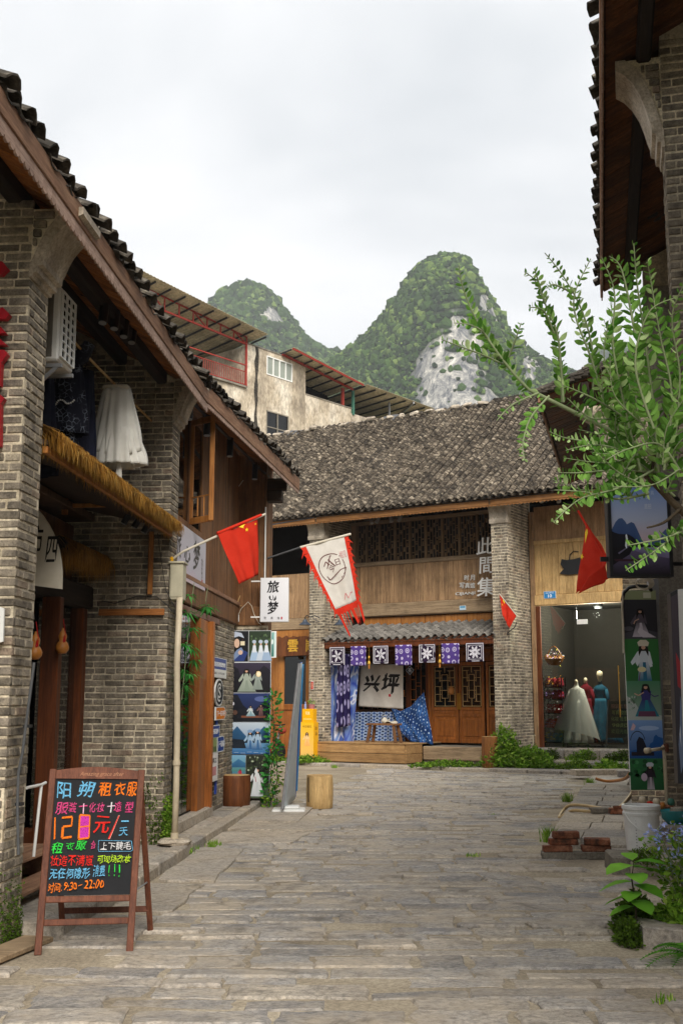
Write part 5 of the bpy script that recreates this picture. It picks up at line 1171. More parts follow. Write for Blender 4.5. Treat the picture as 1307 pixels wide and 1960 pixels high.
MB().tube([(-.58, 9.75, 4.30), (-.48, 9.74, 4.52), (-.36, 9.75, 4.62), (-.25, 9.76, 4.68), (-.19, 9.78, 4.80)], [.06, .075, .09, .075, .055], 10).build('sleeve', MT['embroidered'], D1); hook(D1, -.36, 9.75, 4.64)
for i in range(16): MB().lathe([(.0, -.009), (.008, -.004), (.009, .002), (0, .009)], 6, (-.46+.013*i, 9.62+.02*math.sin(i), 4.22-.02*math.sin(i*.7))).build('silver_bead', MT['whitemetal'], D1)
D2 = fr_empty('dark_skirt', FL, label='long plain indigo skirt hanging between the embroidered dress and the white skirt', cat='skirt')
skirt(D2, -.34, 10.15, 3.78, 4.66, .16, .24, .1, .22, 'darkcloth', 'skirt_body', 12); hook(D2, -.34, 10.15, 4.66)
D3 = fr_empty('dark_robe', FL, label='black robe hanging nearest the first brick wall under the air conditioner', cat='robe')
skirt(D3, -.52, 9.35, 3.5, 4.35, .3, .4, .14, .2, 'darkcloth', 'robe_body', 7); hook(D3, -.5, 9.35, 4.4)
# ================================================================== SPOTLIGHTS
def spot(F, x, y, z, dx=.06, dy=-.04, dz=-.16, label='', group=None, r=.042, m='blackmetal'):
    o = empty('spotlight', F.world(x, y, z), F.a, label=label, cat='spotlight', group=group); d = Vector((dx, dy, dz))
    MB().tube([(0, 0, .05), (0, 0, 0)], .012, 8).build('stem', MT[m], o); a = Vector((0, 0, 0))-d*.25
    MB().tube([a, a+d], r, 14).build('lamp_body', MT[m], o); MB().tube([a+d*1.001, a+d*1.03], r*.85, 14).build('lens', MT['greymetal'], o); return o
gA = 'black spotlights under the soffit of the second house'
for px, py, nm in ((200, 600, 'nearest of four black spotlights above the hanging white skirt'), (222, 612, 'second black spotlight from the near end above the hanging white skirt'), (240, 628, 'third black spotlight from the near end above the hanging white skirt'), (255, 640, 'farthest of the four black spotlights above the hanging white skirt')):
    q = FL.hit(0, -.10, px, py-8); spot(FL, q.x, q.y, q.z, .0, -.05, -.19, nm, gA)
gB = 'black spotlights below the straw awning'
for px, py, nm in ((250, 985, 'left one of three black spotlights under the straw awning'), (270, 992, 'middle one of three black spotlights under the straw awning'), (288, 1002, 'right one of three black spotlights under the straw awning')):
    q = FL.hit(1, 11.9, px, py-5); spot(FL, q.x, q.y, q.z, -.09, -.02, -.17, nm, gB, .035)
TR = fr_empty('light_track', FL, label='black light track fixed under the timber house soffit', cat='light track')
tz = lambda y: 5.16+.02*(y-13)
MB().bar((.06, 13.0, tz(13)), (.30, 18.2, tz(18.2)), .035, .03).build('track', MT['blackmetal'], TR)
for i, (px, nm) in enumerate(((362, 'first'), (398, 'second'), (441, 'third'), (488, 'last'))):
    best = min((abs(campix(FL.world(.06+.24*(y-13)/5.2, y, tz(y)))[0]-px), y) for y in [13+.05*k for k in range(105)]); y = best[1]
    spot(FL, .06+.24*(y-13)/5.2, y, tz(y)-.05, .0, -.03, -.26, nm+' black spotlight from the brick wall on the timber house track', 'black spotlights on the timber house track', .045)
# ================================================================== STRAW AWNING
AW = fr_empty('straw_awning', FL, label='golden straw fringed awning over the second shopfront', cat='awning')
MB().add([(-1.0, 8.13, 3.72), (.03, 8.13, 3.48), (.03, 12.40, 3.50), (-1.0, 12.40, 3.74), (-1.0, 8.13, 3.76), (.03, 8.13, 3.52), (.03, 12.40, 3.54), (-1.0, 12.40, 3.78)], [(0,3,2,1),(4,5,6,7),(0,1,5,4),(1,2,6,5),(2,3,7,6),(3,0,4,7)]).build('awning_board', MT['beamx'], AW)
MB().cbox(-.01, .03, 8.14, 12.40, 3.42, 3.475, .005).build('front_rail', MT['orangewood'], AW)
def straw(name, parent, y0, y1, x, zt, L, n, seed, back=.12, dep=.09, m='straw'):
    r = random.Random(seed); mb = MB()
    for _ in range(n):
        y = r.uniform(y0, y1); u = r.random(); a = Vector((x-back*u, y, zt-.02+.06*math.sin(u*pi)-.02*u)); l = L*r.uniform(.45, 1.05); b = a+Vector((.06+.05*r.random()+dep*(1-u), r.uniform(-.05, .05), -l*.45)); c = b+Vector((r.uniform(-.02, .03), r.uniform(-.04, .04), -l*.55)); w = r.uniform(.0025, .006)
        s_ = Vector((r.uniform(-.5, .5), 1, 0)).normalized()*w
        mb.add([a-s_, a+s_, b+s_, b-s_, c], [(0, 1, 2, 3), (3, 2, 4)])
    o = mb.build(name, MT[m], parent, kind='stuff'); return o
straw('straw_fringe', AW, 8.14, 12.42, .02, 3.62, .23, 15000, 5, dep=.03)
SR = fr_empty('straw_roll', FL, label='old brown straw fringe over the second shop door', cat='straw fringe'); MB().tube([(-.86, 11.2, 3.2), (-.86, 12.4, 3.2)], .07, 8).build('core_pole', MT['beam'], SR); straw('straw_fringe', SR, 11.2, 12.41, -.80, 3.25, .36, 3500, 6, m='straw')
# fan-shaped sign
FS = fr_empty('fan_sign', FL, label='white fan-shaped sign with black characters beside the second shop door', cat='sign')
FYY = 9.6; cx0, cz0 = -.95, 2.62; mb = MB(); R_ = .82
arc = [(cx0+.655*math.cos(t), cz0+R_*math.sin(t)) for t in [pi/2*i/14 for i in range(15)]]; inn_ = [(cx0+.2*math.cos(t), cz0+.18*math.sin(t)) for t in [pi/2*(14-i)/14 for i in range(15)]]
arc[0] = (arc[0][0], arc[0][1]-.06); inn_[-1] = (inn_[-1][0], inn_[-1][1])
mb.prism(arc+inn_, FYY, FYY+.03, lambda u, v, w: (u, w, v)); mb.build('board', MT['creamcloth'], FS, recalc=True)
cv = Canvas((cx0, FYY, cz0), (1, 0, 0), (0, 0, 1), (0, -1, 0), .655, R_); q = FL.hit(1, FYY, 99, 1052); cv.text('四', (q.x-cx0)/.655-.08, (q.z-cz0)/R_-.13, (q.x-cx0)/.655+.09, (q.z-cz0)/R_+.14, '#18140f', .02, .2); q = FL.hit(1, FYY, 76, 1030); cv.text('方', (q.x-cx0)/.655-.1, (q.z-cz0)/R_-.14, (q.x-cx0)/.655+.05, (q.z-cz0)/R_+.14, '#18140f', .02); cv.build('print', FS)
# gourds
for (px, py), nm, s in (((122, 1185), 'dried orange gourd on a red cord at the shop door post', 1), ((70, 1190), 'dried gourd on a red cord half hidden behind the nearest brick wall', .9)):
    yy = 10.82 if px > 100 else 9.85; q = FL.hit(1, yy, px, py); G1 = empty('hanging_gourd', FL.world(q.x, yy, q.z), FL.a, label=nm, cat='gourd', group='gourds on red cords'); G1.scale = (.72,)*3
    MB().lathe([(0, -.46), (.05, -.455), (.085, -.41), (.09, -.37), (.07, -.32), (.045, -.29), (.055, -.25), (.058, -.22), (.04, -.18), (.018, -.15), (.012, -.12), (0, -.115)], 18).build('gourd_body', MT['gourd'], G1, smooth=True)
    MB().tube([(.03, -.04, -.30), (.05, -.02, -.22), (.02, 0, -.12), (0, 0, 0)], .006, 6).tube([(.03, -.05, -.30), (.045, -.06, -.22), (.05, -.05, -.29), (.03, -.05, -.31)], .012, 6).build('cord', MT['redcord'], G1)
# plank steps in front of the shop door
STP = fr_empty('plank_steps', FL, label='worn grey wooden step planks in front of the second shop', cat='steps')
for k, (x0, x1, z) in enumerate(((-.95, -.42, .36), (-.42, -.16, .22))):
    for j in range(2): w = (x1-x0)/2; MB().cbox(x0+j*w+.004, x0+(j+1)*w-.004, 8.35, 10.4, z-.03, z+rg.uniform(-.004, .004), .006).build('step_plank', MT['fascia'], STP)
    MB().cbox(x0+.03, x1-.03, 8.4, 8.46, .1, z-.03, .004).build('step_support', MT['fascia'], STP); MB().cbox(x0+.03, x1-.03, 10.25, 10.31, .1, z-.03, .004).build('step_support', MT['fascia'], STP)
WR = fr_empty('white_rail', FL, label='white bent metal rail in front of the second shop door', cat='rail')
MB().tube([FL.hit(0, -.2, 52, 1508), FL.hit(0, -.2, 80, 1502), FL.hit(0, -.2, 88, 1498)], .012, 8).tube([FL.hit(0, -.2, 80, 1502), FL.hit(0, -.2, 65, 1640)], .012, 8).build('rail', MT['whitemetal'], WR)
PK = empty('loose_plank', (0, 0, 0), label='flat weathered plank lying at the foot of the nearest wall', cat='plank')
a, b = G(-30, 1838, .03), G(75, 1796, .03); MB().bar(a, b, .22, .035, c=.006).build('plank', MT['beamM'], PK)
# ================================================================== METER BOX, DRAINPIPE
MX = empty('meter_box', FL.world(.04, 12.40, 2.72), FL.a, label='beige electric meter box on the corner of the second brick wall', cat='meter box')
MB().cbox(-.035, .115, 0, .18, 0, .40, .008).build('box', MT['beige'], MX); MB().cbox(-.05, .13, -.02, .2, .40, .425, .006).build('lid', MT['beige'], MX); MB().cbox(-.02, .10, -.008, 0, .03, .37, .003).build('door', MT['beige'], MX)
MB().tube([(.03, .1, 0), (.04, .1, -.1), (.06, .1, -.6), (.05, .09, -1.2)], .011, 6).tube([(.06, .1, 0), (.075, .11, -.3), (.06, .1, -.9)], .008, 6).build('cable', MT['blackmetal'], MX)
DP = empty('drainpipe', FL.world(.14, 12.36, .12), FL.a, label='cream plastic drainpipe standing on a rough foot stone at the kerb', cat='drainpipe')
MB().tube([(-.01, .02, 2.62), (-.02, 0, 1.9), (0, 0, 1.2), (.005, 0, .6), (0, 0, .05)], [.034]*5, 14).build('pipe', MT['pvc'], DP, smooth=True); MB().tube([(.002, 0, .82), (.002, 0, .87)], .042, 14).tube([(.0, 0, .05), (.0, 0, .12)], .042, 14).build('collar', MT['pvc'], DP)
mb = MB(); mb.lathe([(0, .0), (.17, .0), (.18, .03), (.15, .055), (0, .06)], 14); mb.v = [(x+rg.uniform(-.02, .02), y+rg.uniform(-.02, .02), z+rg.uniform(-.006, .01)) for x, y, z in mb.v]; mb.build('foot_stone', MT['plaster'], DP)
WI = fr_empty('loose_cable', FL, label='thin black cable looping across the second brick wall', cat='cable')
MB().tube([FL.hit(1, 12.40, *p) for p in ((195, 1150), (220, 1155), (260, 1142), (300, 1142), (320, 1158), (330, 1170))], .005, 6).build('cable', MT['blackmetal'], WI); MB().tube([FL.hit(1, 12.39, *p) for p in ((302, 1020), (310, 1080), (318, 1130), (334, 1160))], .004, 6).build('cable', MT['blackmetal'], WI)
# ================================================================== FLAGS ON THE LEFT
def flag_at(name, tl, tr, br, bl, label, group, amp=.02, waves=3, ph=0, m='redcloth', edge=None, bulge=0, stars=True, fold=None):
    o = empty(name, tl, 0, label=label, cat='flag', group=group); P_ = Patch(tl-tl, tr-tl, br-tl, bl-tl, amp, waves, ph, bulge); P_.mesh('cloth', MT[m], o, edge=edge); 
    return o, P_
TL, TR_ = V(416, 1021, 12.75), V(508, 984, 13.15)
o, P_ = flag_at('chinese_flag', TL, V(494, 990, 13.1), V(496, 1099, 13.1), V(456, 1119, 12.8), 'red flag with yellow stars on the pale pole above the meter box', 'red flags with yellow stars', .022, 1.6, .6)
cv = P_.canvas(.5, .7); star(cv, .93, .90, .035, rot=.2); star(cv, .68, .86, .055, rot=.3); cv.poly([(.5, .97), (.62, .90), (.60, .93), (.66, .97)], '#f2c81e'); cv.build('print', o)
MB().tube([V(328, 1072, 12.5)-TL, V(350, 1056, 12.55)-TL, TR_-TL], .014, 10).build('pole', MT['creamcloth'], o); MB().tube([TL-TL, V(500, 986, 13.12)-TL], .019, 10).build('sleeve', MT['redcloth'], o)
MB().cbox(-.03, .03, -.03, .03, -.12, .06, .01, M=Matrix.Translation(V(327, 1076, 12.48)-TL)).build('socket', MT['yellow'], o)
# white banner with flame-cut red border
A0, A1, A2 = V(505, 1071, 18.05), V(574, 1048, 18.3), V(668, 1023, 18.7); tl = A1
WF = empty('banner_flag', tl, 0, label='white pennant with flame-cut red border hung from a slanting pole', cat='flag')
P_ = Patch(Vector(), A2-tl, V(690, 1155, 18.7)-tl, V(640, 1178, 18.4)-tl, .03, 1.5, 1.2); q = P_
MB().tube([A0-tl, A1-tl], .018, 10).build('pole', MT['blackmetal'], WF); MB().tube([A1-tl, A2-tl+(A2-A1)*.03], .021, 10).build('pole_sleeve', MT['creamcloth'], WF)
q.mesh('cloth', MT['whitecloth'], WF, 26, 26, edge=lambda u, v: (.10+u*.80, .06+v*.94))
def flame(side, n, name):
    mb = MB(); 
    for i in range(n):
        a, b = i/n, (i+1)/n; L = (.12 if side != 'bottom' else .15)*rg.uniform(.7, 1.3); m_ = (a+b)/2
        if side == 'left': pts = [(.105, 1-a), (.105, 1-b), (.01, 1-b+.01), (-L*.55, 1-b-.05), (.02, 1-m_+.0), (-.0, 1-a)]
        elif side == 'right': pts = [(.895, 1-a), (.895, 1-b), (.98, 1-b+.01), (1+L*.55, 1-b-.04), (.98, 1-m_), (1., 1-a)]
        else: pts = [(.09+a*.82, .065), (.09+b*.82, .065), (.09+b*.82, -.02), (.09+b*.82-.01, -.10-L), (.09+m_*.82+.01, -.03), (.09+a*.82, -.02)]
        mb.add([q.pt(u, v, .002) for u, v in pts], [(0, 1, 2, 4, 5), (2, 3, 4)])
    mb.build(name, MT['redcloth'], WF, solid=.003)
flame('left', 9, 'flame_border'); flame('right', 10, 'flame_border'); flame('bottom', 7, 'flame_border')
for u, L in ((.16, .32), (.62, .22), (.98, .25)): MB().add([q.pt(u-.05, .02, .004), q.pt(u+.05, .02, .004), q.pt(u+.11, -L, .01), q.pt(u+.04, -L-.03, .01)], [(0, 1, 2, 3)]).build('streamer', MT['redcloth'], WF, solid=.003)
cv = q.canvas(.8, 1.2); br = '#5e3430'; cv.ring(.46, .60, .31, .215, .06, br, 26, .9, 2*pi+.1); cv.ring(.46, .60, .31, .215, .06, br, 6, 2*pi+.1, 2*pi+.4)
cv.line([(.30, .66), (.38, .72), (.44, .66)], .02, br); cv.line([(.36, .62), (.50, .78), (.70, .74)], .02, br); cv.line([(.44, .74), (.54, .62)], .02, br); cv.text('今', .40, .55, .52, .66, br); cv.text('日', .56, .62, .66, .71, br)
cv.line([(.28, .52), (.34, .46), (.62, .55), (.78, .56), (.72, .50), (.60, .44)], .018, br); cv.line([(.32, .46), (.30, .49)], .02, br); cv.text('相见', .70, .70, .86, .80, '#c08a88'); cv.line([(.52, .14), (.58, .22), (.62, .14), (.72, .20), (.80, .20)], .014, '#c4686a')
cv.build('print', WF)
# ================================================================== SIGNS ON THE TIMBER HOUSE
BN = fr_empty('banner_sign', FL, label='pale printed banner with brush characters fixed over the glass doors of the timber house', cat='sign')
a, b = 12.86, 14.88; MB().cbox(-.09, -.075, a, b, 3.06, 3.72, .003).build('board', MT['whiteplastic'], BN)
cv = Canvas((-.075, a, 3.06), (0, 1, 0), (0, 0, 1), (1, 0, 0), b-a, .66); cv.rect(0, 0, 1, 1, '#b9b6c4', '#c9c6cf'); cv.hills(.0, [(0, .1), (.1, .25), (.2, .15), (.4, .42), (.5, .2), (.62, .3), (.8, .12), (1, .1)], '#c9b4bd', '#bdb6c6')
cv.text('旅', .04, .34, .24, .86, '#1b1719', .03, .1); cv.text('心', .32, .36, .50, .66, '#1b1719', .03, .1); cv.text('梦', .60, .30, .80, .86, '#1b1719', .03, .1); cv.text('写真馆', .86, .2, .9, .62, '#33282a'); cv.rect(.87, .12, .905, .19, '#b02a2a'); cv.text('服装化妆 造型拍照 写真旅拍', .30, .08, .74, .15, '#252022'); cv.build('print', BN)
BS = fr_empty('box_sign', FL, label='white square box sign with black brush characters hung at the corner post', cat='sign')
q0, q1 = FL.hit(1, 17.7, 500, 1107), FL.hit(1, 17.7, 553, 1191); x0, x1, z0, z1 = q0.x, q1.x, q1.z, q0.z
MB().cbox(x0, x1, 17.62, 17.70, z0, z1, .006).build('box', MT['whiteplastic'], BS); MB().bar((x0-.15, 17.66, z1-.05), (x0, 17.66, z1-.05), .02, .02).bar((x0-.15, 17.66, z0+.08), (x0, 17.66, z0+.08), .02, .02).build('bracket', MT['whitemetal'], BS)
cv = Canvas((x0, 17.62, z0), (1, 0, 0), (0, 0, 1), (0, -1, 0), x1-x0, z1-z0); cv.rect(.015, .01, .985, .99, '#d6d7db', '#e2e3e6'); bk = '#15151a'
cv.text('旅', .24, .66, .66, .93, bk, .035, .08); cv.poly([(.30, .57), (.36, .60), (.37, .52), (.43, .50), (.41, .48), (.33, .51)], bk); cv.poly([(.56, .60), (.52, .54), (.47, .50), (.50, .47), (.57, .51)], bk); cv.rect(.44, .50, .46, .60, bk); cv.rect(.49, .53, .505, .57, bk)
cv.text('梦', .27, .18, .64, .46, bk, .035, .1); cv.text('写', .14, .06, .22, .115, bk); cv.text('真', .38, .06, .46, .115, bk); cv.text('馆', .61, .06, .69, .115, bk); cv.rect(.74, .06, .79, .115, '#b8303a'); cv.build('print', BS)
FP = fr_empty('white_conduit', FL, label='slim white conduit running up the corner post of the timber house', cat='conduit'); MB().box(.30, .318, 17.84, 17.87, 2.85, 4.7).build('conduit', MT['whitemetal'], FP)
JB = fr_empty('junction_box', FL, label='small white junction box with looped wires under the timber beam', cat='junction box')
q = FL.hit(1, 17.78, 452, 1183); MB().cbox(q.x-.05, q.x+.05, 17.75, 17.79, q.z-.06, q.z+.05, .006).build('box', MT['whiteplastic'], JB)
MB().tube([FL.hit(1, 17.76, *p) for p in ((455, 1180), (462, 1165), (475, 1152), (482, 1160), (486, 1175), (495, 1192), (500, 1196))], .006, 6).tube([FL.hit(1, 17.76, *p) for p in ((418, 1195), (440, 1190), (452, 1186))], .008, 6).tube([FL.hit(1, 17.82, *p) for p in ((466, 919), (458, 930), (446, 945), (443, 970), (443, 1010))], .006, 6).build('wire', MT['creamcloth'], JB)
MB().tube([FL.hit(1, 17.76, *p) for p in ((449, 1172), (447, 1155), (443, 1145))], .006, 6).tube([FL.hit(1, 17.76, *p) for p in ((453, 1168), (456, 1150), (460, 1140))], .006, 6).tube([FL.hit(1, 17.76, *p) for p in ((446, 1165), (455, 1158), (463, 1160))], .005, 6).build('dry_twig', MT['plankR'], JB)
# cluster of little street-name signs on a post against the brick
SP = fr_empty('sign_post', FL, label='blue post of small street-name plates against the brick wall by the doors', cat='sign post')
X_ = -.09
def plate(name, p0, p1, col, txt=None, tcol='#ffffff', border=None, shape=None):
    a, b = FL.hit(0, X_, *p0), FL.hit(0, X_, *p1); y0, y1, z0, z1 = a.y, b.y, min(a.z, b.z), max(a.z, b.z); z1 = a.z; z0 = b.z
    mb = MB(); pts = shape or [(0, 0), (1, 0), (1, 1), (0, 1)]; mb.prism([(y0+u*(y1-y0), z0+v*(z1-z0)) for u, v in pts], X_, X_+.02, lambda u, v, w: (w, u, v)); o = mb.build(name, MT['whiteplastic'], SP, recalc=True)
    cv = Canvas((X_+.02, y0, z0), (0, 1, 0), (0, 0, 1), (1, 0, 0), y1-y0, z1-z0); c = (sum(u for u, v in pts)/len(pts), sum(v for u, v in pts)/len(pts)); cv.poly([(c[0]+(u-c[0])*.9, c[1]+(v-c[1])*.88) for u, v in pts], col)
    if txt: cv.text(txt, .14, .3, .86, .72, tcol, .02)
    return cv, o
cv, o = plate('plate', (404, 1256), (431, 1299), '#e4e4e0'); cv.rect(.04, .42, .96, .97, '#27408e'); cv.text('我在阳朔很想你', .1, .55, .9, .78, '#ffffff', .02); cv.text('漓江 兴坪古镇', .15, .16, .85, .28, '#50535a'); cv.build('print', o)
ovl = [(.5+.5*math.cos(i*pi/8), .5+.5*math.sin(i*pi/8)) for i in range(16)]
cv, o = plate('plate', (410, 1298), (425, 1352), '#1b1b1d', shape=ovl); cv.ring(.5, .5, .3, .34, .2, '#e8e8e4', 14, .8, 5.2); cv.text('S', .36, .3, .66, .7, '#e8e8e4', .02); cv.build('print', o)
arr = [(0, 0), (.8, 0), (1, .5), (.8, 1), (0, 1)]; arl = [(.2, 0), (1, 0), (1, 1), (.2, 1), (0, .5)]
cv, o = plate('plate', (411, 1353), (431, 1377), '#e08020', '下一站 兴坪', shape=arr); cv.build('print', o)
cv, o = plate('plate', (401, 1389), (418, 1411), '#27408e', '老街漫步', shape=arl); cv.build('print', o)
cv, o = plate('plate', (414, 1410), (428, 1437), '#27408e', '下一站幸福', shape=arr); cv.build('print', o)
cv, o = plate('plate', (401, 1441), (414, 1493), '#e6e3e0'); cv.text('漓江', .2, .62, .8, .8, '#33363c', .02); cv.rect(.2, .2, .75, .5, '#c9898d'); cv.build('print', o)
cv, o = plate('plate', (403, 1412), (413, 1440), '#8b9a60'); cv.rect(.1, .1, .9, .4, '#5b6b3a'); cv.build('print', o)
MB().box(X_-.02, X_-.002, 16.02, 16.12, .35, 1.9).build('post', MT['bluepaint'], SP)
# ================================================================== PHOTO PANEL
PP = fr_empty('photo_display', FL, label='tall panel of stacked portrait photographs against the timber house corner', cat='poster')
q0, q1 = FL.hit(1, 17.74, 431, 1207), FL.hit(1, 17.74, 516, 1528); x0, x1, z0, z1 = q0.x, q1.x, q1.z, q0.z
MB().cbox(x0, x1, 17.745, 17.785, z0, z1, .004).build('panel', MT['whitemetal'], PP)
cv = Canvas((x0, 17.745, z0), (1, 0, 0), (0, 0, 1), (0, -1, 0), x1-x0, z1-z0); vy = lambda py: (1528-py)/321
W1x = .515
cv.rect(0, vy(1527), 1, 1, '#d9dde0')
cv.rect(.005, vy(1268), W1x-.006, .997, '#0e0f14', '#15171e')
cv.poly([(.06, vy(1267)), (.40, vy(1267)), (.44, vy(1252)), (.36, vy(1240)), (.16, vy(1240)), (.04, vy(1253))], '#7f93b8'); cv.poly([(.18, vy(1267)), (.42, vy(1267)), (.5, vy(1250)), (.42, vy(1246))], '#2b3f7c'); cv.poly([(.12, vy(1262)), (.16, vy(1225)), (.30, vy(1218)), (.35, vy(1240)), (.26, vy(1245))], '#15110f'); cv.ell(.26, vy(1232), .06, .028, '#e4bfa6')
cv.poly([(.05, vy(1224)), (.10, vy(1214)), (.22, vy(1209)), (.36, vy(1212)), (.42, vy(1222)), (.30, vy(1218)), (.16, vy(1222)), (.08, vy(1240))], '#c3cde0'); cv.line([(.08, vy(1224)), (.06, vy(1250))], .02, '#aab8d8'); cv.rect(.34, vy(1236), .43, vy(1228), '#f0e3c0'); cv.ell(.34, vy(1250), .05, .014, '#e0bda8'); cv.line([(.385, vy(1228)), (.385, vy(1222))], .01, '#5b3a2a'); cv.line([(.15, vy(1225)), (.15, vy(1262))], .022, '#15110f')
cv.rect(W1x+.006, vy(1268), .995, .997, '#3c4d33', '#2c3b2b'); cv.rect(W1x+.006, vy(1268), .995, vy(1258), '#6f6a60')
for i in range(26): cv.ell(W1x+.03+.44*rg.random(), vy(1214+20*rg.random()), .02, .008, rg.choice(('#4c6340', '#5d7550', '#24331f')), 7); cv.k -= 1
cv.k += 1
for i, (u, c) in enumerate(((.64, '#a9c3df'), (.78, '#c8d5e4'), (.90, '#9fb6d2'))): cv.poly([(u-.1, vy(1266)), (u+.12, vy(1266)), (u+.06, vy(1248)), (u-.05, vy(1246))], c); cv.poly([(u-.05, vy(1250)), (u+.05, vy(1250)), (u+.03, vy(1236)), (u-.03, vy(1236))], '#dfe6ee'); cv.ell(u, vy(1233), .022, .010, '#d9b79e'); cv.ell(u-.005, vy(1229), .045, .011, '#b9c6d8')
def fig(u, py, hpx, *a, **k): cv.figure(u, vy(py), hpx/321, *a, **k)
cv.rect(.005, vy(1327), .995, vy(1270), '#111116', '#3a3346'); cv.hills(vy(1327), [(.005, vy(1285)), (.12, vy(1272)), (.3, vy(1282)), (.36, vy(1300)), (.55, vy(1310)), (.7, vy(1290)), (.85, vy(1275)), (.995, vy(1285))], '#101014', '#1c1b26')
fig(.48, 1326, 44, '#8f9b8d', '#a9b3a4', wide=.8); fig(.72, 1322, 38, '#87928a', '#99a39b', wide=.5); cv.ell(.74, vy(1292), .055, .018, '#f7deab'); cv.ell(.74, vy(1292), .035, .012, '#fff4d2')
cv.rect(.005, vy(1383), .995, vy(1329), '#141a33', '#28386a'); cv.ell(.8, vy(1340), .14, .016, '#56659a'); cv.hills(vy(1383), [(.005, vy(1345)), (.1, vy(1332)), (.3, vy(1332)), (.42, vy(1352)), (.6, vy(1366)), (.8, vy(1350)), (.995, vy(1358))], '#0d0f16', '#141826'); cv.rect(.38, vy(1376), .9, vy(1372), '#7d4a35')
fig(.58, 1373, 20, '#7fa2ad', '#cfd8da', wide=.9); fig(.80, 1373, 22, '#5b3a3f', '#7c5b58'); cv.ell(.25, vy(1366), .05, .015, '#5b4034'); cv.ell(.21, vy(1349), .02, .01, '#d8d6df')
cv.rect(.005, vy(1445), .995, vy(1385), '#2e6fa8', '#c6d4e0'); cv.hills(vy(1421), [(.005, vy(1410)), (.12, vy(1396)), (.2, vy(1402)), (.3, vy(1392)), (.42, vy(1404)), (.5, vy(1412)), (.68, vy(1398)), (.76, vy(1402)), (.88, vy(1392)), (.995, vy(1406))], '#20486b', '#2d5d86'); cv.rect(.005, vy(1445), .995, vy(1420), '#2a64a0', '#6fa6cf'); cv.rect(.005, vy(1424), .995, vy(1418), '#1b2a3a'); cv.poly([(.14, vy(1434)), (.5, vy(1434)), (.44, vy(1418)), (.2, vy(1416))], '#1a2430')
fig(.58, 1436, 34, '#37679a', '#9dbcd8', wide=.5, hat='#7f9fc4'); fig(.74, 1436, 36, '#37679a', '#a9c3da', wide=.5, hat='#7f9fc4'); 
for i in range(6): cv.line([(.1+i*.14, vy(1441+i % 3)), (.2+i*.14, vy(1441+i % 3))], .006, '#cfe3f2')
cv.rect(.005, vy(1488), .49, vy(1447), '#3b7a52', '#7fb3d6'); cv.hills(vy(1470), [(.005, vy(1458)), (.1, vy(1452)), (.22, vy(1462)), (.34, vy(1454)), (.49, vy(1462))], '#2d5f86', '#3f78a4'); cv.rect(.005, vy(1488), .49, vy(1478), '#6f7a45', '#4d8aa8'); fig(.38, 1487, 14, '#b5203a', '#c7354a', wide=.9)
cv.rect(.50, vy(1527), .995, vy(1447), '#20261c', '#2a3024')
for i in range(40): cv.ell(.53+.44*rg.random(), vy(1450+26*rg.random()), .025*rg.random()+.01, .006, rg.choice(('#aab79a', '#3c4a2f', '#101410', '#566544')), 7); cv.k -= 1
cv.k += 1; cv.rect(.50, vy(1527), .995, vy(1500), '#4b5d44', '#39482f'); fig(.74, 1524, 54, '#cdd2d6', '#dfe2e4', wide=.45); cv.poly([(.68, vy(1478)), (.72, vy(1470)), (.76, vy(1480)), (.72, vy(1486))], '#dfe2e4'); cv.line([(.70, vy(1487)), (.72, vy(1497))], .012, '#b23a4a')
cv.build('print', PP)
# stumps
def stump(loc, r, h, label, seed, m='stump'):
    rr = random.Random(seed); o = empty('log_stool', loc, rr.uniform(0, 6), label=label, cat='stool', group='cut log stools'); mb = MB(); n = 26; ph = [rr.uniform(0, 6) for _ in range(4)]
    f = lambda a, z: r*(1+.035*math.sin(2*a+ph[0])+.02*math.sin(5*a+ph[1])+.03*math.sin(3*a+z*3+ph[2]))*(1.03-.10*abs(z/h-.45))
    rows = [0, .02, .3, .6, .9, .97, 1.0]
    for t in rows:
        for k in range(n): a = 2*pi*k/n; q = f(a, t*h)*(.965 if t in (0, 1.0) else 1); mb.v.append((q*math.cos(a), q*math.sin(a), t*h))
    for i in range(len(rows)-1):
        for k in range(n): a = i*n+k; b = i*n+(k+1) % n; mb.f.append((a, b, b+n, a+n))
    mb.build('log', MT[m], o, smooth=True); MB().lathe([(r*.965, h), (r*.96, h+.004), (r*.5, h+.006), (0, h+.006)], n).build('cut_face', MT['stumptop'], o)
    MB().bar((r*.98, -.0, h*.2), (r*1.0, 0, h*.95), .012, .01).build('split', MT['beam'], o); return o
MT['stumpred'] = wood('red_stump_side', '#4f2b17', '#84502c', 'z', 5, .1, .55, dirt='#2c170c', dirtamt=.35)
p = G(449, 1545, .1); stump((p.x, p.y+.2, .09), .205, .455, 'dark reddish log stool in front of the photo panel', 3, 'stumpred'); p = G(611, 1550, 0); stump((p.x, p.y+.2, .01), .205, .49, 'pale cut log stool standing alone on the square', 5, 'plankR')
p = FM.world(.10, -.62); stump((p.x, p.y, .06), .19, .74, 'slim pale log stool among weeds by the tiled house pillar', 8)
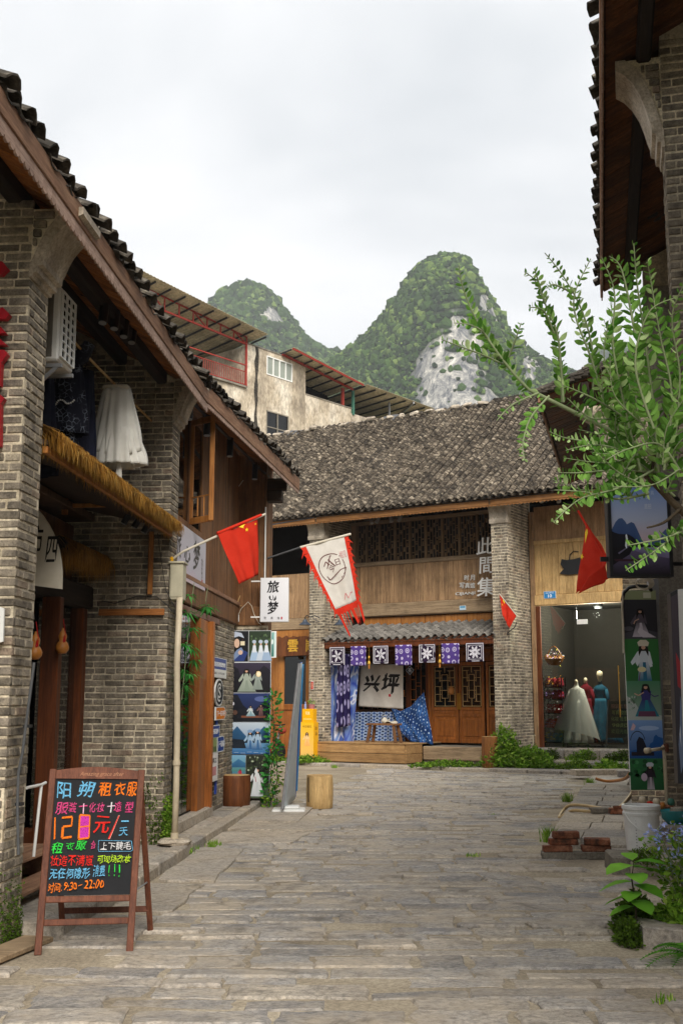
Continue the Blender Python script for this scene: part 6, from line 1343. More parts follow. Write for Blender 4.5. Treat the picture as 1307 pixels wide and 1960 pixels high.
# folded display stand seen edge-on
BSD = empty('display_stand', (0, 0, 0), 0, label='thin folding display stand with blue edge leaning beside the photo panel', cat='display stand')
b0 = G(541, 1548, .08); b1 = G(560, 1530, .08); t0 = V(573, 1270, b0.y+.15); t1 = V(577, 1268, b0.y+1.1)
for a, b, m_, w in ((b0+Vector((0, -.12, 0)), t0, 'greymetal', .035), (b1+Vector((.02, .45, 0)), t1, 'bluepaint', .03)): MB().bar(a, b, w, w, c=.004).build('frame_rail', MT[m_], BSD)
mb = MB(); N_ = 20
def shp(u, v): a = b0.lerp(t0, v)+Vector((0, -.12*(1-v), 0)); b = (b1+Vector((.02, .45, 0))).lerp(t1, v); p = a.lerp(b, u); return p+Vector((.04*math.sin(pi*u)*(1-.5*v)+.012*math.sin(u*9+v*6), 0, 0))
mb.grid(10, 20, shp); MT['bluegrey'] = plain('pale_banner_sheet', '#a9b4ba', .45, .4, 0, .15, 5); mb.build('sheet', MT['bluegrey'], BSD, smooth=True, solid=.004)
MB().bar(b1+Vector((.035, .44, .1)), t1+Vector((.012, 0, -.03)), .05, .014, c=.003).build('blue_edge', plain('bright_blue', '#3f8fc6', .5), BSD)
bs_ = MB(); bs_.cbox(-.22, .26, -.22, .22, 0, .045, .015); bs_.cbox(-.10, .18, -.16, .16, .045, .085, .02); o = bs_.build('base', MT['whiteplastic'], BSD); o.location = (b0.x+.06, b0.y+.22, .02)
# motor scooter in the gap behind the panel
SCO = fr_empty('red_scooter', FM, label='red and black motor scooter parked behind the photo panel', cat='scooter')
sx = FM.hit(1, -.6, 527, 1400).x; sc_ = MB()
for dx in (-.05, 1.15): MB().tube([(sx-dx, -.65, .3), (sx-dx, -.55, .3)], .26, 20).build('wheel', MT['blackmetal'], SCO)
MB().tube([(sx+.0, -.6, .3), (sx+.12, -.6, .75), (sx+.16, -.6, 1.0)], .035, 10).build('fork', MT['greymetal'], SCO)
MB().tube([(sx+.02, -.6, .55), (sx-.12, -.6, .35), (sx-.7, -.6, .35), (sx-1.2, -.6, .6)], [.12, .1, .13, .14], 12).build('body', MT['redpaint'], SCO, smooth=True); MB().tube([(sx-.5, -.6, .72), (sx-.9, -.6, .75), (sx-1.3, -.6, .72)], [.09, .12, .07], 12).build('seat', MT['blackmetal'], SCO, smooth=True)
MB().lathe([(0, -.09), (.09, -.06), (.12, 0), (.09, .07), (0, .09)], 14, (sx+.22, -.6, .86)).build('headlight', MT['redpaint'], SCO, smooth=True); MB().tube([(sx+.1, -.9, 1.02), (sx+.16, -.6, 1.0), (sx+.1, -.3, 1.02)], .018, 8).build('handlebar', MT['blackmetal'], SCO)
MB().tube([(sx+.1, -.88, 1.02), (sx+.12, -.92, 1.15)], .012, 6).lathe([(0, 0), (.06, .01), (.06, .04), (0, .05)], 12, (sx+.12, -.93, 1.15)).build('mirror', MT['blackmetal'], SCO)
# ================================================================== A-BOARD
fl, fr_ = G(66, 1829), G(255, 1822); 
BDR = empty('chalkboard', (0, 0, 0), 0, label='freestanding wooden chalkboard with coloured handwritten prices on the paving', cat='chalkboard')
tl_, tr_ = V(96, 1472, fl.y+.28), V(278, 1474, fr_.y+.27)
U = (fr_-fl).normalized(); L0 = (fl+(tl_-fl)*0)
def bp(u, v): a = fl.lerp(tl_, v); b = fr_.lerp(tr_, v); return a.lerp(b, u)      # u across, v up the leaning face
Wb = (bp(1, .5)-bp(0, .5)).length; Hb = (tl_-fl).length; Ux = (bp(1, .5)-bp(0, .5)).normalized(); Vx = (bp(.5, 1)-bp(.5, 0)).normalized(); Nx = Ux.cross(Vx).normalized(); Nx = Nx if Nx.y < 0 else -Nx
s_ = .045/Wb
for u in (s_/2, 1-s_/2): MB().bar(bp(u, 0), bp(u, 1.0), .045, .03, up=Nx, c=.004).build('side_rail', MT['frameboard'], BDR)
MBx = lambda v, h: MB().bar(bp(s_, v), bp(1-s_, v), h, .024, up=Nx, c=.004).build('cross_rail', MT['frameboard'], BDR)
MBx(.285, .04); MBx(.165, .04)
mb = MB(); n = 16; pts = [(s_, .945)]+[(1-s_, .945)]+[(1-s_+(2*s_-1)*i/n, .992+.022*math.sin(pi*i/n)) for i in range(n+1)]
mb.prism(pts, -.012, .014, lambda u, v, w: bp(u, v)+Nx*w); top = mb.build('top_rail', MT['frameboard'], BDR, recalc=True)
mb = MB(); mb.prism([(s_, .305), (1-s_, .305), (1-s_, .945), (s_, .945)], -.008, .002, lambda u, v, w: bp(u, v)+Nx*w); bdp = mb.build('slate', plain('slate', '#1c1d20', .75, .25, 0, .12, 6), BDR, recalc=True)
bk0, bk1 = Vector((-1.98, fl.y+.62, 0)), Vector((-1.32, fr_.y+.55, 0)); bk0 = G(88, 1806); bk1 = G(270, 1802); bk0.y += .12; bk1.y += .18
bk0 = Vector((bp(.06, 0).x, fl.y+.60, 0)); bk1 = Vector((bp(.98, 0).x+.03, fr_.y+.58, 0))
tb0, tb1 = bp(.06, .97)-Nx*.02, bp(.95, .97)-Nx*.02
for a, b in ((bk0, tb0), (bk1, tb1)): MB().bar(a, b, .04, .025, up=Nx, c=.004).build('rear_leg', MT['frameboard'], BDR)
MB().bar(bk0.lerp(tb0, .16), bk1.lerp(tb1, .16), .04, .02, up=Nx, c=.004).build('rear_rail', MT['frameboard'], BDR)
MB().tube([bp(1, .33), bk1.lerp(tb1, .33)], .006, 6).build('stay', MT['greymetal'], BDR)
cv = Canvas((0, 0, 0), Ux, Vx, Nx, 1, 1)
u_ = lambda px, py: None
cx0 = (s_+.005); 
def b2(px, py):      # the writing keeps the layout it has on the slate
    q0, q1, q2, q3 = (328/4.084, 1420+1245/4.084), (1042/4.084, 1420+1235/4.084), (1100/4.084, 1420+262/4.084), (410/4.084, 1420+268/4.084)
    return px, py
cv.warp = lambda u, v, o: bp(s_+(1-2*s_)*(u+.004*math.sin(v*70+u*31)+.003*math.sin(u*90)), .305+.64*(v+.0045*math.sin(u*60+v*20)+.003*math.sin(u*130+v*50)))+Nx*(.0025+o)
def zt(x, y):        # zoom picture (1307x1960 crop) -> slate coordinates
    v = (1240-y)/(1240-265); xl = 328+(410-328)*v; xr = 1045+(1103-1045)*v; return (x-xl)/(xr-xl), v
def T(t, x0, y0, x1, y1, c, b=.008, sh=0):
    u0, v0 = zt(x0, y1); u1, v1 = zt(x1, y0); a = zt((x0+x1)/2, (y0+y1)/2); w = (x1-x0)/715/2; cv.text(t, a[0]-w, v0, a[0]+w, v1, c, (.013 if b > .025 else .006), sh)
def Ln(pts, c, t=.018): cv.line([zt(*p) for p in pts], t*.62, c)
cv.w, cv.h = .62, .78
BL, OR, PK_, RD, GN, WH, YL = '#6fb6dc', '#f07a22', '#d34a80', '#dd3028', '#3ad04a', '#d8d8d8', '#b9dd33'
T('阳', 420, 295, 540, 430, BL, .03); T('朔', 590, 285, 745, 420, BL, .03, .2); T('租', 770, 290, 880, 415, OR, .03, .1); T('衣', 905, 290, 1000, 405, OR, .03, .1); T('服', 1010, 290, 1095, 412, OR, .03, .1)
T('服', 405, 470, 515, 565, PK_, .018, .1); T('装', 520, 465, 585, 555, PK_, .018, .1); Ln([(605, 510), (678, 498)], PK_, .022); Ln([(645, 475), (640, 562)], '#e8b8cf', .022); T('化', 690, 470, 745, 550, PK_, .018, .1); T('妆', 755, 470, 825, 550, PK_, .018, .1)
Ln([(845, 500), (912, 493)], '#e4b9ce', .02); Ln([(880, 468), (872, 553)], WH, .02); T('造', 905, 462, 970, 545, PK_, .018, .1); T('型', 995, 460, 1070, 552, PK_, .018, .1)
Ln([(402, 600), (400, 778)], OR, .038); Ln([(465, 602), (548, 597), (545, 668), (470, 680), (462, 765), (548, 762)], OR, .036)
cv.poly([zt(605, 770), zt(692, 768), zt(700, 580), zt(612, 583)], '#c23aa0'); Ln([(605, 772), (612, 583), (700, 580), (693, 770), (603, 773)], OR, .032); Ln([(608, 680), (698, 676)], OR, .024)
T('元', 725, 585, 870, 728, RD, .04, .15); Ln([(948, 578), (862, 785)], '#f3b0a0', .034); Ln([(946, 580), (860, 783)], RD, .026); Ln([(965, 632), (1028, 628)], BL, .024); T('天', 948, 680, 1020, 755, BL, .025)
T('租', 370, 810, 470, 895, GN, .04, .15); T('衣', 498, 805, 562, 868, GN, .035, .1); T('服', 575, 795, 668, 868, GN, .04, .15); T('含', 705, 798, 750, 865, PK_, .018)
Ln([(772, 790), (1055, 793), (1062, 870), (1050, 888), (775, 882), (766, 860), (772, 790)], BL, .007); T('上下睫毛', 785, 805, 1052, 875, WH, .02)
T('妆造不满意', 362, 912, 728, 1002, RD, .022, .05); T('可现场改妆', 760, 918, 1050, 980, YL, .012, .05); T('无任何隐形', 358, 1020, 700, 1105, BL, .006, .05); T('消费', 728, 1000, 832, 1092, BL, .006)
for x in (862, 912, 950): Ln([(x+2, 995), (x, 1062)], GN, .02); Ln([(x-1, 1080), (x-1, 1092)], GN, .02)
T('时间', 345, 1140, 448, 1215, OR, .02, .05); Ln([(458, 1160), (458, 1168)], OR, .012); Ln([(458, 1192), (458, 1200)], OR, .012); T('9:30', 482, 1135, 590, 1200, OR, .022, .1); Ln([(602, 1165), (636, 1161)], OR, .013); T('22:00', 652, 1118, 822, 1188, OR, .022, .1)
cv.build('chalk_writing', BDR, MT['chalk'])
cv = Canvas((0, 0, 0), Ux, Vx, Nx, 1, 1); cv.warp = lambda u, v, o: bp(u, v)+Nx*(.0145+o); cv.text('Amazing grace after', .32, .955, .78, .985, '#a8724d', 0, .35); cv.build('print', top)
# ================================================================== THINGS ON THE HOUSE ACROSS THE SQUARE
def batik(name, kind, c1, c2, scale=6):
    m, nt = newmat(name); uv = coords(nt, 'uv'); vo = nd(nt, 'ShaderNodeTexVoronoi'); vo.inputs['Scale'].default_value = scale; nt.links.new(uv, vo.inputs['Vector'])
    if kind == 'rings':
        vo.inputs['Randomness'].default_value = .35; rp = ramp(nt, [(.0, c2), (.16, c2), (.17, c1), (.24, c1), (.27, c2), (.36, c2), (.40, c1)]); nt.links.new(vo.outputs['Distance'], rp.inputs['Fac']); col = rp.outputs['Color']
    elif kind == 'checks':
        vo.inputs['Randomness'].default_value = .08; rp = ramp(nt, [(.0, '#0f1c3d'), (.22, '#16264f'), (.26, c2), (.44, c2), (.5, c1)]); nt.links.new(vo.outputs['Distance'], rp.inputs['Fac']); col = rp.outputs['Color']
    elif kind == 'dots':
        n0 = noise_n(nt, uv, 2.2, 2); mp_ = nd(nt, 'ShaderNodeMapping'); mp_.inputs['Rotation'].default_value = (0, 0, .6); mp_.inputs['Scale'].default_value = (1, 1, 1); nt.links.new(uv, mp_.inputs['Vector']); wv = nd(nt, 'ShaderNodeTexWave'); wv.inputs['Scale'].default_value = 3.2; wv.inputs['Distortion'].default_value = 5; wv.inputs['Detail'].default_value = 2
        nt.links.new(mp_.outputs['Vector'], wv.inputs['Vector']); vo.inputs['Randomness'].default_value = .15; rp = ramp(nt, [(.0, c2), (.2, c2), (.3, c1)]); nt.links.new(vo.outputs['Distance'], rp.inputs['Fac']); r2 = ramp(nt, [(.5, (0, 0, 0)), (.75, (1, 1, 1))]); nt.links.new(wv.outputs['Fac'], r2.inputs['Fac'])
        rb = ramp(nt, [(.4, '#15305c'), (.6, '#3f6ca8')]); nt.links.new(n0, rb.inputs['Fac']); col = mixc(nt, r2.outputs['Color'], rb.outputs['Color'], rp.outputs['Color'])
    else:
        n0 = noise_n(nt, uv, scale, 1.5, .5, None, 1.6); rp = ramp(nt, [(.42, c1), (.5, c2), (.56, c1), (.63, c2)] if kind == 'print' else [(.35, c1), (.5, '#7f9bd0'), (.56, c2), (.62, '#4e68b8')]); nt.links.new(n0, rp.inputs['Fac']); col = rp.outputs['Color']
        if kind == 'print':
            sx_ = nd(nt, 'ShaderNodeSeparateXYZ'); nt.links.new(uv, sx_.inputs[0]); a = math_n(nt, 'ABSOLUTE', math_n(nt, 'SUBTRACT', sx_.outputs[0], .5)); b = math_n(nt, 'ABSOLUTE', math_n(nt, 'SUBTRACT', sx_.outputs[1], .5)); mx = math_n(nt, 'MAXIMUM', a, b)
            r3 = ramp(nt, [(.0, (0, 0, 0)), (.395, (0, 0, 0)), (.40, (1, 1, 1)), (1, (1, 1, 1))]); nt.links.new(mx, r3.inputs['Fac']); r4 = ramp(nt, [(.40, c2), (.43, c2), (.44, c1), (.455, c1), (.46, c2), (.475, c2), (.48, c1)]); nt.links.new(mx, r4.inputs['Fac']); col = mixc(nt, r3.outputs['Color'], col, r4.outputs['Color'])
    clothsh(nt, col, .2); return m
MT['darkbatik'] = cloth('dark_batik_cloth', '#2a1c33', '#35243f'); MT['bk2'] = batik('purple_rings', 'rings', '#58418c', '#cfc6e2', 3.0); MT['bk3'] = batik('indigo_rings', 'rings', '#241c48', '#9d97c0', 4)
MT['bk4'] = batik('indigo_checks', 'checks', '#2e4f8e', '#a9bcd8', 9); MT['bk5'] = batik('indigo_dots', 'dots', '#1f3f78', '#b5cbe2', 14); MT['bk6'] = batik('blue_clouds', 'clouds', '#3a4fae', '#e3e6f0', 3)
HMY = .0
names = ['white-on-dark batik cloth with a crossed flower under the canopy corner', 'purple cloth with pale rings, leftmost of the purple ones', 'white-on-dark batik cloth with curled leaves beside the small bell', 'purple cloth with pale rings, above the white character banner edge',
         'white-on-dark batik cloth with birds, fifth along the canopy', 'purple cloth with pale rings over the left door leaf', 'white-on-dark batik cloth with a dense wreath at the right canopy end']
for i, ((a, b, t, bt), nm) in enumerate(zip(((631, 660, 1237, 1273), (671, 700, 1236, 1274), (714, 743, 1236, 1270), (756, 788, 1233, 1273), (801, 833, 1232, 1268), (844, 879, 1228, 1270), (891, 926, 1227, 1266)), names)):
    y_ = .0-.03; tl, br = FM.hit(1, y_, a, t), FM.hit(1, y_, b, bt); o = empty('batik_cloth', FM.world(tl.x, y_, br.z), FM.a, label=nm, cat='cloth', group='small batik cloths hung along the canopy')
    w, h = br.x-tl.x, 3.08-br.z; P_ = Patch((0, 0, h), (w, 0, h), (w, 0, 0), (0, 0, 0), .008, 1.5, i); P_.mesh('cloth', MT['darkbatik' if i % 2 == 0 else 'bk2'], o, 14, 12)
    if i % 2 == 0:
        cv = P_.canvas(w, h); pl_, dk_ = '#d6d3da', '#2a1c33'
        for a_ in (.035, .96): cv.rect(a_-.02, .02, a_+.02, .98, pl_); cv.rect(.02, a_-.018, .98, a_+.018, pl_)
        for a_ in (.13, .87): cv.rect(a_-.012, .12, a_+.012, .88, pl_); cv.rect(.12, a_-.01, .88, a_+.01, pl_)
        r_ = random.Random(i+5); k_ = 5+i//2; ph = r_.uniform(0, 1)
        for j in range(k_):
            t_ = 2*pi*j/k_+ph; cx_, cy_ = .5+.19*math.cos(t_), .5+.19*math.sin(t_); cv.poly([(cx_+.15*math.cos(q_)*math.cos(t_)-.06*math.sin(q_)*math.sin(t_), cy_+.15*math.cos(q_)*math.sin(t_)+.06*math.sin(q_)*math.cos(t_)) for q_ in [2*pi*z_/10 for z_ in range(10)]], pl_)
            cv.line([(.5+.12*math.cos(t_), .5+.12*math.sin(t_)), (.5+.28*math.cos(t_), .5+.28*math.sin(t_))], .012, dk_)
        cv.ell(.5, .5, .07, .06, dk_); cv.ell(.5, .5, .035, .03, pl_)
        for u_, v_2 in ((.2, .2), (.8, .2), (.2, .8), (.8, .8)): cv.ell(u_, v_2, .045, .035, pl_, 8)
        cv.build('print', o)
for i, (px, nm) in enumerate(((706, 'small brass bell with tassel hanging between the second and third cloths'), (841, 'small brass bell with orange tassel hanging between the fifth and sixth cloths'))):
    q = FM.hit(1, -.02, px, 1245); o = empty('wind_bell', FM.world(q.x, -.02, 2.6), FM.a, label=nm, cat='bell', group='bells under the canopy')
    MB().lathe([(.05, .0), (.045, .03), (.03, .08), (.012, .1), (.02, .13), (.03, .17), (.012, .22), (.0, .22)], 12).tube([(0, 0, .22), (0, 0, .46)], .005, 6).build('bell', MT['brass'], o); MB().lathe([(.02, -.12), (.022, -.02), (.006, .0), (0, .0)], 8).build('tassel', MT['gourd'], o)
def hang(name, lab, cat, m, corners, y, amp=.02, waves=3, ph=0, bulge=0, edge=None, group=None, nu=26, nv=26, ys=None):
    pts = [FM.hit(1, (ys[i] if ys else y), *p) for i, p in enumerate(corners)]; o0 = pts[3]; o = empty(name, FM.world(*o0), FM.a, label=lab, cat=cat, group=group); pp = [p-o0 for p in pts]
    P_ = Patch(*pp, amp, waves, ph, bulge, N=(0, -1, 0)); P_.mesh('cloth', MT[m], o, nu, nv, edge); return o, P_
hang('hanging_cloth', 'tall blue and white tie-dyed cloth draped left of the shop window', 'cloth', 'bk6', [(623, 1236), (688, 1262), (676, 1424), (621, 1424)], .35, .05, 3, .5)
hang('hanging_cloth', 'long dark indigo cloth with pale rings over the blue and white drape', 'cloth', 'bk3', [(646, 1250), (671, 1252), (672, 1388), (645, 1393)], .18, .03, 2, 1)
o, P_ = hang('character_banner', 'white cloth banner with two large black brush characters', 'banner', 'whitecloth', [(690, 1270), (771, 1272), (771, 1357), (686, 1352)], .9, .012, 1.5, 2); cv = P_.canvas(1.0, 1.05)
cv.text('兴', .10, .36, .48, .74, '#1d1a1a', .05, .12); cv.text('坪', .52, .34, .92, .78, '#1d1a1a', .05, .12); cv.rect(.68, .26, .73, .32, '#b0303a'); cv.build('print', o)
hang('draped_cloth', 'indigo and pale checked cloth spread along the window seat', 'cloth', 'bk4', [(678, 1363), (778, 1362), (775, 1420), (676, 1418)], .95, .03, 3, .3, edge=lambda u, v: (u, v))
# big indigo cloth slung from its peak
q = lambda px, py, y: FM.hit(1, y, px, py)
o0 = q(760, 1424, .55); DC = empty('draped_cloth', FM.world(*o0), FM.a, label='indigo tie-dyed cloth slung from a peak beside the door with a pale dotted pattern', cat='cloth')
Pa, Pb, Pc, Pd, Pe = [p-o0 for p in (q(748, 1356, .9), q(811, 1324, .75), q(829, 1424, .5), q(768, 1412, .45), q(790, 1372, .5))]
def drape(u, v):
    top = Pa.lerp(Pb, u**.9)+Vector((0, 0, -.28*math.sin(pi*u)*(1-u*.5))); bot = Pd.lerp(Pc+Vector((-.18*0, 0, .0)), u)+Vector((0, 0, -.05*math.sin(pi*u)+.30*max(0, .25-u)*2))
    p = bot.lerp(top, v); return p+Vector((0, -.08*math.sin(pi*v)*math.sin(pi*u)-.03*math.sin(u*22+v*6)*(.3+.7*(1-v)), .015*math.sin(u*18)))
mb = MB(); mb.grid(30, 24, drape); mb.build('cloth', MT['bk5'], DC, smooth=True, solid=.003)
# low table with things on it
BT = FM.hit(1, -.15, 735, 1422); BN_ = empty('low_bench', FM.world(BT.x, -.15, .585), FM.a, label='small wooden trestle bench on the timber deck', cat='bench')
MB().cbox(-.44, .44, -.16, .16, .44, .49, .008).build('top', MT['plankB'], BN_)
for sx_ in (-1, 1):
    for sy_ in (-1, 1): MB().bar((sx_*.42, sy_*.15, 0), (sx_*.34, sy_*.11, .44), .07, .06, up=(0, 1, 0), c=.006).build('leg', MT['plankB'], BN_)
    MB().bar((sx_*.38, -.11, .16), (sx_*.38, .11, .16), .03, .04).build('stretcher', MT['plankB'], BN_)
TC = FM.world(BT.x+.02, -.15, .585+.49); o = empty('teapot', TC, FM.a, label='cream teapot and folded napkin on the little bench', cat='teapot')
MB().lathe([(.05, 0), (.085, .03), (.09, .07), (.06, .12), (.03, .135), (.02, .15), (0, .155)], 16).tube([(.08, 0, .05), (.13, 0, .09), (.15, 0, .12)], [.02, .014, .01], 8).tube([(-.05, 0, .13), (-.04, 0, .2), (.04, 0, .2), (.05, 0, .13)], .006, 6).build('pot_body', MT['creamcloth'], o, smooth=True)
o = empty('napkin', TC+Vector((.16, -.05, 0)), FM.a+.3, label='folded cream cloth lying beside the teapot on the bench', cat='napkin'); mb = MB(); mb.grid(12, 8, lambda u, v: (.32*(u-.5), .2*(v-.5), .03+.03*math.sin(u*6)*math.sin(v*4+1)-.02*(2*abs(u-.5))**3)); mb.build('cloth', MT['creamcloth'], o, smooth=True, solid=.02)
o = empty('dry_branch', TC+Vector((-.12, .05, 0)), FM.a, label='bare twig standing behind the teapot', cat='branch'); MB().tube([(0, 0, 0), (.05, 0, .15), (.12, .02, .28), (.2, 0, .33)], .006, 6).tube([(.05, 0, .15), (.0, 0, .28), (.02, 0, .36)], .004, 6).build('twig', MT['bark'], o)
# lantern behind the door pane and the diamond sign
q_ = FM.hit(1, 1.2, 863, 1322); o = empty('small_lantern', FM.world(q_.x, 1.2, q_.z), FM.a, label='small orange lantern hanging by the left door leaf', cat='lantern'); MB().lathe([(.04, -.1), (.075, -.06), (.08, .0), (.075, .06), (.04, .1)], 12).tube([(0, 0, .1), (0, 0, .3)], .004, 6).build('shade', MT['gourd'], o)
q_ = FM.hit(1, 1.0, 784, 1283); o = empty('diamond_sign', FM.world(q_.x, 1.0, q_.z), FM.a, label='small dark diamond sign with a white character under the canopy', cat='sign'); MB().prism([(-.13, 0), (0, -.13), (.13, 0), (0, .13)], 0, .015, lambda u, v, w: (u, w, v)).build('board', MT['blackmetal'], o, recalc=True)
cv = Canvas((-.13, 0, -.13), (1, 0, 0), (0, 0, 1), (0, -1, 0), .26, .26); cv.text('茶', .3, .3, .7, .72, '#cfd6e6', .01); cv.line([(.06, .5), (.5, .06), (.94, .5), (.5, .94), (.06, .5)], .03, '#cfd6e6'); cv.build('print', o)
# raised white lettering
LT = fr_empty('shop_lettering', FM, label='raised white lettering with three tall brush characters by the right pillar', cat='lettering')
def lett(t, box, y=1.37, bold=.006, th=.03, name='character', m='whitemetal', sh=.05):
    a, b = FM.hit(1, y, box[0], box[3]), FM.hit(1, y, box[2], box[1]); vs, fs, bb = glyphs(t, bold, sh); mb = MB(); n = len(vs); k = lambda p, w: (a.x+(p[0]-bb[0])/(bb[1]-bb[0])*(b.x-a.x), w, a.z+(p[1]-bb[2])/(bb[3]-bb[2])*(b.z-a.z))
    mb.v = [k(p, y) for p in vs]+[k(p, y+th) for p in vs]; mb.f = [f for f in fs]+[tuple(n+i for i in f[::-1]) for f in fs]; ec = {}
    for f in fs:
        for i in range(len(f)): e_ = (f[i], f[(i+1) % len(f)]); ec[e_] = 1
    for (i, j) in ec:
        if (j, i) not in ec: mb.f.append((i, j, n+j, n+i))
    return mb.build(name, MT[m], LT)
yy_ = 1.05
lett('此', (911, 1027, 945, 1062), yy_); lett('間', (917, 1065, 944, 1098), yy_); lett('集', (912, 1104, 947, 1142), yy_)
lett('时', (888, 1100, 897, 1111), 1.36, .006, .02); lett('月', (899, 1100, 908, 1111), 1.36, .006, .02); lett('写', (879, 1115, 888, 1126), 1.36, .006, .02); lett('真', (889, 1115, 898, 1126), 1.36, .006, .02); lett('馆', (899, 1115, 908, 1126), 1.36, .006, .02)
lett('CIJIANJI', (871, 1132, 909, 1141), 1.36, .006, .02, 'latin_line')
for px, py in ((915, 1045), (918, 1080), (920, 1120)):
    q_ = FM.hit(1, yy_+.03, px+14, py); MB().bar((q_.x, yy_+.03, q_.z), (q_.x, 1.37, q_.z), .015, .015).build('stand_off', MT['blackmetal'], LT)
# little plates and lights
def fmplate(name, px0, py0, px1, py1, y, lab, cat, cols, draw=None):
    a, b = FM.hit(1, y, px0, py1), FM.hit(1, y, px1, py0); o = fr_empty(name, FM, label=lab, cat=cat); MB().cbox(a.x, b.x, y, y+.012, a.z, b.z, .002).build('board', MT['whitemetal'], o)
    cv = Canvas((a.x, y, a.z), (1, 0, 0), (0, 0, 1), (0, -1, 0), b.x-a.x, b.z-a.z); cv.rect(.03, .04, .97, .96, cols); draw and draw(cv); cv.build('print', o); return o
fmplate('house_number', 1040, 1131, 1063, 1146, 1.31, 'small blue house number plate reading 10 on the beam over the glass shop', 'number plate', '#2f86c4', lambda c: (c.text('10', .36, .14, .66, .56, '#ffffff', .03), c.text('榕潭街', .16, .66, .84, .88, '#dfeefa')))
fmplate('small_notice', 879, 1159, 891, 1168, 1.28, 'tiny blue and white notice on the main beam over the canopy', 'notice', '#bcd6e4', lambda c: c.rect(.1, .5, .9, .9, '#5a9cc0'))
fmplate('red_slip', 595, 1304, 600, 1320, -.03, 'little red paper slip pasted on the left brick pillar', 'paper slip', '#b9473f', lambda c: c.text('平安', .3, .2, .7, .8, '#e9c9a0'))
gM = 'spotlights under the eave of the tiled house'
for i, px in enumerate((711, 724, 748, 766)):
    q_ = FM.hit(1, .35, px, 998-i*1.5); spot(FM, q_.x, .35, q_.z+.05, .05*(-1)**i, -.06, -.15, ['leftmost', 'second', 'third', 'rightmost'][i]+' small grey spotlight under the tiled eave above the lattice windows', gM, .05, 'greymetal')
for i, px in enumerate((1035, 1068)):
    q_ = FM.hit(1, .35, px, 958); spot(FM, q_.x, .35, q_.z+.05, .03, -.05, -.13, ['left', 'right'][i]+' grey spotlight under the eave above the pale boards of the glass shop', 'spotlights above the glass shop', .055, 'greymetal')
def walllamp(px, py, y, lab, flip=1):
    q_ = FM.hit(1, y, px, py); o = empty('wall_lamp', FM.world(q_.x, y, q_.z), FM.a, label=lab, cat='lamp')
    MB().tube([(.38*flip, .14, .10), (.28*flip, .06, .16), (.16*flip, .02, .12), (.05*flip, 0, .17), (0, 0, .12), (0, 0, .02)], .014, 8).tube([(.2*flip, .04, .13), (.28*flip, .06, .04), (.38*flip, .14, .0)], .010, 6).build('arm', MT['blackmetal'], o)
    MB().lathe([(.17, -.09), (.15, -.06), (.07, .0), (.04, .06), (0, .07)], 16).build('shade', plain('slate_lamp', '#3a4350', .4), o); return o
walllamp(584, 1190, -.25, 'dark barn lamp on a scrolled arm left of the brick pillar'); walllamp(651, 1190, .3, 'dark barn lamp on a scrolled arm under the main beam by the brick pillar', -1)
# carved wooden sign of the left bay
WSN = fr_empty('wooden_sign', FM, label='carved brown wooden sign board with gold characters in the left bay', cat='sign')
a, b = FM.hit(1, .3, 530, 1257), FM.hit(1, .3, 600, 1216); n = 16; top = [(b.x+(a.x-b.x)*i/n, b.z+.02*math.sin(i*1.7)-.015*(i % 3)) for i in range(n+1)]
MB().prism([(a.x, a.z), (b.x, a.z+.03)]+top, .3, .35, lambda u, v, w: (u, w, v)).build('board', MT['stumpred'], WSN, recalc=True)
cv = Canvas((a.x, .3, a.z), (1, 0, 0), (0, 0, 1), (0, -1, 0), b.x-a.x, b.z-a.z); cv.text('雲', .30, .22, .58, .82, '#d8a93a', .02); cv.text('崗', .80, .22, 1.02, .82, '#d8a93a', .02); cv.build('print', WSN)
fmplate('white_poster', 518, 1208, 529, 1259, -.2, 'narrow pale green poster between the photo panel and the wooden sign', 'poster', '#cfe0dc', lambda c: (c.rect(.05, .04, .6, .96, '#2f6b62', '#7fb0a8'), c.ell(.3, .6, .2, .1, '#dfeae6')))
# yellow standee with pot on top
YB = FM.hit(1, -.75, 592, 1452); YO = empty('yellow_standee', FM.world(YB.x, -.75, .08), FM.a+.15, label='yellow cardboard standee with a printed woman beside the left brick pillar', cat='standee')
MB().cbox(-.19, .19, -.15, .15, 0, 1.02, .004).build('lower_box', MT['yellow'], YO); MB().cbox(-.155, .155, -.12, .12, 1.02, 1.36, .004).build('upper_box', MT['yellow'], YO)
cv = Canvas((-.19, -.15, 0), (1, 0, 0), (0, 0, 1), (0, -1, 0), .38, 1.02); cv.rect(.02, .01, .98, .99, '#f0c070', '#f2bc1c'); cv.figure(.5, .40, .34, '#f0b060', '#f5c98a', wide=.5); cv.text('今日相见', .16, .86, .84, .92, '#7a5a1a'); cv.build('print', YO)
cv = Canvas((.19, -.15, 0), (0, 1, 0), (0, 0, 1), (1, 0, 0), .3, 1.02); cv.text('山水', .3, .80, .7, .9, '#7a4a12', .02); cv.text('人间', .3, .66, .7, .76, '#7a4a12', .02); cv.build('print', YO)
cv = Canvas((-.155, -.12, 1.02), (1, 0, 0), (0, 0, 1), (0, -1, 0), .31, .34); cv.text('写真', .3, .55, .7, .8, '#f8e7a8', .02); cv.rect(.15, .2, .85, .26, '#f7dd80'); cv.build('print', YO)
def top_of(o, x, y, z): return o.matrix_basis @ Vector((x, y, z)) if False else Vector((o.location.x+x*math.cos(o.rotation_euler.z)-y*math.sin(o.rotation_euler.z), o.location.y+x*math.sin(o.rotation_euler.z)+y*math.cos(o.rotation_euler.z), o.location.z+z))
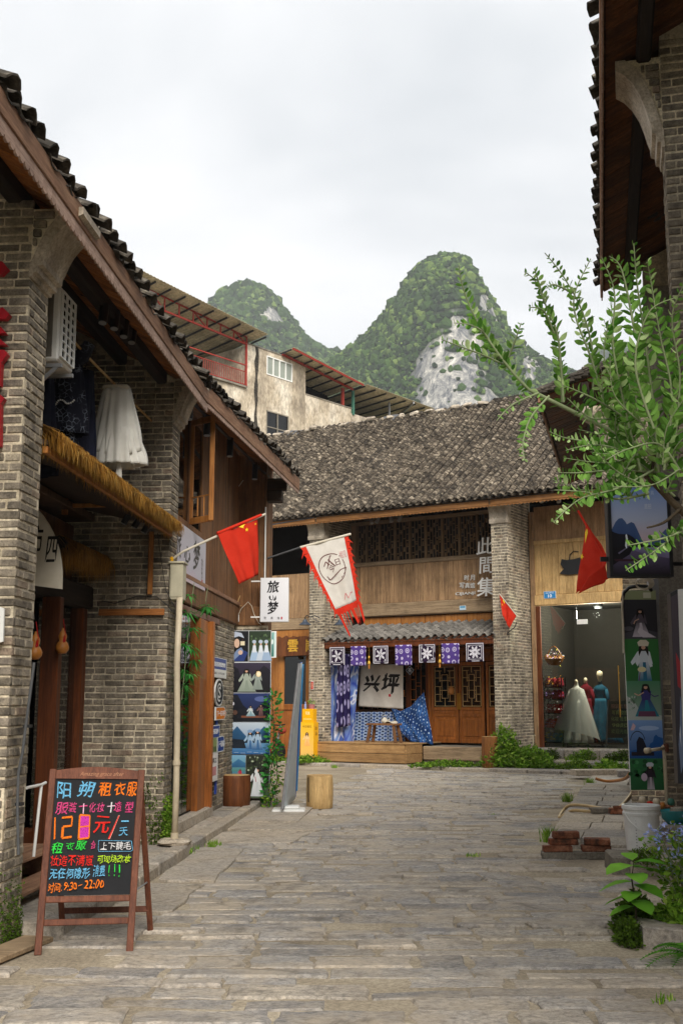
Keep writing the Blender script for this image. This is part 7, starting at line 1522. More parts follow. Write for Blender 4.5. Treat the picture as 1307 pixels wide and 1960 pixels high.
def leaves(mb, c, n, rad, s, r, flat=.6, up=.3):
    for _ in range(n):
        d = Vector((r.gauss(0, 1), r.gauss(0, 1), r.gauss(0, flat)+up)).normalized(); p = Vector(c)+d*rad*r.random()**.5; k = s*r.uniform(.6, 1.3); e_ = d.orthogonal().normalized(); e_.rotate(Matrix.Rotation(r.uniform(0, 6), 3, d)); dd = (d+e_*r.uniform(-.6, .6)).normalized(); side = dd.cross(Vector((r.uniform(-1, 1), r.uniform(-1, 1), r.uniform(.2, 1)))).normalized()
        mb.add([p, p+dd*k*.5+side*k*.24, p+dd*k, p+dd*k*.5-side*k*.24], [(0, 1, 2, 3)])
    return mb
p = top_of(YO, .06, 0, 1.36); o = empty('potted_plant', p, 0, label='tiny potted succulent on top of the yellow standee', cat='plant'); MB().lathe([(.07, 0), (.085, .1), (.09, .12), (.0, .12)], 14).build('pot', plain('pink_pot', '#a86a6a', .6), o); leaves(MB(), (0, 0, .16), 60, .08, .05, random.Random(3)).build('foliage', MT['weed'], o, kind='stuff')
p = top_of(YO, -.12, 0, 1.36); o = empty('small_bottle', p, 0, label='small blue and white bottle beside the pot on the yellow standee', cat='bottle'); MB().lathe([(.03, 0), (.032, .1), (.015, .13), (.012, .19), (0, .19)], 12).build('bottle_body', plain('blue_white', '#8c9cc8', .3), o)
# fish-shaped board
FB = fr_empty('fish_board', FM, label='black fish-shaped wooden board with a curved handle on the pale boards', cat='sign')
qq = [FM.hit(1, 1.34, *p) for p in ((1070, 1098), (1078, 1089), (1072, 1080), (1074, 1070), (1084, 1072), (1098, 1070), (1112, 1066), (1130, 1068), (1146, 1075), (1150, 1086), (1142, 1097), (1110, 1098), (1085, 1100))]; MB().prism([(a.x, a.z) for a in qq], 1.34, 1.37, lambda u, v, w: (u, w, v)).build('board', MT['blackmetal'], FB, recalc=True)
MB().tube([FM.hit(1, 1.36, *p) for p in ((1089, 1073), (1090, 1062), (1097, 1055), (1106, 1056))], .012, 8).build('handle', MT['blackmetal'], FB)
# small flag on the right pillar
o0 = FM.hit(1, -.25, 955, 1135); A_ = [FM.hit(1, -.25, *p)-o0 for p in ((955, 1136), (988, 1178), (974, 1203), (966, 1176))]
SF = empty('chinese_flag', FM.world(*o0), FM.a, label='small red flag on a short stick clamped to the right brick pillar', cat='flag', group='red flags with yellow stars')
P_ = Patch(A_[0], A_[1], A_[2], A_[0].lerp(A_[2], .5)+Vector((-.04, 0, -.1)), .015, 1.5, 1, N=(0, -1, 0)); P_.mesh('cloth', MT['redcloth'], SF); cv = P_.canvas(.5, .4); star(cv, .14, .6, .05); cv.poly([(.2, .9), (.3, .8), (.32, .9), (.26, 1)], '#f2c81e'); cv.build('print', SF)
MB().tube([A_[0]+Vector((0, -.01, .0)), A_[1], FM.hit(1, -.1, 989, 1192)-o0], .010, 8).build('pole', MT['creamcloth'], SF); MB().tube([FM.hit(1, -.12, 990, 1185)-o0, FM.hit(1, -.08, 985, 1200)-o0, FM.hit(1, -.03, 970, 1212)-o0], .012, 6).build('clamp', MT['blackmetal'], SF)
# ================================================================== INSIDE THE GLASS SHOP
def mannequin(px, base_py, y, lab, dress, h=1.55, head=False, veil=False, wid=1.0):
    p_ = FM.hit(1, y, px, base_py); o = empty('dressed_mannequin', FM.world(p_.x, y, .49), FM.a, label=lab, cat='mannequin', group=None)
    bz = h-.24; prof = [(.0, bz*.62), (.145, bz*.62), (.17, bz*.68), (.125, bz*.80), (.15, bz*.90), (.165, bz*.96), (.07, bz*1.0), (.05, bz*1.03), (.045, bz*1.07), (0, bz*1.08)]
    MB().lathe(prof, 20, sy=.7).build('torso', MT[dress], o, smooth=True)
    if head: MB().lathe([(.035, bz*1.05), (.055, bz*1.09), (.078, bz*1.13), (.08, bz*1.18), (.06, bz*1.22), (0, bz*1.235)], 16, sy=1.1).build('head', MT['skin'], o, smooth=True)
    else: MB().lathe([(.045, bz*1.03), (.045, bz*1.1), (.02, bz*1.12), (0, bz*1.12)], 14).build('neck', MT['skin'], o, smooth=True)
    MB().tube([(0, 0, 0), (0, 0, bz*.65)], .02, 8).lathe([(.16, 0), (.16, .02), (0, .03)], 16).build('stand', MT['greymetal'], o)
    mb = MB(); f = lambda u, v: ((.16+(.30*wid)*(1-v)**1.1)*(1+.22*(1-v)*math.sin(u*2*pi*11+2*math.sin(u*9)))*math.cos(2*pi*u), (.12+.24*(1-v)**1.1)*(1+.2*(1-v)*math.sin(u*2*pi*9+1))*math.sin(2*pi*u), .12+(bz*.78-.12)*v)
    mb.grid(88, 12, f); mb.build('dress_skirt', MT[dress], o, smooth=True, solid=.003)
    if veil:
        mb = MB(); f = lambda u, v: ((.19+(.42*(1-v)))*(1+.08*math.sin(u*17)*(1-v))*math.cos(2*pi*u+.3), (.15+.3*(1-v))*math.sin(2*pi*u+.3), .10+.34*(.5+.5*math.cos(2*pi*u+2.6))*(1-v)+(bz*.96-.10)*v); mb.grid(60, 12, f); mb.build('veil', MT['veil'], o, smooth=True)
    for s_ in (-1, 1): MB().tube([(s_*.15, 0, bz*.93), (s_*.2, -.02, bz*.8), (s_*.21, -.05, bz*.66)], [.05, .045, .035], 8).build('sleeve', MT[dress], o, smooth=True)
    return o
m, nt = newmat('veil'); t_ = nd(nt, 'ShaderNodeBsdfTransparent'); d_ = nd(nt, 'ShaderNodeBsdfDiffuse'); d_.inputs[0].default_value = (.85, .84, .78, 1); mx = nd(nt, 'ShaderNodeMixShader'); mx.inputs[0].default_value = .55; oo = nd(nt, 'ShaderNodeOutputMaterial'); nt.links.new(t_.outputs[0], mx.inputs[1]); nt.links.new(d_.outputs[0], mx.inputs[2]); nt.links.new(mx.outputs[0], oo.inputs['Surface']); MT['veil'] = m
mannequin(1106, 1425, 1.95, 'dressmaker dummy in a white gown and veil behind the shop glass', 'sheer', 1.75, veil=True, wid=.6)
mannequin(1124, 1425, 2.45, 'dummy in a dark red dress behind the white gown', 'maroon', 1.8)
mannequin(1152, 1425, 2.5, 'mannequin with a pale head in a teal costume at the back of the glass shop', 'tealcloth', 1.8, head=True)
q_ = FM.hit(1, 1.75, 1060, 1262); FBK = empty('flower_basket', FM.world(q_.x, 1.75, q_.z-.05), FM.a, label='hooped wicker basket of coloured flowers high behind the glass', cat='basket')
MB().lathe([(.12, -.10), (.2, -.02), (.24, .06), (.2, .06), (0, .0)], 20).tube([(-.23+.46*i/12, 0, .06+.32*math.sin(pi*i/12)) for i in range(13)], .010, 6).build('wicker', MT['gourd'], FBK)
rr = random.Random(8)
for i, c in enumerate(('#d9c84a', '#c08fc0', '#e4e0dc', '#8f6fb0', '#e0a23a', '#d8d4e0')): MT['fl%d' % i] = plain('flower_%d' % i, c, .7, .2); leaves(MB(), (0, 0, .08), 46, .22, .06, random.Random(20+i), .3, .15).build('blooms', MT['fl%d' % i], FBK, kind='stuff')
RKX = FM.hit(1, 1.9, 1062, 1350).x; RK = empty('accessory_rack', FM.world(RKX, 1.9, .49), FM.a, label='black rack of red hats and headdresses at the left of the glass shop', cat='rack')
MB().box(-.25, -.23, -.15, -.13, 0, 1.75).box(.23, .25, -.15, -.13, 0, 1.75).box(-.25, -.23, .13, .15, 0, 1.75).box(.23, .25, .13, .15, 0, 1.75).build('upright', MT['blackmetal'], RK)
for k, (z, c) in enumerate(((.12, '#7fa0b0'), (.48, '#c8402a'), (.85, '#b01f2a'), (1.2, '#a8283a'), (1.5, '#8a2030'))):
    MB().box(-.26, .26, -.16, .16, z-.02, z).build('shelf', MT['blackmetal'], RK); MT['hat%d' % k] = cloth('hat_%d' % k, c)
    for j in range(3): x = -.15+.15*j; MB().lathe([(.09, 0), (.115, .05), (.10, .15), (.06, .22), (0, .24)], 10, (x, -.03, z)).build('headdress', MT['hat%d' % k], RK)
    leaves(MB(), (0, -.06, z+.12), 90, .25, .07, random.Random(40+k), .25, .1).build('trimmings', MT['fl%d' % (k % 5)], RK, kind='stuff')
q_ = FM.hit(1, 1.75, 1180, 1425); IB = empty('menu_board', FM.world(q_.x, 1.75, .49), FM.a, label='dark easel board with pale green writing leaning inside the glass shop door', cat='board')
MB().prism([(-.26, .25), (.42, .25), (.36, 1.15), (-.22, 1.15)], 0, .02, lambda u, v, w: (u, w+v*.1, v)).build('slate', plain('grey_slate', '#4d524a', .7), IB, recalc=True); MB().bar((-.27, -.02, 0), (-.21, .1, 1.17), .03, .02, up=(0, 1, 0)).bar((.44, -.02, 0), (.37, .1, 1.17), .03, .02, up=(0, 1, 0)).build('frame_rail', MT['greymetal'], IB)
cv = Canvas((0, 0, 0), (1, 0, 0), (0, 0, 1), (0, -1, 0), .6, .9); cv.warp = lambda u, v, o_: Vector((-.24+.62*u, (.25+.9*v)*.1-.003-o_, .25+.9*v))
for i, (t, c) in enumerate((('服装出租', '#d8a090'), ('写真 旅拍', '#c9d68a'), ('化妆 造型', '#b8cf86'), ('98起', '#c9d68a'), ('欢迎光临', '#9fb87a'))): cv.text(t, .15+.04*(i % 2), .80-.17*i, .82, .92-.17*i, c)
cv.build('chalk_writing', IB)
# the lamp that lights the shop
LP = empty('ceiling_lamp', FM.world(1.9, 2.3, 4.0), FM.a, label='lit round ceiling lamp inside the glass shop', cat='lamp'); m, nt = newmat('lamp_glow'); e_ = nd(nt, 'ShaderNodeEmission'); e_.inputs[0].default_value = (1, .9, .75, 1); e_.inputs[1].default_value = 8; oo = nd(nt, 'ShaderNodeOutputMaterial'); nt.links.new(e_.outputs[0], oo.inputs['Surface'])
MB().lathe([(.10, 0), (.12, .05), (.12, .14), (0, .14)], 18).build('housing', MT['blackmetal'], LP); MB().lathe([(0, .0), (.09, .002)], 18).build('bulb', m, LP)
ld = bpy.data.lights.new('lamp_light', 'POINT'); ld.energy = 230; ld.color = (1, .9, .76); ld.shadow_soft_size = .1; lo = bpy.data.objects.new('lamp_light', ld); COL.objects.link(lo); lo.parent = LP; lo.location = (0, -.1, -.15)
# standpipe among the weeds
q_ = FM.hit(1, .3, 1020, 1420); o = empty('standpipe', FM.world(q_.x, .3, .08), FM.a, label='short cream water pipe standing among the weeds by the brick pillar', cat='pipe'); MB().tube([(0, 0, 0), (0, 0, .72), (.05, 0, .74)], .02, 8).build('pipe', MT['pvc'], o)
# ================================================================== LIGHTBOX AND SIGNS ON THE RIGHT
Yl = 12.0
def vp(px, py, Y): return V(px, py, Y)
q0, q1 = vp(1160, 925, Yl), vp(1289, 1104, Yl); LB = empty('lightbox_sign', (q0.x, Yl, q1.z), 0, label='large black framed lightbox with a dusk photograph of karst hills and a river', cat='sign')
w, h = q1.x-q0.x, q0.z-q1.z; dpt = .16
MB().cbox(0, w, .02, dpt, 0, h, .01).build('case', MT['blackmetal'], LB)
fm_ = MB(); 
for a in ((0, .035, 0, .02, 0, h), (w-.035, w, 0, .02, 0, h), (.035, w-.035, .002, .018, 0, .03), (.035, w-.035, .002, .018, h-.03, h)): fm_.box(*a)
fm_.build('frame', MT['blackmetal'], LB)
cv = Canvas((.035, .0195, .03), (1, 0, 0), (0, 0, 1), (0, -1, 0), w-.07, h-.06)
cv.rect(0, .30, 1, .62, '#d6b3b4', '#b9c3dd'); cv.rect(0, .62, 1, 1, '#b9c3dd', '#7fa0dc')
cv.hills(.30, [(0, .36), (.08, .40), (.2, .40), (.4, .36), (.6, .34), (.68, .37), (.75, .36), (1, .38)], '#6f7fae', '#8a97be'); cv.hills(.30, [(0, .50), (.04, .54), (.08, .59), (.14, .63), (.20, .635), (.25, .60), (.28, .565), (.31, .575), (.36, .59), (.41, .575), (.45, .52), (.50, .44), (.54, .38), (.58, .34)], '#2c4278', '#47608f')
cv.hills(.30, [(.68, .34), (.72, .42), (.76, .46), (.81, .42), (.84, .38), (.9, .47), (.96, .51), (1, .47)], '#3b4f84', '#55699c'); cv.hills(.28, [(0, .49), (.06, .47), (.14, .455), (.3, .45), (.38, .42), (.44, .38), (.52, .35), (.64, .33), (1, .325)], '#17171f', '#1e1f2a')
cv.rect(0, 0, 1, .30, '#262028', '#6a5f80'); cv.poly([(.35, .30), (1, .31), (1, .18), (.6, .22), (.42, .26)], ['#8a86ae', '#9a97bc', '#7a6f96', '#6f6488', '#7a7298']); cv.poly([(0, .30), (.4, .32), (.30, .22), (.1, .14), (0, .10)], '#15131a'); cv.poly([(.1, .24), (.3, .32), (.31, .315), (.12, .225)], '#6f6a84'); cv.poly([(.02, .17), (.5, .17), (.6, .2), (.46, .145), (.06, .145)], '#3d1f2c')
cv.poly([(.23, .32), (.25, .40), (.245, .44), (.26, .455), (.275, .44), (.285, .40), (.27, .33), (.26, .29), (.25, .29)], '#e6ecf4')
for i in range(14): cv.poly([(.1+.06*i, .06+.012*(i % 4)), (.16+.06*i, .065+.012*(i % 4)), (.12+.06*i, .075+.012*(i % 4))], '#3a3242'); cv.k -= 1
cv.k += 1; cv.text('写', .60, .86, .70, .94, '#eef2f8'); cv.text('旅拍', .60, .74, .72, .80, '#dfe6f2'); cv.text('真', .72, .90, .78, .95, '#c8dcf4'); cv.build('print', LB)
MB().bar((w*.98, .09, h*.85), (w+.35, .12, h*.85), .04, .04).bar((w*.98, .09, .15), (w+.35, .12, .15), .04, .04).bar((-.08, .08, .2), (0, .08, .2), .04, .05).build('bracket', MT['blackmetal'], LB)
# red flag on the stick behind it
P0, P1 = V(1106, 978, 12.9), V(1162, 1078, 12.5); RF = empty('chinese_flag', P0, 0, label='large red flag folded on a slanting stick beside the dusk lightbox', cat='flag', group='red flags with yellow stars')
MB().tube([(0, 0, 0), P1-P0], .014, 8).build('pole', MT['redcloth'], RF)
a, b, c_, d_ = [V(px, py, Y)-P0 for px, py, Y in ((1122, 1000, 12.85), (1161, 1062, 12.5), (1163, 1108, 12.45), (1104, 1138, 12.75))]
P_ = Patch(a, b, c_, d_, .03, 1.1, .3); P_.mesh('cloth', MT['redcloth'], RF, 30, 26); cv = P_.canvas(.5, .9); star(cv, .03, .52, .09, rot=.2); cv.build('star', RF); cv = P_.canvas(.5, .9); cv.poly([(.02, .86), (.10, .98), (.14, .90), (.08, .72)], '#f2c81e'); cv.build('print', RF)
mb = MB(); tri = [V(px, py, Y)-P0 for px, py, Y in ((1156, 1082, 12.40), (1163, 1108, 12.40), (1105, 1137, 12.70), (1124, 1104, 12.55))]; mb.grid(12, 10, lambda u, v: tri[0].lerp(tri[1], u).lerp(tri[3].lerp(tri[2], u), 1-v)+Vector((0, -.02-.03*math.sin(v*pi), 0))); mb.build('cloth_fold', MT['redcloth'], RF, smooth=True, solid=.002)
# tall poster of five photographs
Yp = 13.2; q0, q1 = vp(1196, 1132, Yp), vp(1246, 1132, Yp); b0, b1 = vp(1206, 1512, Yp), vp(1272, 1512, Yp)
VP = empty('photo_poster', (b0.x, Yp, b0.z), 0, label='tall narrow poster of five costume photographs beside the grey post', cat='poster'); wv_, hv_ = b1.x-b0.x, q0.z-b0.z
MB().box(0, wv_, .004, .02, 0, hv_).build('panel', MT['whitemetal'], VP)
cv = Canvas((0, .004, 0), (1, 0, 0), (0, 0, 1), (0, -1, 0), wv_, hv_); Yv = lambda py: (1512-py)/380
cv.rect(0, Yv(1148), 1, Yv(1130), '#a5b086'); cv.rect(.62, Yv(1145), .85, Yv(1134), '#e0e4cf')
cv.rect(0, Yv(1225), 1, Yv(1148), '#2b2a30', '#3a3a42'); cv.poly([(0, Yv(1225)), (1, Yv(1225)), (1, Yv(1212)), (.5, Yv(1205)), (0, Yv(1214))], '#4a4850'); cv.ell(.15, Yv(1205), .14, .012, '#5a5860')
cv.figure(.50, Yv(1221), 55/380, '#d2cad6', '#5d5560', wide=.6, lean=.0); cv.poly([(.45, Yv(1203)), (.95, Yv(1222)), (.55, Yv(1222)), (.4, Yv(1212))], '#dcd4de'); cv.line([(.46, Yv(1186)), (.34, Yv(1190)), (.30, Yv(1196))], .03, '#d6ab93')
cv.rect(0, Yv(1306), 1, Yv(1225), '#2f6b34', '#3b7b3e'); cv.figure(.55, Yv(1306), 72/380, '#2d6f8f', '#dbe4ea', wide=.36, hat='#e4dcc8'); cv.ell(.48, Yv(1284), .13, .014, '#e8dfb0'); cv.line([(.38, Yv(1306)), (.42, Yv(1290))], .02, '#7f2f4a'); cv.poly([(.30, Yv(1272)), (.40, Yv(1252)), (.44, Yv(1268)), (.36, Yv(1278))], '#e3eaee'); cv.poly([(.80, Yv(1278)), (.70, Yv(1252)), (.66, Yv(1268)), (.72, Yv(1280))], '#e3eaee')
cv.rect(0, Yv(1381), 1, Yv(1306), '#8d9c90', '#4f8a63'); cv.poly([(0, Yv(1381)), (1, Yv(1381)), (1, Yv(1372)), (.4, Yv(1366)), (.2, Yv(1345)), (0, Yv(1335))], '#b4bdb6')
for i in range(16): cv.ell(.04+.24*rg.random(), Yv(1335+30*rg.random()), .03, .006, rg.choice(('#e6ece6', '#5f7a62', '#9db3a0')), 6); cv.k -= 1
cv.k += 1; cv.figure(.56, Yv(1374), 62/380, '#2a7f8f', '#3b3a78', wide=.72, arms=False); cv.poly([(.30, Yv(1374)), (.84, Yv(1374)), (.80, Yv(1364)), (.34, Yv(1364))], '#6a3f58'); cv.line([(.50, Yv(1328)), (.34, Yv(1334)), (.22, Yv(1330))], .03, '#d6ab93'); cv.line([(.62, Yv(1328)), (.8, Yv(1336)), (.93, Yv(1334))], .03, '#4a3a70')
cv.rect(0, Yv(1453), 1, Yv(1381), '#27518e', '#7fa3d6'); cv.ell(.6, Yv(1396), .3, .012, '#a5bfe4'); cv.hills(Yv(1453), [(0, Yv(1440)), (.2, Yv(1436)), (.5, Yv(1444)), (.62, Yv(1425)), (.7, Yv(1422)), (.74, Yv(1412)), (.80, Yv(1408)), (.86, Yv(1412)), (1, Yv(1415))], '#1d4a86', '#22599c')
cv.poly([(.22, Yv(1443)), (.22, Yv(1422)), (.30, Yv(1412)), (.42, Yv(1416)), (.50, Yv(1430)), (.50, Yv(1443))], '#1a1c2c'); cv.rect(.06, Yv(1448), .72, Yv(1441), '#241d26'); cv.ring(.26, Yv(1422), .22, .055, .08, '#20202c', 18, .2, 3.0); cv.poly([(.06, Yv(1400)), (.14, Yv(1386)), (.22, Yv(1392)), (.16, Yv(1400))], '#d4b4bc')
cv.rect(0, 0, 1, Yv(1453), '#1e5a30', '#2f7040')
for i in range(22): cv.ell(rg.random(), Yv(1457+36*rg.random()), .07, .010, rg.choice(('#2f7a3e', '#1c4c2a', '#4b8f58')), 8); cv.k -= 1
cv.k += 1; cv.figure(.58, Yv(1511), 46/380, '#b8b2b8', '#2e2430', wide=.3, hat='#c4ccd4'); cv.ell(.40, Yv(1488), .09, .02, '#c6b4c4'); cv.build('print', VP)
GP = empty('grey_post', V(1246, 1430, 13.3), 0, label='flat grey metal post standing behind the tall costume poster', cat='post'); a = V(1241, 1108, 13.3)-GP.location; b = V(1259, 1108, 13.3)-GP.location
c1, c2 = V(1256, 1432, 13.28)-GP.location, V(1272, 1432, 13.28)-GP.location; MB().add([c1, c2, b, a, c1+Vector((0, .1, 0)), c2+Vector((0, .1, 0)), b+Vector((0, .1, 0)), a+Vector((0, .1, 0))], [(0,1,2,3),(7,6,5,4),(0,4,5,1),(1,5,6,2),(2,6,7,3),(3,7,4,0)]).build('post_body', MT['greymetal'], GP, recalc=True)
CB = empty('cable_coil', V(1228, 1118, 13.0), 0, label='coil of pale cable above the tall costume poster', cat='cable coil')
for k in range(5): MB().tube([((.08+.006*k)*math.cos(t/16*2*pi)+.01*k, .01*k-.02, (.06+.004*k)*math.sin(t/16*2*pi)+.004*k) for t in range(17)], .006, 6).build('loop', MT['creamcloth'], CB)
o = empty('black_pipe', (0, 0, 0), 0, label='bent black cable pipe arching over the top of the costume poster', cat='pipe'); MB().tube([V(1190, 1150, 13.1), V(1193, 1135, 13.1), V(1203, 1125, 13.1), V(1220, 1121, 13.1), V(1238, 1123, 13.1), V(1246, 1130, 13.15)], .02, 8).build('pipe', MT['blackmetal'], o, smooth=True)
o = empty('pale_rope', (0, 0, 0), 0, label='pale rope hanging down the left edge of the costume poster', cat='rope'); MB().tube([V(1192, 1130, 13.1), V(1190, 1160, 13.08), V(1192, 1200, 13.1), V(1193, 1250, 13.1)], .012, 6).build('rope', MT['creamcloth'], o)
# second panel, cut by the picture edge
Yq = 11.2; a, b = V(1282, 1136, Yq), V(1330, 1150, Yq+.35); c1, c2 = V(1297, 1500, Yq), V(1345, 1520, Yq+.35)
RP = empty('side_poster', c1, 0, label='grey edged poster panel cut off by the right picture edge', cat='poster'); pc = [p-c1 for p in (a, b, c2, c1)]
a2 = V(1296, 1128, Yq-.02); e2 = V(1309, 1500, Yq-.02); mb = MB(); dpt = Vector((0, .12, 0)); mb.add([c1-c1, e2-c1, a2-c1, a-c1, dpt, e2-c1+dpt, a2-c1+dpt, a-c1+dpt], [(0,1,2,3),(7,6,5,4),(0,4,5,1),(1,5,6,2),(2,6,7,3),(3,7,4,0)]); mb.build('panel_side', MT['blackmetal'], RP, recalc=True)
mb = MB(); r1 = V(1380, 1120, Yq-.1)-c1; r0 = V(1393, 1500, Yq-.1)-c1; mb.add([e2-c1, r0, r1, a2-c1, e2-c1+dpt, r0+dpt, r1+dpt, a2-c1+dpt], [(0,1,2,3),(7,6,5,4),(0,4,5,1),(1,5,6,2),(2,6,7,3),(3,7,4,0)]); mb.build('panel_face', MT['whitemetal'], RP, recalc=True)
cv = Canvas((0, 0, 0), (1, 0, 0), (0, 0, 1), (0, -1, 0), .1, 1.8); cv.warp = lambda u, v, o_: (Vector()).lerp(e2-c1, u).lerp((a-c1).lerp(a2-c1, u), v)+Vector((0, -.003-o_, 0))
cv.rect(.04, 0, .96, .98, '#2a2c33', '#4a3f48'); cv.poly([(.4, .68), (.96, .62), (.96, .48), (.5, .5)], '#a02a30'); cv.poly([(.3, .2), (.6, .3), (.8, .45), (.96, .4), (.96, .1), (.5, .05)], '#6f7f9c'); cv.poly([(.5, .25), (.7, .3), (.7, .18)], '#c8ccd4'); cv.build('print', RP)
# ================================================================== WATER PIPES, BUCKET, BOWL
WP = empty('water_pipe', V(1274, 1580, 13.0), 0, label='cream plastic water pipe with a side spout in front of the costume poster', cat='pipe'); L_ = WP.location
MB().tube([V(1279, 1600, 12.9)-L_, V(1270, 1432, 12.95)-L_, V(1266, 1428, 12.95)-L_], .022, 10).tube([V(1272, 1432, 12.95)-L_, V(1242, 1436, 12.8)-L_], .018, 10).tube([V(1243, 1436, 12.8)-L_, V(1234, 1437, 12.78)-L_], .032, 10).build('pipe', MT['pvc'], WP, smooth=True); MB().tube([V(1274, 1432, 12.95)-L_+Vector((0, 0, -.04)), V(1274, 1432, 12.95)-L_+Vector((0, 0, .05))], .03, 10).build('elbow', MT['frameboard'], WP)
bk = G(1238, 1632, .13); BU = empty('white_bucket', (bk.x, bk.y+.17, .13), .4, label='large white plastic paint bucket with a wire handle on the slabs', cat='bucket')
MB().lathe([(0, 0), (.148, 0), (.155, .01), (.178, .35), (.186, .352), (.188, .375), (.181, .38), (.183, .405), (.192, .41), (.192, .445), (.186, .45), (.176, .45), (.17, .40), (.145, .02), (0, .02)], 40).build('bucket_body', MT['whiteplastic'], BU, smooth=False)
hd = [(.19*math.cos(t), -.192*abs(math.sin(t))*1.0-.01, .40-.20*math.sin(t)) for t in [pi*i/16 for i in range(17)]]; MB().tube(hd, .005, 6).build('handle', MT['whiteplastic'], BU); BU.rotation_euler = (0, 0, .12)
mb = MB(); 
for i in range(9): z = .06+i*.03; mb.box(-.115, -.105, -.135, -.127, z, z+.006)
MT['bucketmark'] = plain('bucket_mark', '#6a6e72', .5); mb.build('gauge_marks', MT['bucketmark'], BU)
b = V(1290, 1545, 12.6); TB = empty('teal_bowl', (b.x, 12.6, .30), 0, label='teal glazed bowl holding a pale jar beside the water pipe', cat='bowl'); MB().lathe([(0, 0), (.08, 0), (.14, .06), (.17, .14), (.175, .15), (.16, .15), (.1, .05), (0, .03)], 26).build('bowl_body', MT['teal'], TB, smooth=True)
JR = empty('pale_jar', (b.x+.03, 12.6, .36), 0, label='small pale jar sitting in the teal bowl', cat='jar'); MB().lathe([(.07, 0), (.085, .04), (.08, .1), (.085, .12), (.0, .12)], 18).build('jar_body', MT['plaster'], JR, smooth=True)
MB().cbox(b.x-.25, b.x+.8, 12.4, 12.95, .10, .30, .02).build('bowl_ledge', MT['slab'], PR)
o = empty('tap_cluster', V(1234, 1535, 12.6), 0, label='cluster of small red and cream taps beneath the costume poster', cat='tap'); 
for x, z, m_ in ((-.1, -.05, 'redcloth'), (-.03, .02, 'pvc'), (.05, -.03, 'redcloth'), (.12, .0, 'pvc'), (.18, -.04, 'gourd'), (.28, .0, 'greenpaint')): MB().lathe([(0, -.04), (.035, -.03), (.042, 0), (.03, .035), (0, .04)], 10, (x, 0, z)).build('valve', MT[m_], o, smooth=True)
MB().tube([(-.35, 0, -.06), (.3, 0, -.05)], .02, 8).build('pipe', MT['redbrick'], o)
HO = empty('cream_hose', (0, 0, 0), 0, label='cream garden hose looping over the edge of the right pavement', cat='hose')
hp = [G(1212, 1508, .15), G(1205, 1522, .15), G(1190, 1540, .15), G(1175, 1548, .15), G(1150, 1547, .15), G(1120, 1542, .15), G(1092, 1541, .14), G(1078, 1550, .06), G(1070, 1562, .03), G(1072, 1564, .03), G(1085, 1556, .08), G(1098, 1551, .15), G(1130, 1553, .15), G(1172, 1553, .15), G(1215, 1549, .15)]
def smooth_pts(P_, k=6):
    out = []; n = len(P_)
    for i in range(n-1):
        p0, p1, p2, p3 = P_[max(i-1, 0)], P_[i], P_[i+1], P_[min(i+2, n-1)]
        for j in range(k): t = j/k; out.append(.5*((2*p1)+(p2-p0)*t+(2*p0-5*p1+4*p2-p3)*t*t+(3*p1-p0-3*p2+p3)*t**3))
    return out+[P_[-1]]
MB().tube(smooth_pts(hp, 5), .021, 10).build('hose', MT['hose'], HO, smooth=True)
o = empty('rusty_pipe', (0, 0, 0), 0, label='rusty bent pipe lying on the stones behind the hose', cat='pipe'); MB().tube(smooth_pts([G(1139, 1490, .2), G(1160, 1495, .16), G(1180, 1494, .2), G(1196, 1490, .3), G(1205, 1480, .45)], 4), .028, 8).build('pipe', MT['gourd'], o, smooth=True)
def loosebrick(cat, lab, x, y, z, rz, dims=(.235, .11, .06), m='redbrick', tilt=0, grp='loose bricks stacked on the pavement edge', name='loose_brick'):
    v, f = cbox_geo(*dims, .008); o = MB().add([(a+rg.uniform(-.004, .004), b_+rg.uniform(-.004, .004), c+rg.uniform(-.003, .003)) for a, b_, c in v], f).build(name, MT[m]); o.location = (x, y, z+dims[2]/2); o.rotation_euler = (tilt, 0, rz); tag(o, lab, cat, grp); return o
bx, by = 2.24, 12.12
loosebrick('brick', 'mossy dark brick on top of the left brick pile', bx+.10, by+.02, .205, .05, (.27, .12, .07), 'redbrick'); loosebrick('brick', 'red brick under the mossy top brick', bx+.07, by+.02, .14, -.04, (.3, .12, .062)); loosebrick('brick', 'red brick low in the left pile end', bx+.0, by-.02, .075, .03, (.3, .12, .062)); loosebrick('brick', 'tilted brown brick on the right brick pile', bx+.42, by+.0, .145, -.22, (.27, .12, .062), 'redbrick', .1); loosebrick('brick', 'red brick under the tilted brown one', bx+.41, by+.02, .075, -.05, (.30, .13, .062))
loosebrick('slab', 'long dark slab under the brick piles', bx+.24, by+.0, .0, 0, (.80, .16, .075), 'concrete', 0, None, 'base_slab')
loosebrick('brick', 'old grey brick lying by the hose end', G(1150, 1556, .13).x, G(1150, 1556, .13).y, .13, .1, (.3, .12, .07), 'concrete', 0, 'old bricks by the hose'); loosebrick('brick', 'mossy brick between the hose and the bucket', G(1190, 1558, .13).x, G(1190, 1558, .13).y, .13, -.1, (.34, .14, .075), 'redbrick', 0, 'old bricks by the hose')
loosebrick('stone', 'loose pale stone on the step by the weeds', 5.5, 24.5, .08, .1, (1.2, .4, .12), 'slab', 0, 'flat stones near the glass shop step', 'flat_stone'); loosebrick('stone', 'second flat stone nearer the costume poster', 6.1, 23.8, .08, -.2, (.8, .4, .14), 'slab', 0, 'flat stones near the glass shop step', 'flat_stone')
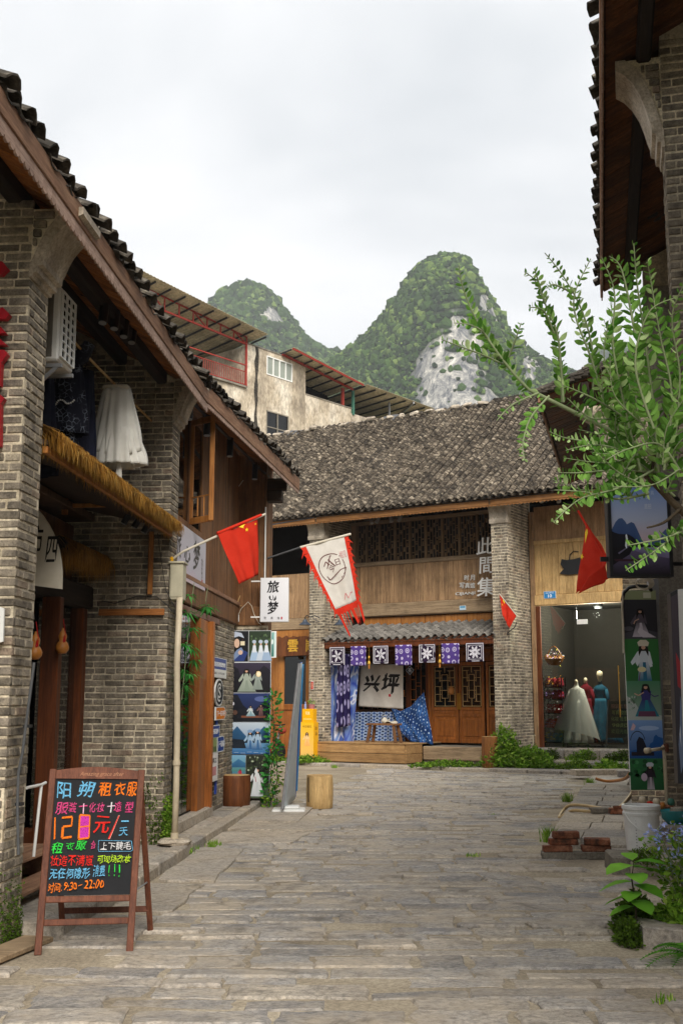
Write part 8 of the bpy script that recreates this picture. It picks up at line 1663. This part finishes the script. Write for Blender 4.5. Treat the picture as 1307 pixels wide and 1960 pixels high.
# rocks by the near plants
def rock(lab, pts, z0, z1, m='plaster'):
    n = len(pts); c = [sum(p[0] for p in pts)/n, sum(p[1] for p in pts)/n]; o = empty('garden_stone', (c[0], c[1], 0), 0, label=lab, cat='stone', group='stones edging the near plants')
    mb = MB(); mb.add([(x-c[0], y-c[1], z0) for x, y in pts]+[((x-c[0])*.97, (y-c[1])*.97, z1-.02+rg.uniform(-.01, .01)) for x, y in pts]+[((x-c[0])*.85, (y-c[1])*.85, z1+rg.uniform(-.008, .008)) for x, y in pts], [(i, (i+1) % n, n+(i+1) % n, n+i) for i in range(n)]+[(n+i, n+(i+1) % n, 2*n+(i+1) % n, 2*n+i) for i in range(n)]+[tuple(2*n+i for i in range(n))]); mb.build('stone_body', MT[m], o); return o
rock('triangular tan stone in front of the near plants', [(1.98, 7.75), (2.22, 7.62), (2.30, 7.8), (2.02, 8.15)], 0, .15, 'slab'); rock('long pale kerb stone behind the leafy seedling', [(2.0, 8.35), (2.55, 8.15), (2.6, 8.55), (2.05, 8.75)], 0, .2); rock('grey stone under the flowering plant', [(2.35, 7.7), (2.8, 7.6), (2.8, 8.1), (2.35, 8.12)], 0, .14, 'concrete')
rock('big squared stone below the bucket', [(2.55, 11.0), (2.95, 10.95), (3.0, 11.5), (2.6, 11.55)], -.02, .17, 'concrete')
# ================================================================== THE NEAR SHRUB
LEAFG = None
def leaf_geo(L, w, fold=.25, curl=.15):
    """pointed oval leaf along +y folded on its midrib"""
    v = [(0, 0, 0)]; rows = ((.22, .75), (.5, 1), (.78, .7))
    for t, k in rows: z = -curl*L*t*t; v += [(-w/2*k, t*L, z+fold*w*k*.5), (0, t*L, z), (w/2*k, t*L, z+fold*w*k*.5)]
    v.append((0, L, -curl*L)); f = [(0, 2, 1), (0, 3, 2)]
    for i in range(2): a = 1+3*i; f += [(a, a+1, a+4, a+3), (a+1, a+2, a+5, a+4)]
    f += [(7, 8, 10), (8, 9, 10)]; return v, f
TRV = empty('leafy_shrub', (1.9, 5.0, 0), 0, label='near leafy shrub with small oval leaves reaching in from the right', cat='shrub')
rt = random.Random(77); o0 = TRV.location; br = MB(); LV = []
lm_ = []
for k in range(5):
    v, f = leaf_geo(1, .50, .3, .1+.05*k); me = bpy.data.meshes.new('leaf'); me.from_pydata(v, [], f); me.materials.append(MT['leaf']); lm_.append(me)
def stem(P_, r0, r1, sp=.030, s=.042, bare=0.0, ang=.85, dens=1, tip=True):
    P_ = smooth_pts([Vector(p) for p in P_], 8); n = len(P_); br.tube([p-o0 for p in P_], [r0+(r1-r0)*i/(n-1) for i in range(n)], 6, cap=False)
    ls = [0]
    for a, b in zip(P_, P_[1:]): ls.append(ls[-1]+(b-a).length)
    L = ls[-1]; d = bare*L; k = 0; phi = rt.uniform(-.35, .35)
    while d < L:
        i = max(j for j in range(n) if ls[j] <= d); i = min(i, n-2); t = (d-ls[i])/max(1e-6, ls[i+1]-ls[i]); p = P_[i].lerp(P_[i+1], t); ax = (P_[i+1]-P_[i]).normalized()
        side0 = ax.cross(Vector((0, -1, 0))).normalized(); 
        for sg in (-1, 1):
            if rt.random() > dens: continue
            sd_ = side0*sg; sd_.rotate(Matrix.Rotation(phi*sg+rt.uniform(-.6, .6), 3, ax)); a = ang+rt.uniform(-.25, .25); fr = d/L; size = s*rt.uniform(.75, 1.4)*(1.05-.55*max(0, fr-.6)/.4)
            dr = (ax*math.cos(a)+sd_*math.sin(a)).normalized(); nn = dr.cross(ax.cross(dr)).normalized(); nn = ax.cross(sd_).normalized()*sg; nn.rotate(Matrix.Rotation(rt.uniform(-1.1, 1.1), 3, dr)); xx = dr.cross(nn).normalized(); nn = xx.cross(dr)
            M = Matrix((xx, dr, nn)).transposed().to_4x4() @ Matrix.Diagonal((size, size, size, 1)); M.translation = p+sd_*r1; LV.append(M)
        d += sp*rt.uniform(.8, 1.2); k += 1
def S_(pts, Y0, Y1, r0=.006, r1=.002, **k): n = len(pts); stem([V(x, y, Y0+(Y1-Y0)*i/(n-1)) for i, (x, y) in enumerate(pts)], r0, r1, **k)
S_([(1330, 912), (1215, 850), (1120, 800), (1012, 746)], 5.2, 4.9, .014, .008, dens=.04)
S_([(1012, 746), (985, 718), (942, 662), (906, 602), (884, 545), (878, 508)], 4.9, 4.7, .008, .002, sp=.026, s=.040)
S_([(978, 705), (930, 682), (885, 665), (845, 650)], 4.9, 4.6, sp=.024, s=.036); S_([(955, 688), (928, 640), (900, 622), (868, 618)], 4.85, 4.7, sp=.024, s=.038); S_([(970, 690), (984, 655), (997, 618)], 4.9, 4.8, sp=.025, s=.036)
S_([(1078, 770), (1068, 650), (1050, 600), (1025, 540), (1003, 520)], 5.0, 4.8, sp=.026, s=.038, bare=.1); S_([(1060, 640), (1040, 595), (1012, 588)], 4.95, 4.8, sp=.024, s=.032); S_([(1042, 580), (1030, 540), (1022, 514)], 4.9, 4.8, sp=.024, s=.034)
S_([(1130, 800), (1135, 690), (1115, 600), (1078, 530), (1042, 484)], 5.0, 4.7, .006, .002, sp=.028, s=.040, bare=.2); S_([(1095, 560), (1060, 545), (1045, 552)], 4.9, 4.8, sp=.022, s=.026)
S_([(1160, 790), (1132, 690), (1102, 610), (1100, 560), (1130, 495)], 4.9, 4.7, sp=.028, s=.036); S_([(1075, 770), (1070, 700), (1060, 650)], 5.1, 5.0, sp=.03, s=.036)
S_([(1225, 900), (1195, 780), (1172, 660), (1175, 560), (1150, 492)], 4.7, 4.4, .007, .002, sp=.030, s=.050, bare=.1); S_([(1262, 930), (1250, 780), (1232, 640), (1218, 540), (1212, 465)], 4.7, 4.4, .008, .002, sp=.030, s=.048, bare=.1)
S_([(1270, 900), (1285, 760), (1262, 640), (1245, 540), (1238, 500)], 4.6, 4.3, sp=.03, s=.048, bare=.1); S_([(1290, 860), (1300, 720), (1285, 610), (1310, 540)], 4.6, 4.3, sp=.03, s=.046); S_([(1215, 640), (1190, 520), (1165, 490)], 4.5, 4.4, sp=.027, s=.042)
S_([(1290, 950), (1210, 880), (1140, 850), (1080, 838), (1050, 826)], 4.9, 4.5, sp=.026, s=.040, bare=.1); S_([(1240, 900), (1180, 860), (1130, 852), (1082, 862)], 4.8, 4.5, sp=.026, s=.040); S_([(1260, 905), (1180, 900), (1110, 905), (1068, 905)], 4.8, 4.4, sp=.026, s=.044)
S_([(1250, 900), (1180, 935), (1110, 955), (1058, 1000)], 4.7, 4.3, sp=.026, s=.044, bare=.15); S_([(1210, 810), (1140, 765), (1078, 738)], 4.8, 4.6, sp=.026, s=.042); S_([(1190, 800), (1130, 800), (1085, 762)], 4.8, 4.6, sp=.026, s=.044)
S_([(1320, 1000), (1265, 1045), (1197, 1092)], 4.3, 4.1, sp=.022, s=.038); S_([(1320, 1010), (1270, 1030), (1200, 1044)], 4.3, 4.1, sp=.022, s=.038, dens=.85); S_([(1050, 758), (1015, 800), (1000, 850), (1004, 882)], 4.9, 4.7, sp=.027, s=.034, bare=.15); S_([(1030, 752), (980, 775), (950, 805)], 4.9, 4.8, sp=.04, s=.028, dens=.6)
S_([(1240, 945), (1180, 955), (1120, 942), (1060, 938)], 4.7, 4.4, sp=.03, s=.036, dens=.7); S_([(1250, 820), (1215, 700), (1240, 600), (1290, 570)], 4.5, 4.3, sp=.028, s=.044); S_([(1300, 900), (1260, 850), (1200, 860), (1160, 880)], 4.6, 4.5, sp=.028, s=.038)
for k in range(36):
    x0, y0 = rt.uniform(1180, 1300), rt.uniform(720, 950); a = rt.uniform(-2.4, -.9) if rt.random() < .75 else rt.uniform(2.4, 3.6); L = rt.uniform(70, 170); Y = rt.uniform(4.5, 5.4)
    S_([(x0, y0), (x0+L*.5*math.cos(a)+rt.uniform(-12, 12), y0+L*.5*math.sin(a)), (x0+L*math.cos(a+.2), y0+L*math.sin(a+.2))], Y, Y-.15, .004, .0015, sp=.03, s=rt.uniform(.032, .044), dens=.9)
br.build('twigs', MT['stemg'], TRV, smooth=True, kind='stuff')
tk = MB(); tr_ = lambda pts, rs: tk.tube([p-o0 for p in smooth_pts([V(*p) for p in pts], 5)], [rs[0]+(rs[1]-rs[0])*i/((len(pts)-1)*5) for i in range((len(pts)-1)*5+1)], 8)
tr_([(1335, 1005, 4.9), (1290, 965, 4.85), (1240, 915, 4.8), (1180, 870, 4.8)], (.020, .010)); tr_([(1245, 920, 4.8), (1258, 840, 4.75), (1285, 750, 4.7), (1290, 690, 4.7)], (.011, .006)); tr_([(1300, 975, 4.85), (1270, 1000, 4.7), (1238, 1010, 4.6)], (.008, .004))
tr_([(1420, 1900, 4.9), (1400, 1500, 4.95), (1370, 1150, 4.9), (1335, 1005, 4.9)], (.045, .022)); tr_([(1370, 1150, 4.9), (1345, 980, 5.1), (1330, 912, 5.2)], (.024, .014)); tk.build('trunk', MT['bark'], TRV, smooth=True)
LV.sort(key=lambda M: (0 if 0 < campix(M.translation)[0] < 1307 else 1e3)+M.translation.y)
for k, M in enumerate(LV[:290]): o = link_mesh('leaf', lm_[k % 5], TRV); M2 = M.copy(); M2.translation = M.translation-o0; o.matrix_basis = M2
mb = MB(); 
for k, M in enumerate(LV[290:]): M2 = M.copy(); M2.translation = M.translation-o0; me = lm_[k % 5]; mb.add([M2 @ v.co for v in me.vertices], [tuple(p.vertices) for p in me.polygons])
mb.build('leaves', MT['leaf'], TRV, kind='stuff')
# ================================================================== SMALL PLANTS
def big_leaf(parent, base, dir_, L, w, m, droop=.3, name='leaf'):
    d = Vector(dir_).normalized(); x = d.cross(Vector((0, 0, 1))).normalized(); n = x.cross(d); v, f = leaf_geo(1, w, .2, droop); M = Matrix((x, d, n)).transposed().to_4x4() @ Matrix.Diagonal((L, L, L, 1)); M.translation = Vector(base)
    return MB().add([M @ Vector(p) for p in v], f).build(name, m, parent, smooth=True)
MT['bigleaf'] = leafmat('broad_leaf', '#5c9c24', '#86c043', .2)
pp_ = G(1216, 1800); SE = empty('leafy_seedling', (pp_.x, pp_.y, 0), 0, label='young plant with broad bright green leaves at the pavement edge', cat='plant'); MB().tube([(0, 0, 0), (.01, 0, .25), (-.01, 0, .50), (.01, 0, .66)], [.008, .007, .005, .003], 6).build('stem', MT['bark'], SE)
SE.scale = (1, 1, .8)
for z, az, L, el in ((.62, -2.6, .22, .1), (.64, -.5, .2, .35), (.60, .4, .24, .0), (.55, -1.6, .20, .15), (.48, 2.9, .22, -.05), (.46, -.9, .22, .0), (.40, -2.0, .18, .1), (.36, 2.6, .20, -.1), (.33, -1.3, .2, .0), (.66, 1.6, .15, .6), (.28, 3.2, .17, -.1)): big_leaf(SE, (0, 0, z), (math.cos(az), math.sin(az), el), L*1.1, .72, MT['bigleaf'], .35)
FP2 = empty('flowering_plant', (2.40, 8.15, .1), 0, label='bushy plant with pale blue flowers at the lower right edge', cat='plant'); rr = random.Random(12); sm = MB(); lf = MB(); pt = MB()
for k in range(26):
    a = rr.uniform(0, 6.3); r_ = rr.uniform(.05, .30); z = rr.uniform(.25, .72); e_ = Vector((r_*math.cos(a), r_*math.sin(a)*.8, z)); sm.tube([(0, 0, 0), e_*.5+Vector((0, 0, .08)), e_], .0035, 5)
    for t in (.35, .5, .6, .7, .8, .9, 1): leaves(lf, e_*t+Vector((0, 0, .05*(1-t))), 3, .03, .06, rr, .4, .2)
    if k % 4 == 0 or k > 22: leaves(pt, e_+Vector((0, 0, .02)), 26, .055, .032, rr, .5, .3)
sm.build('stems', MT['stemg'], FP2, kind='stuff'); lf.build('foliage', MT['weed'], FP2, kind='stuff'); leaves(pt, (-.12, -.12, .60), 60, .10, .035, rr, .3, .2); leaves(pt, (.02, -.15, .63), 60, .10, .035, rr, .3, .2); leaves(pt, (-.1, -.15, .45), 20, .04, .03, rr); pt.build('flowers', MT['petal'], FP2, kind='stuff')
def frond(mb, base, dir_, L, w, n=18, droop=.6):
    d = Vector(dir_).normalized(); x = d.cross(Vector((0, 0, 1))).normalized(); pts = [Vector(base)+d*(L*t)+Vector((0, 0, -droop*L*t*t)) for t in [i/n for i in range(n+1)]]; mb.tube(pts, .0025, 4, cap=False)
    for i in range(1, n+1):
        k = math.sin(pi*min(1, (i/n)*.92+.06))**.7*w
        for s_ in (-1, 1): p = pts[i]; q = p+x*s_*k+d*k*.35+Vector((0, 0, -k*.25)); t_ = d*(L/n*.42); mb.add([p-t_, p+t_, q], [(0, 1, 2)])
FE = empty('fern', (2.20, 7.3, 0), 0, label='fern with arching fronds at the lower right corner', cat='fern')
for az, el, L in ((2.9, .7, .42), (3.4, .6, .45), (3.9, .8, .38), (2.4, .9, .40), (4.5, .7, .42), (1.6, .8, .4), (5.3, .8, .4), (3.1, 1.2, .36)):
    mb = MB(); frond(mb, (0, 0, .03), (math.cos(az), math.sin(az), el), L, .075); mb.build('frond', MT['fern'], FE)
PF = empty('fan_palm', (3.45, 10.3, .1), 0, label='fan palm leaf reaching in from the right edge beside the bucket', cat='palm'); MT['palm'] = leafmat('palm_leaf', '#2f6f25', '#4f9438', .2)
MB().tube([(0, 0, 0), (-.1, -.05, .3), (-.16, -.1, .42)], .01, 6).build('stalk', MT['stemg'], PF)
for k in range(17):
    a = 1.2+k*.25; d = Vector((math.cos(a)*.9, -.25+.1*math.sin(k), math.sin(a)*.55+.05)).normalized(); L = .42; x = d.cross(Vector((0, -1, .3))).normalized()*.014; b = Vector((-.16, -.1, .42)); MB().add([b, b+d*L*.5+x, b+d*L+Vector((0, 0, -.04)), b+d*L*.5-x, b+d*L*.5+Vector((0, .008, .0))], [(0, 1, 4), (1, 2, 4), (2, 3, 4), (3, 0, 4)]).build('leaf_blade', MT['palm'], PF)
def clump(name, lab, c, rad, n, s, m, cat='weeds', seed=1, z=1.0):
    o = empty(name, c, 0, label=lab, cat=cat); mb = MB(); r = random.Random(seed)
    for _ in range(n):
        a = r.uniform(0, 6.28); q = r.random()**.6; x, y = rad[0]*q*math.cos(a), rad[1]*q*math.sin(a); h = rad[2]*(1-q*q*.8)*r.random(); leaves(mb, (x, y, h*z), 1, .01, s, r, .5, .5)
    mb.build('foliage', MT[m], o, kind='stuff'); o['kind'] = 'stuff'; return o
clump('low_weeds', 'mossy clump at the foot of the leafy seedling', (2.05, 8.2, .0), (.16, .2, .30), 1500, .05, 'moss', seed=2); clump('low_weeds', 'mossy clump left of the triangular tan stone', (1.93, 7.9, .0), (.10, .16, .18), 900, .035, 'moss', seed=3); clump('low_weeds', 'green weeds between the near stones and the flowering plant', (2.35, 8.0, .12), (.22, .2, .22), 1100, .055, 'weed', seed=4); clump('low_weeds', 'moss patch on the slab in front of the bucket', (2.85, 11.0, .12), (.14, .3, .12), 900, .03, 'moss', seed=5); clump('low_weeds', 'weeds under the bowl by the right edge', (3.2, 8.9, .1), (.4, .3, .2), 1300, .06, 'weed', seed=6)
def weeds_at(lab, x, y, z, rad, n, s, m='weed', seed=1): p = FM.world(x, y, z); return clump('low_weeds', lab, p, rad, n, s, m, seed=seed)
weeds_at('tall weeds growing against the right brick pillar', .35, -.35, .08, (.55, .5, .95), 2600, .11, seed=11); weeds_at('weeds spreading from the pillar over the first step', 1.0, -.25, .08, (.55, .45, .5), 1900, .10, seed=12); weeds_at('weeds along the kerb left of the slim stool', -.9, -.95, .07, (.9, .16, .16), 1300, .07, seed=13)
for k, (x, lab) in enumerate(((1.2, 'left'), (2.1, 'middle'), (3.0, 'right'))): weeds_at('mossy growth on the '+lab+' part of the upper shop step', x, .60, .24, (.55, .10, .26), 1900, .055, 'weed' if k % 2 else 'moss', 20+k); weeds_at('weeds along the '+lab+' part of the lower shop step', x, -.12, .06, (.55, .14, .22), 1500, .06, 'weed', 30+k)
weeds_at('grass tuft at the right end of the kerb by the hose', 3.1, -1.1, .05, (.25, .3, .3), 700, .10, seed=41); weeds_at('small weeds at the foot of the yellow standee', -4.9, -.95, .06, (.6, .2, .2), 1200, .07, seed=42); weeds_at('weeds at the left end of the kerb', -5.9, -1.0, .06, (.35, .15, .15), 600, .06, seed=43)
def tuft(lab, p, n, h, seed): 
    o = empty('grass_tuft', p, 0, label=lab, cat='grass', kind='stuff'); r = random.Random(seed); mb = MB()
    for _ in range(n): a = r.uniform(0, 6.28); b = Vector((r.gauss(0, .04), r.gauss(0, .03), 0)); t = b+Vector((math.cos(a)*h*.5*r.random(), math.sin(a)*h*.4*r.random(), h*r.uniform(.5, 1))); s_ = Vector((.004, 0, 0)); m_ = b.lerp(t, .55)+Vector((0, 0, h*.12)); mb.add([b-s_, b+s_, m_+s_*.7, m_-s_*.7, t], [(0, 1, 2, 3), (3, 2, 4)])
    mb.build('blades', MT['weed'], o, kind='stuff')
for k, (px, py, n, h, lab) in enumerate(((905, 1640, 22, .05, 'grass tuft growing between the paving stones in mid street'), (942, 1562, 16, .05, 'grass tuft in the far paving joint'), (1050, 1612, 90, .22, 'pale grass at the corner of the brick piles'), (1085, 1535, 70, .18, 'grass beside the hose loop'), (1128, 1508, 110, .22, 'grass growing on the edge of the right pavement'), (410, 1622, 60, .1, 'grass tuft in the cement crack by the kerb'), (352, 1638, 90, .12, 'grass along the kerb below the drainpipe'), (640, 1470, 60, .1, 'grass tuft in front of the timber deck'), (365, 1630, 60, .1, 'second grass tuft along the kerb by the drainpipe'), (1270, 1920, 26, .06, 'grass tuft in the lower right corner'))):
    g_ = G(px, py); tuft(lab, (g_.x, g_.y, 0), n, h, k+3)
# climbing plants
def vine(lab, F, pts, n, s, m, rad=.07, seed=3, name='climbing_vine', nar=.24):
    P_ = smooth_pts([Vector(F.world(*p)) for p in pts], 6); o = empty(name, P_[0], 0, label=lab, cat='vine'); r = random.Random(seed); b0 = P_[0].copy(); MB().tube([p-b0 for p in P_], .006, 5).build('stem', MT['bark'], o); mb = MB()
    for _ in range(n): p = r.choice(P_)-b0; leaves(mb, p, 1, rad, s, r, .6, .1)
    mb.build('foliage', MT[m], o, kind='stuff')
vine('climbing vine up the right edge of the photo panel', FL, [(.42, 17.72, .1), (.46, 17.7, .6), (.5, 17.7, 1.1), (.46, 17.7, 1.7)], 420, .085, 'bamboo', .10, 3); vine('second vine trailing at the base behind the display stand', FL, [(.45, 17.6, .05), (.55, 17.7, .4), (.52, 17.8, .8)], 200, .07, 'weed', .12, 4)
def bamboo(lab, pts, tufts, seed):
    P_ = smooth_pts([FL.world(*p) for p in pts], 5); o = empty('trailing_plant', P_[0], 0, label=lab, cat='plant', group='feathery plants trailing over the glass doors'); b0 = P_[0].copy(); MB().tube([p-b0 for p in P_], .004, 5).build('stem', MT['stemg'], o); r = random.Random(seed); mb = MB()
    for t in tufts:
        c = FL.world(*t)-b0
        for _ in range(22):
            a = r.uniform(0, 6.28); d = Vector((math.cos(a), math.sin(a)*.6, r.uniform(-.6, .25))).normalized(); L = r.uniform(.10, .2); x = d.cross(Vector((0, 0, 1))).normalized()*.012; mb.add([c, c+d*L*.5+x, c+d*L+Vector((0, 0, -.04)), c+d*L*.5-x], [(0, 1, 2, 3)])
    mb.build('foliage', MT['bamboo'], o, kind='stuff')
hp_ = lambda px, py, x=.12: tuple(FL.hit(0, x, px, py))
bamboo('feathery green plant trailing beside the drainpipe over the glass doors', [hp_(372, 1115), hp_(362, 1200), hp_(352, 1300), hp_(348, 1340)], [hp_(362, 1140), hp_(358, 1172), hp_(365, 1202), hp_(372, 1205), hp_(355, 1232), hp_(368, 1242), hp_(372, 1262), hp_(354, 1282), hp_(364, 1290), hp_(352, 1312)], 5)
bamboo('small feathery sprig hanging below the timber beam', [hp_(398, 1125), hp_(394, 1150), hp_(396, 1162)], [hp_(396, 1160), hp_(402, 1162)], 6)
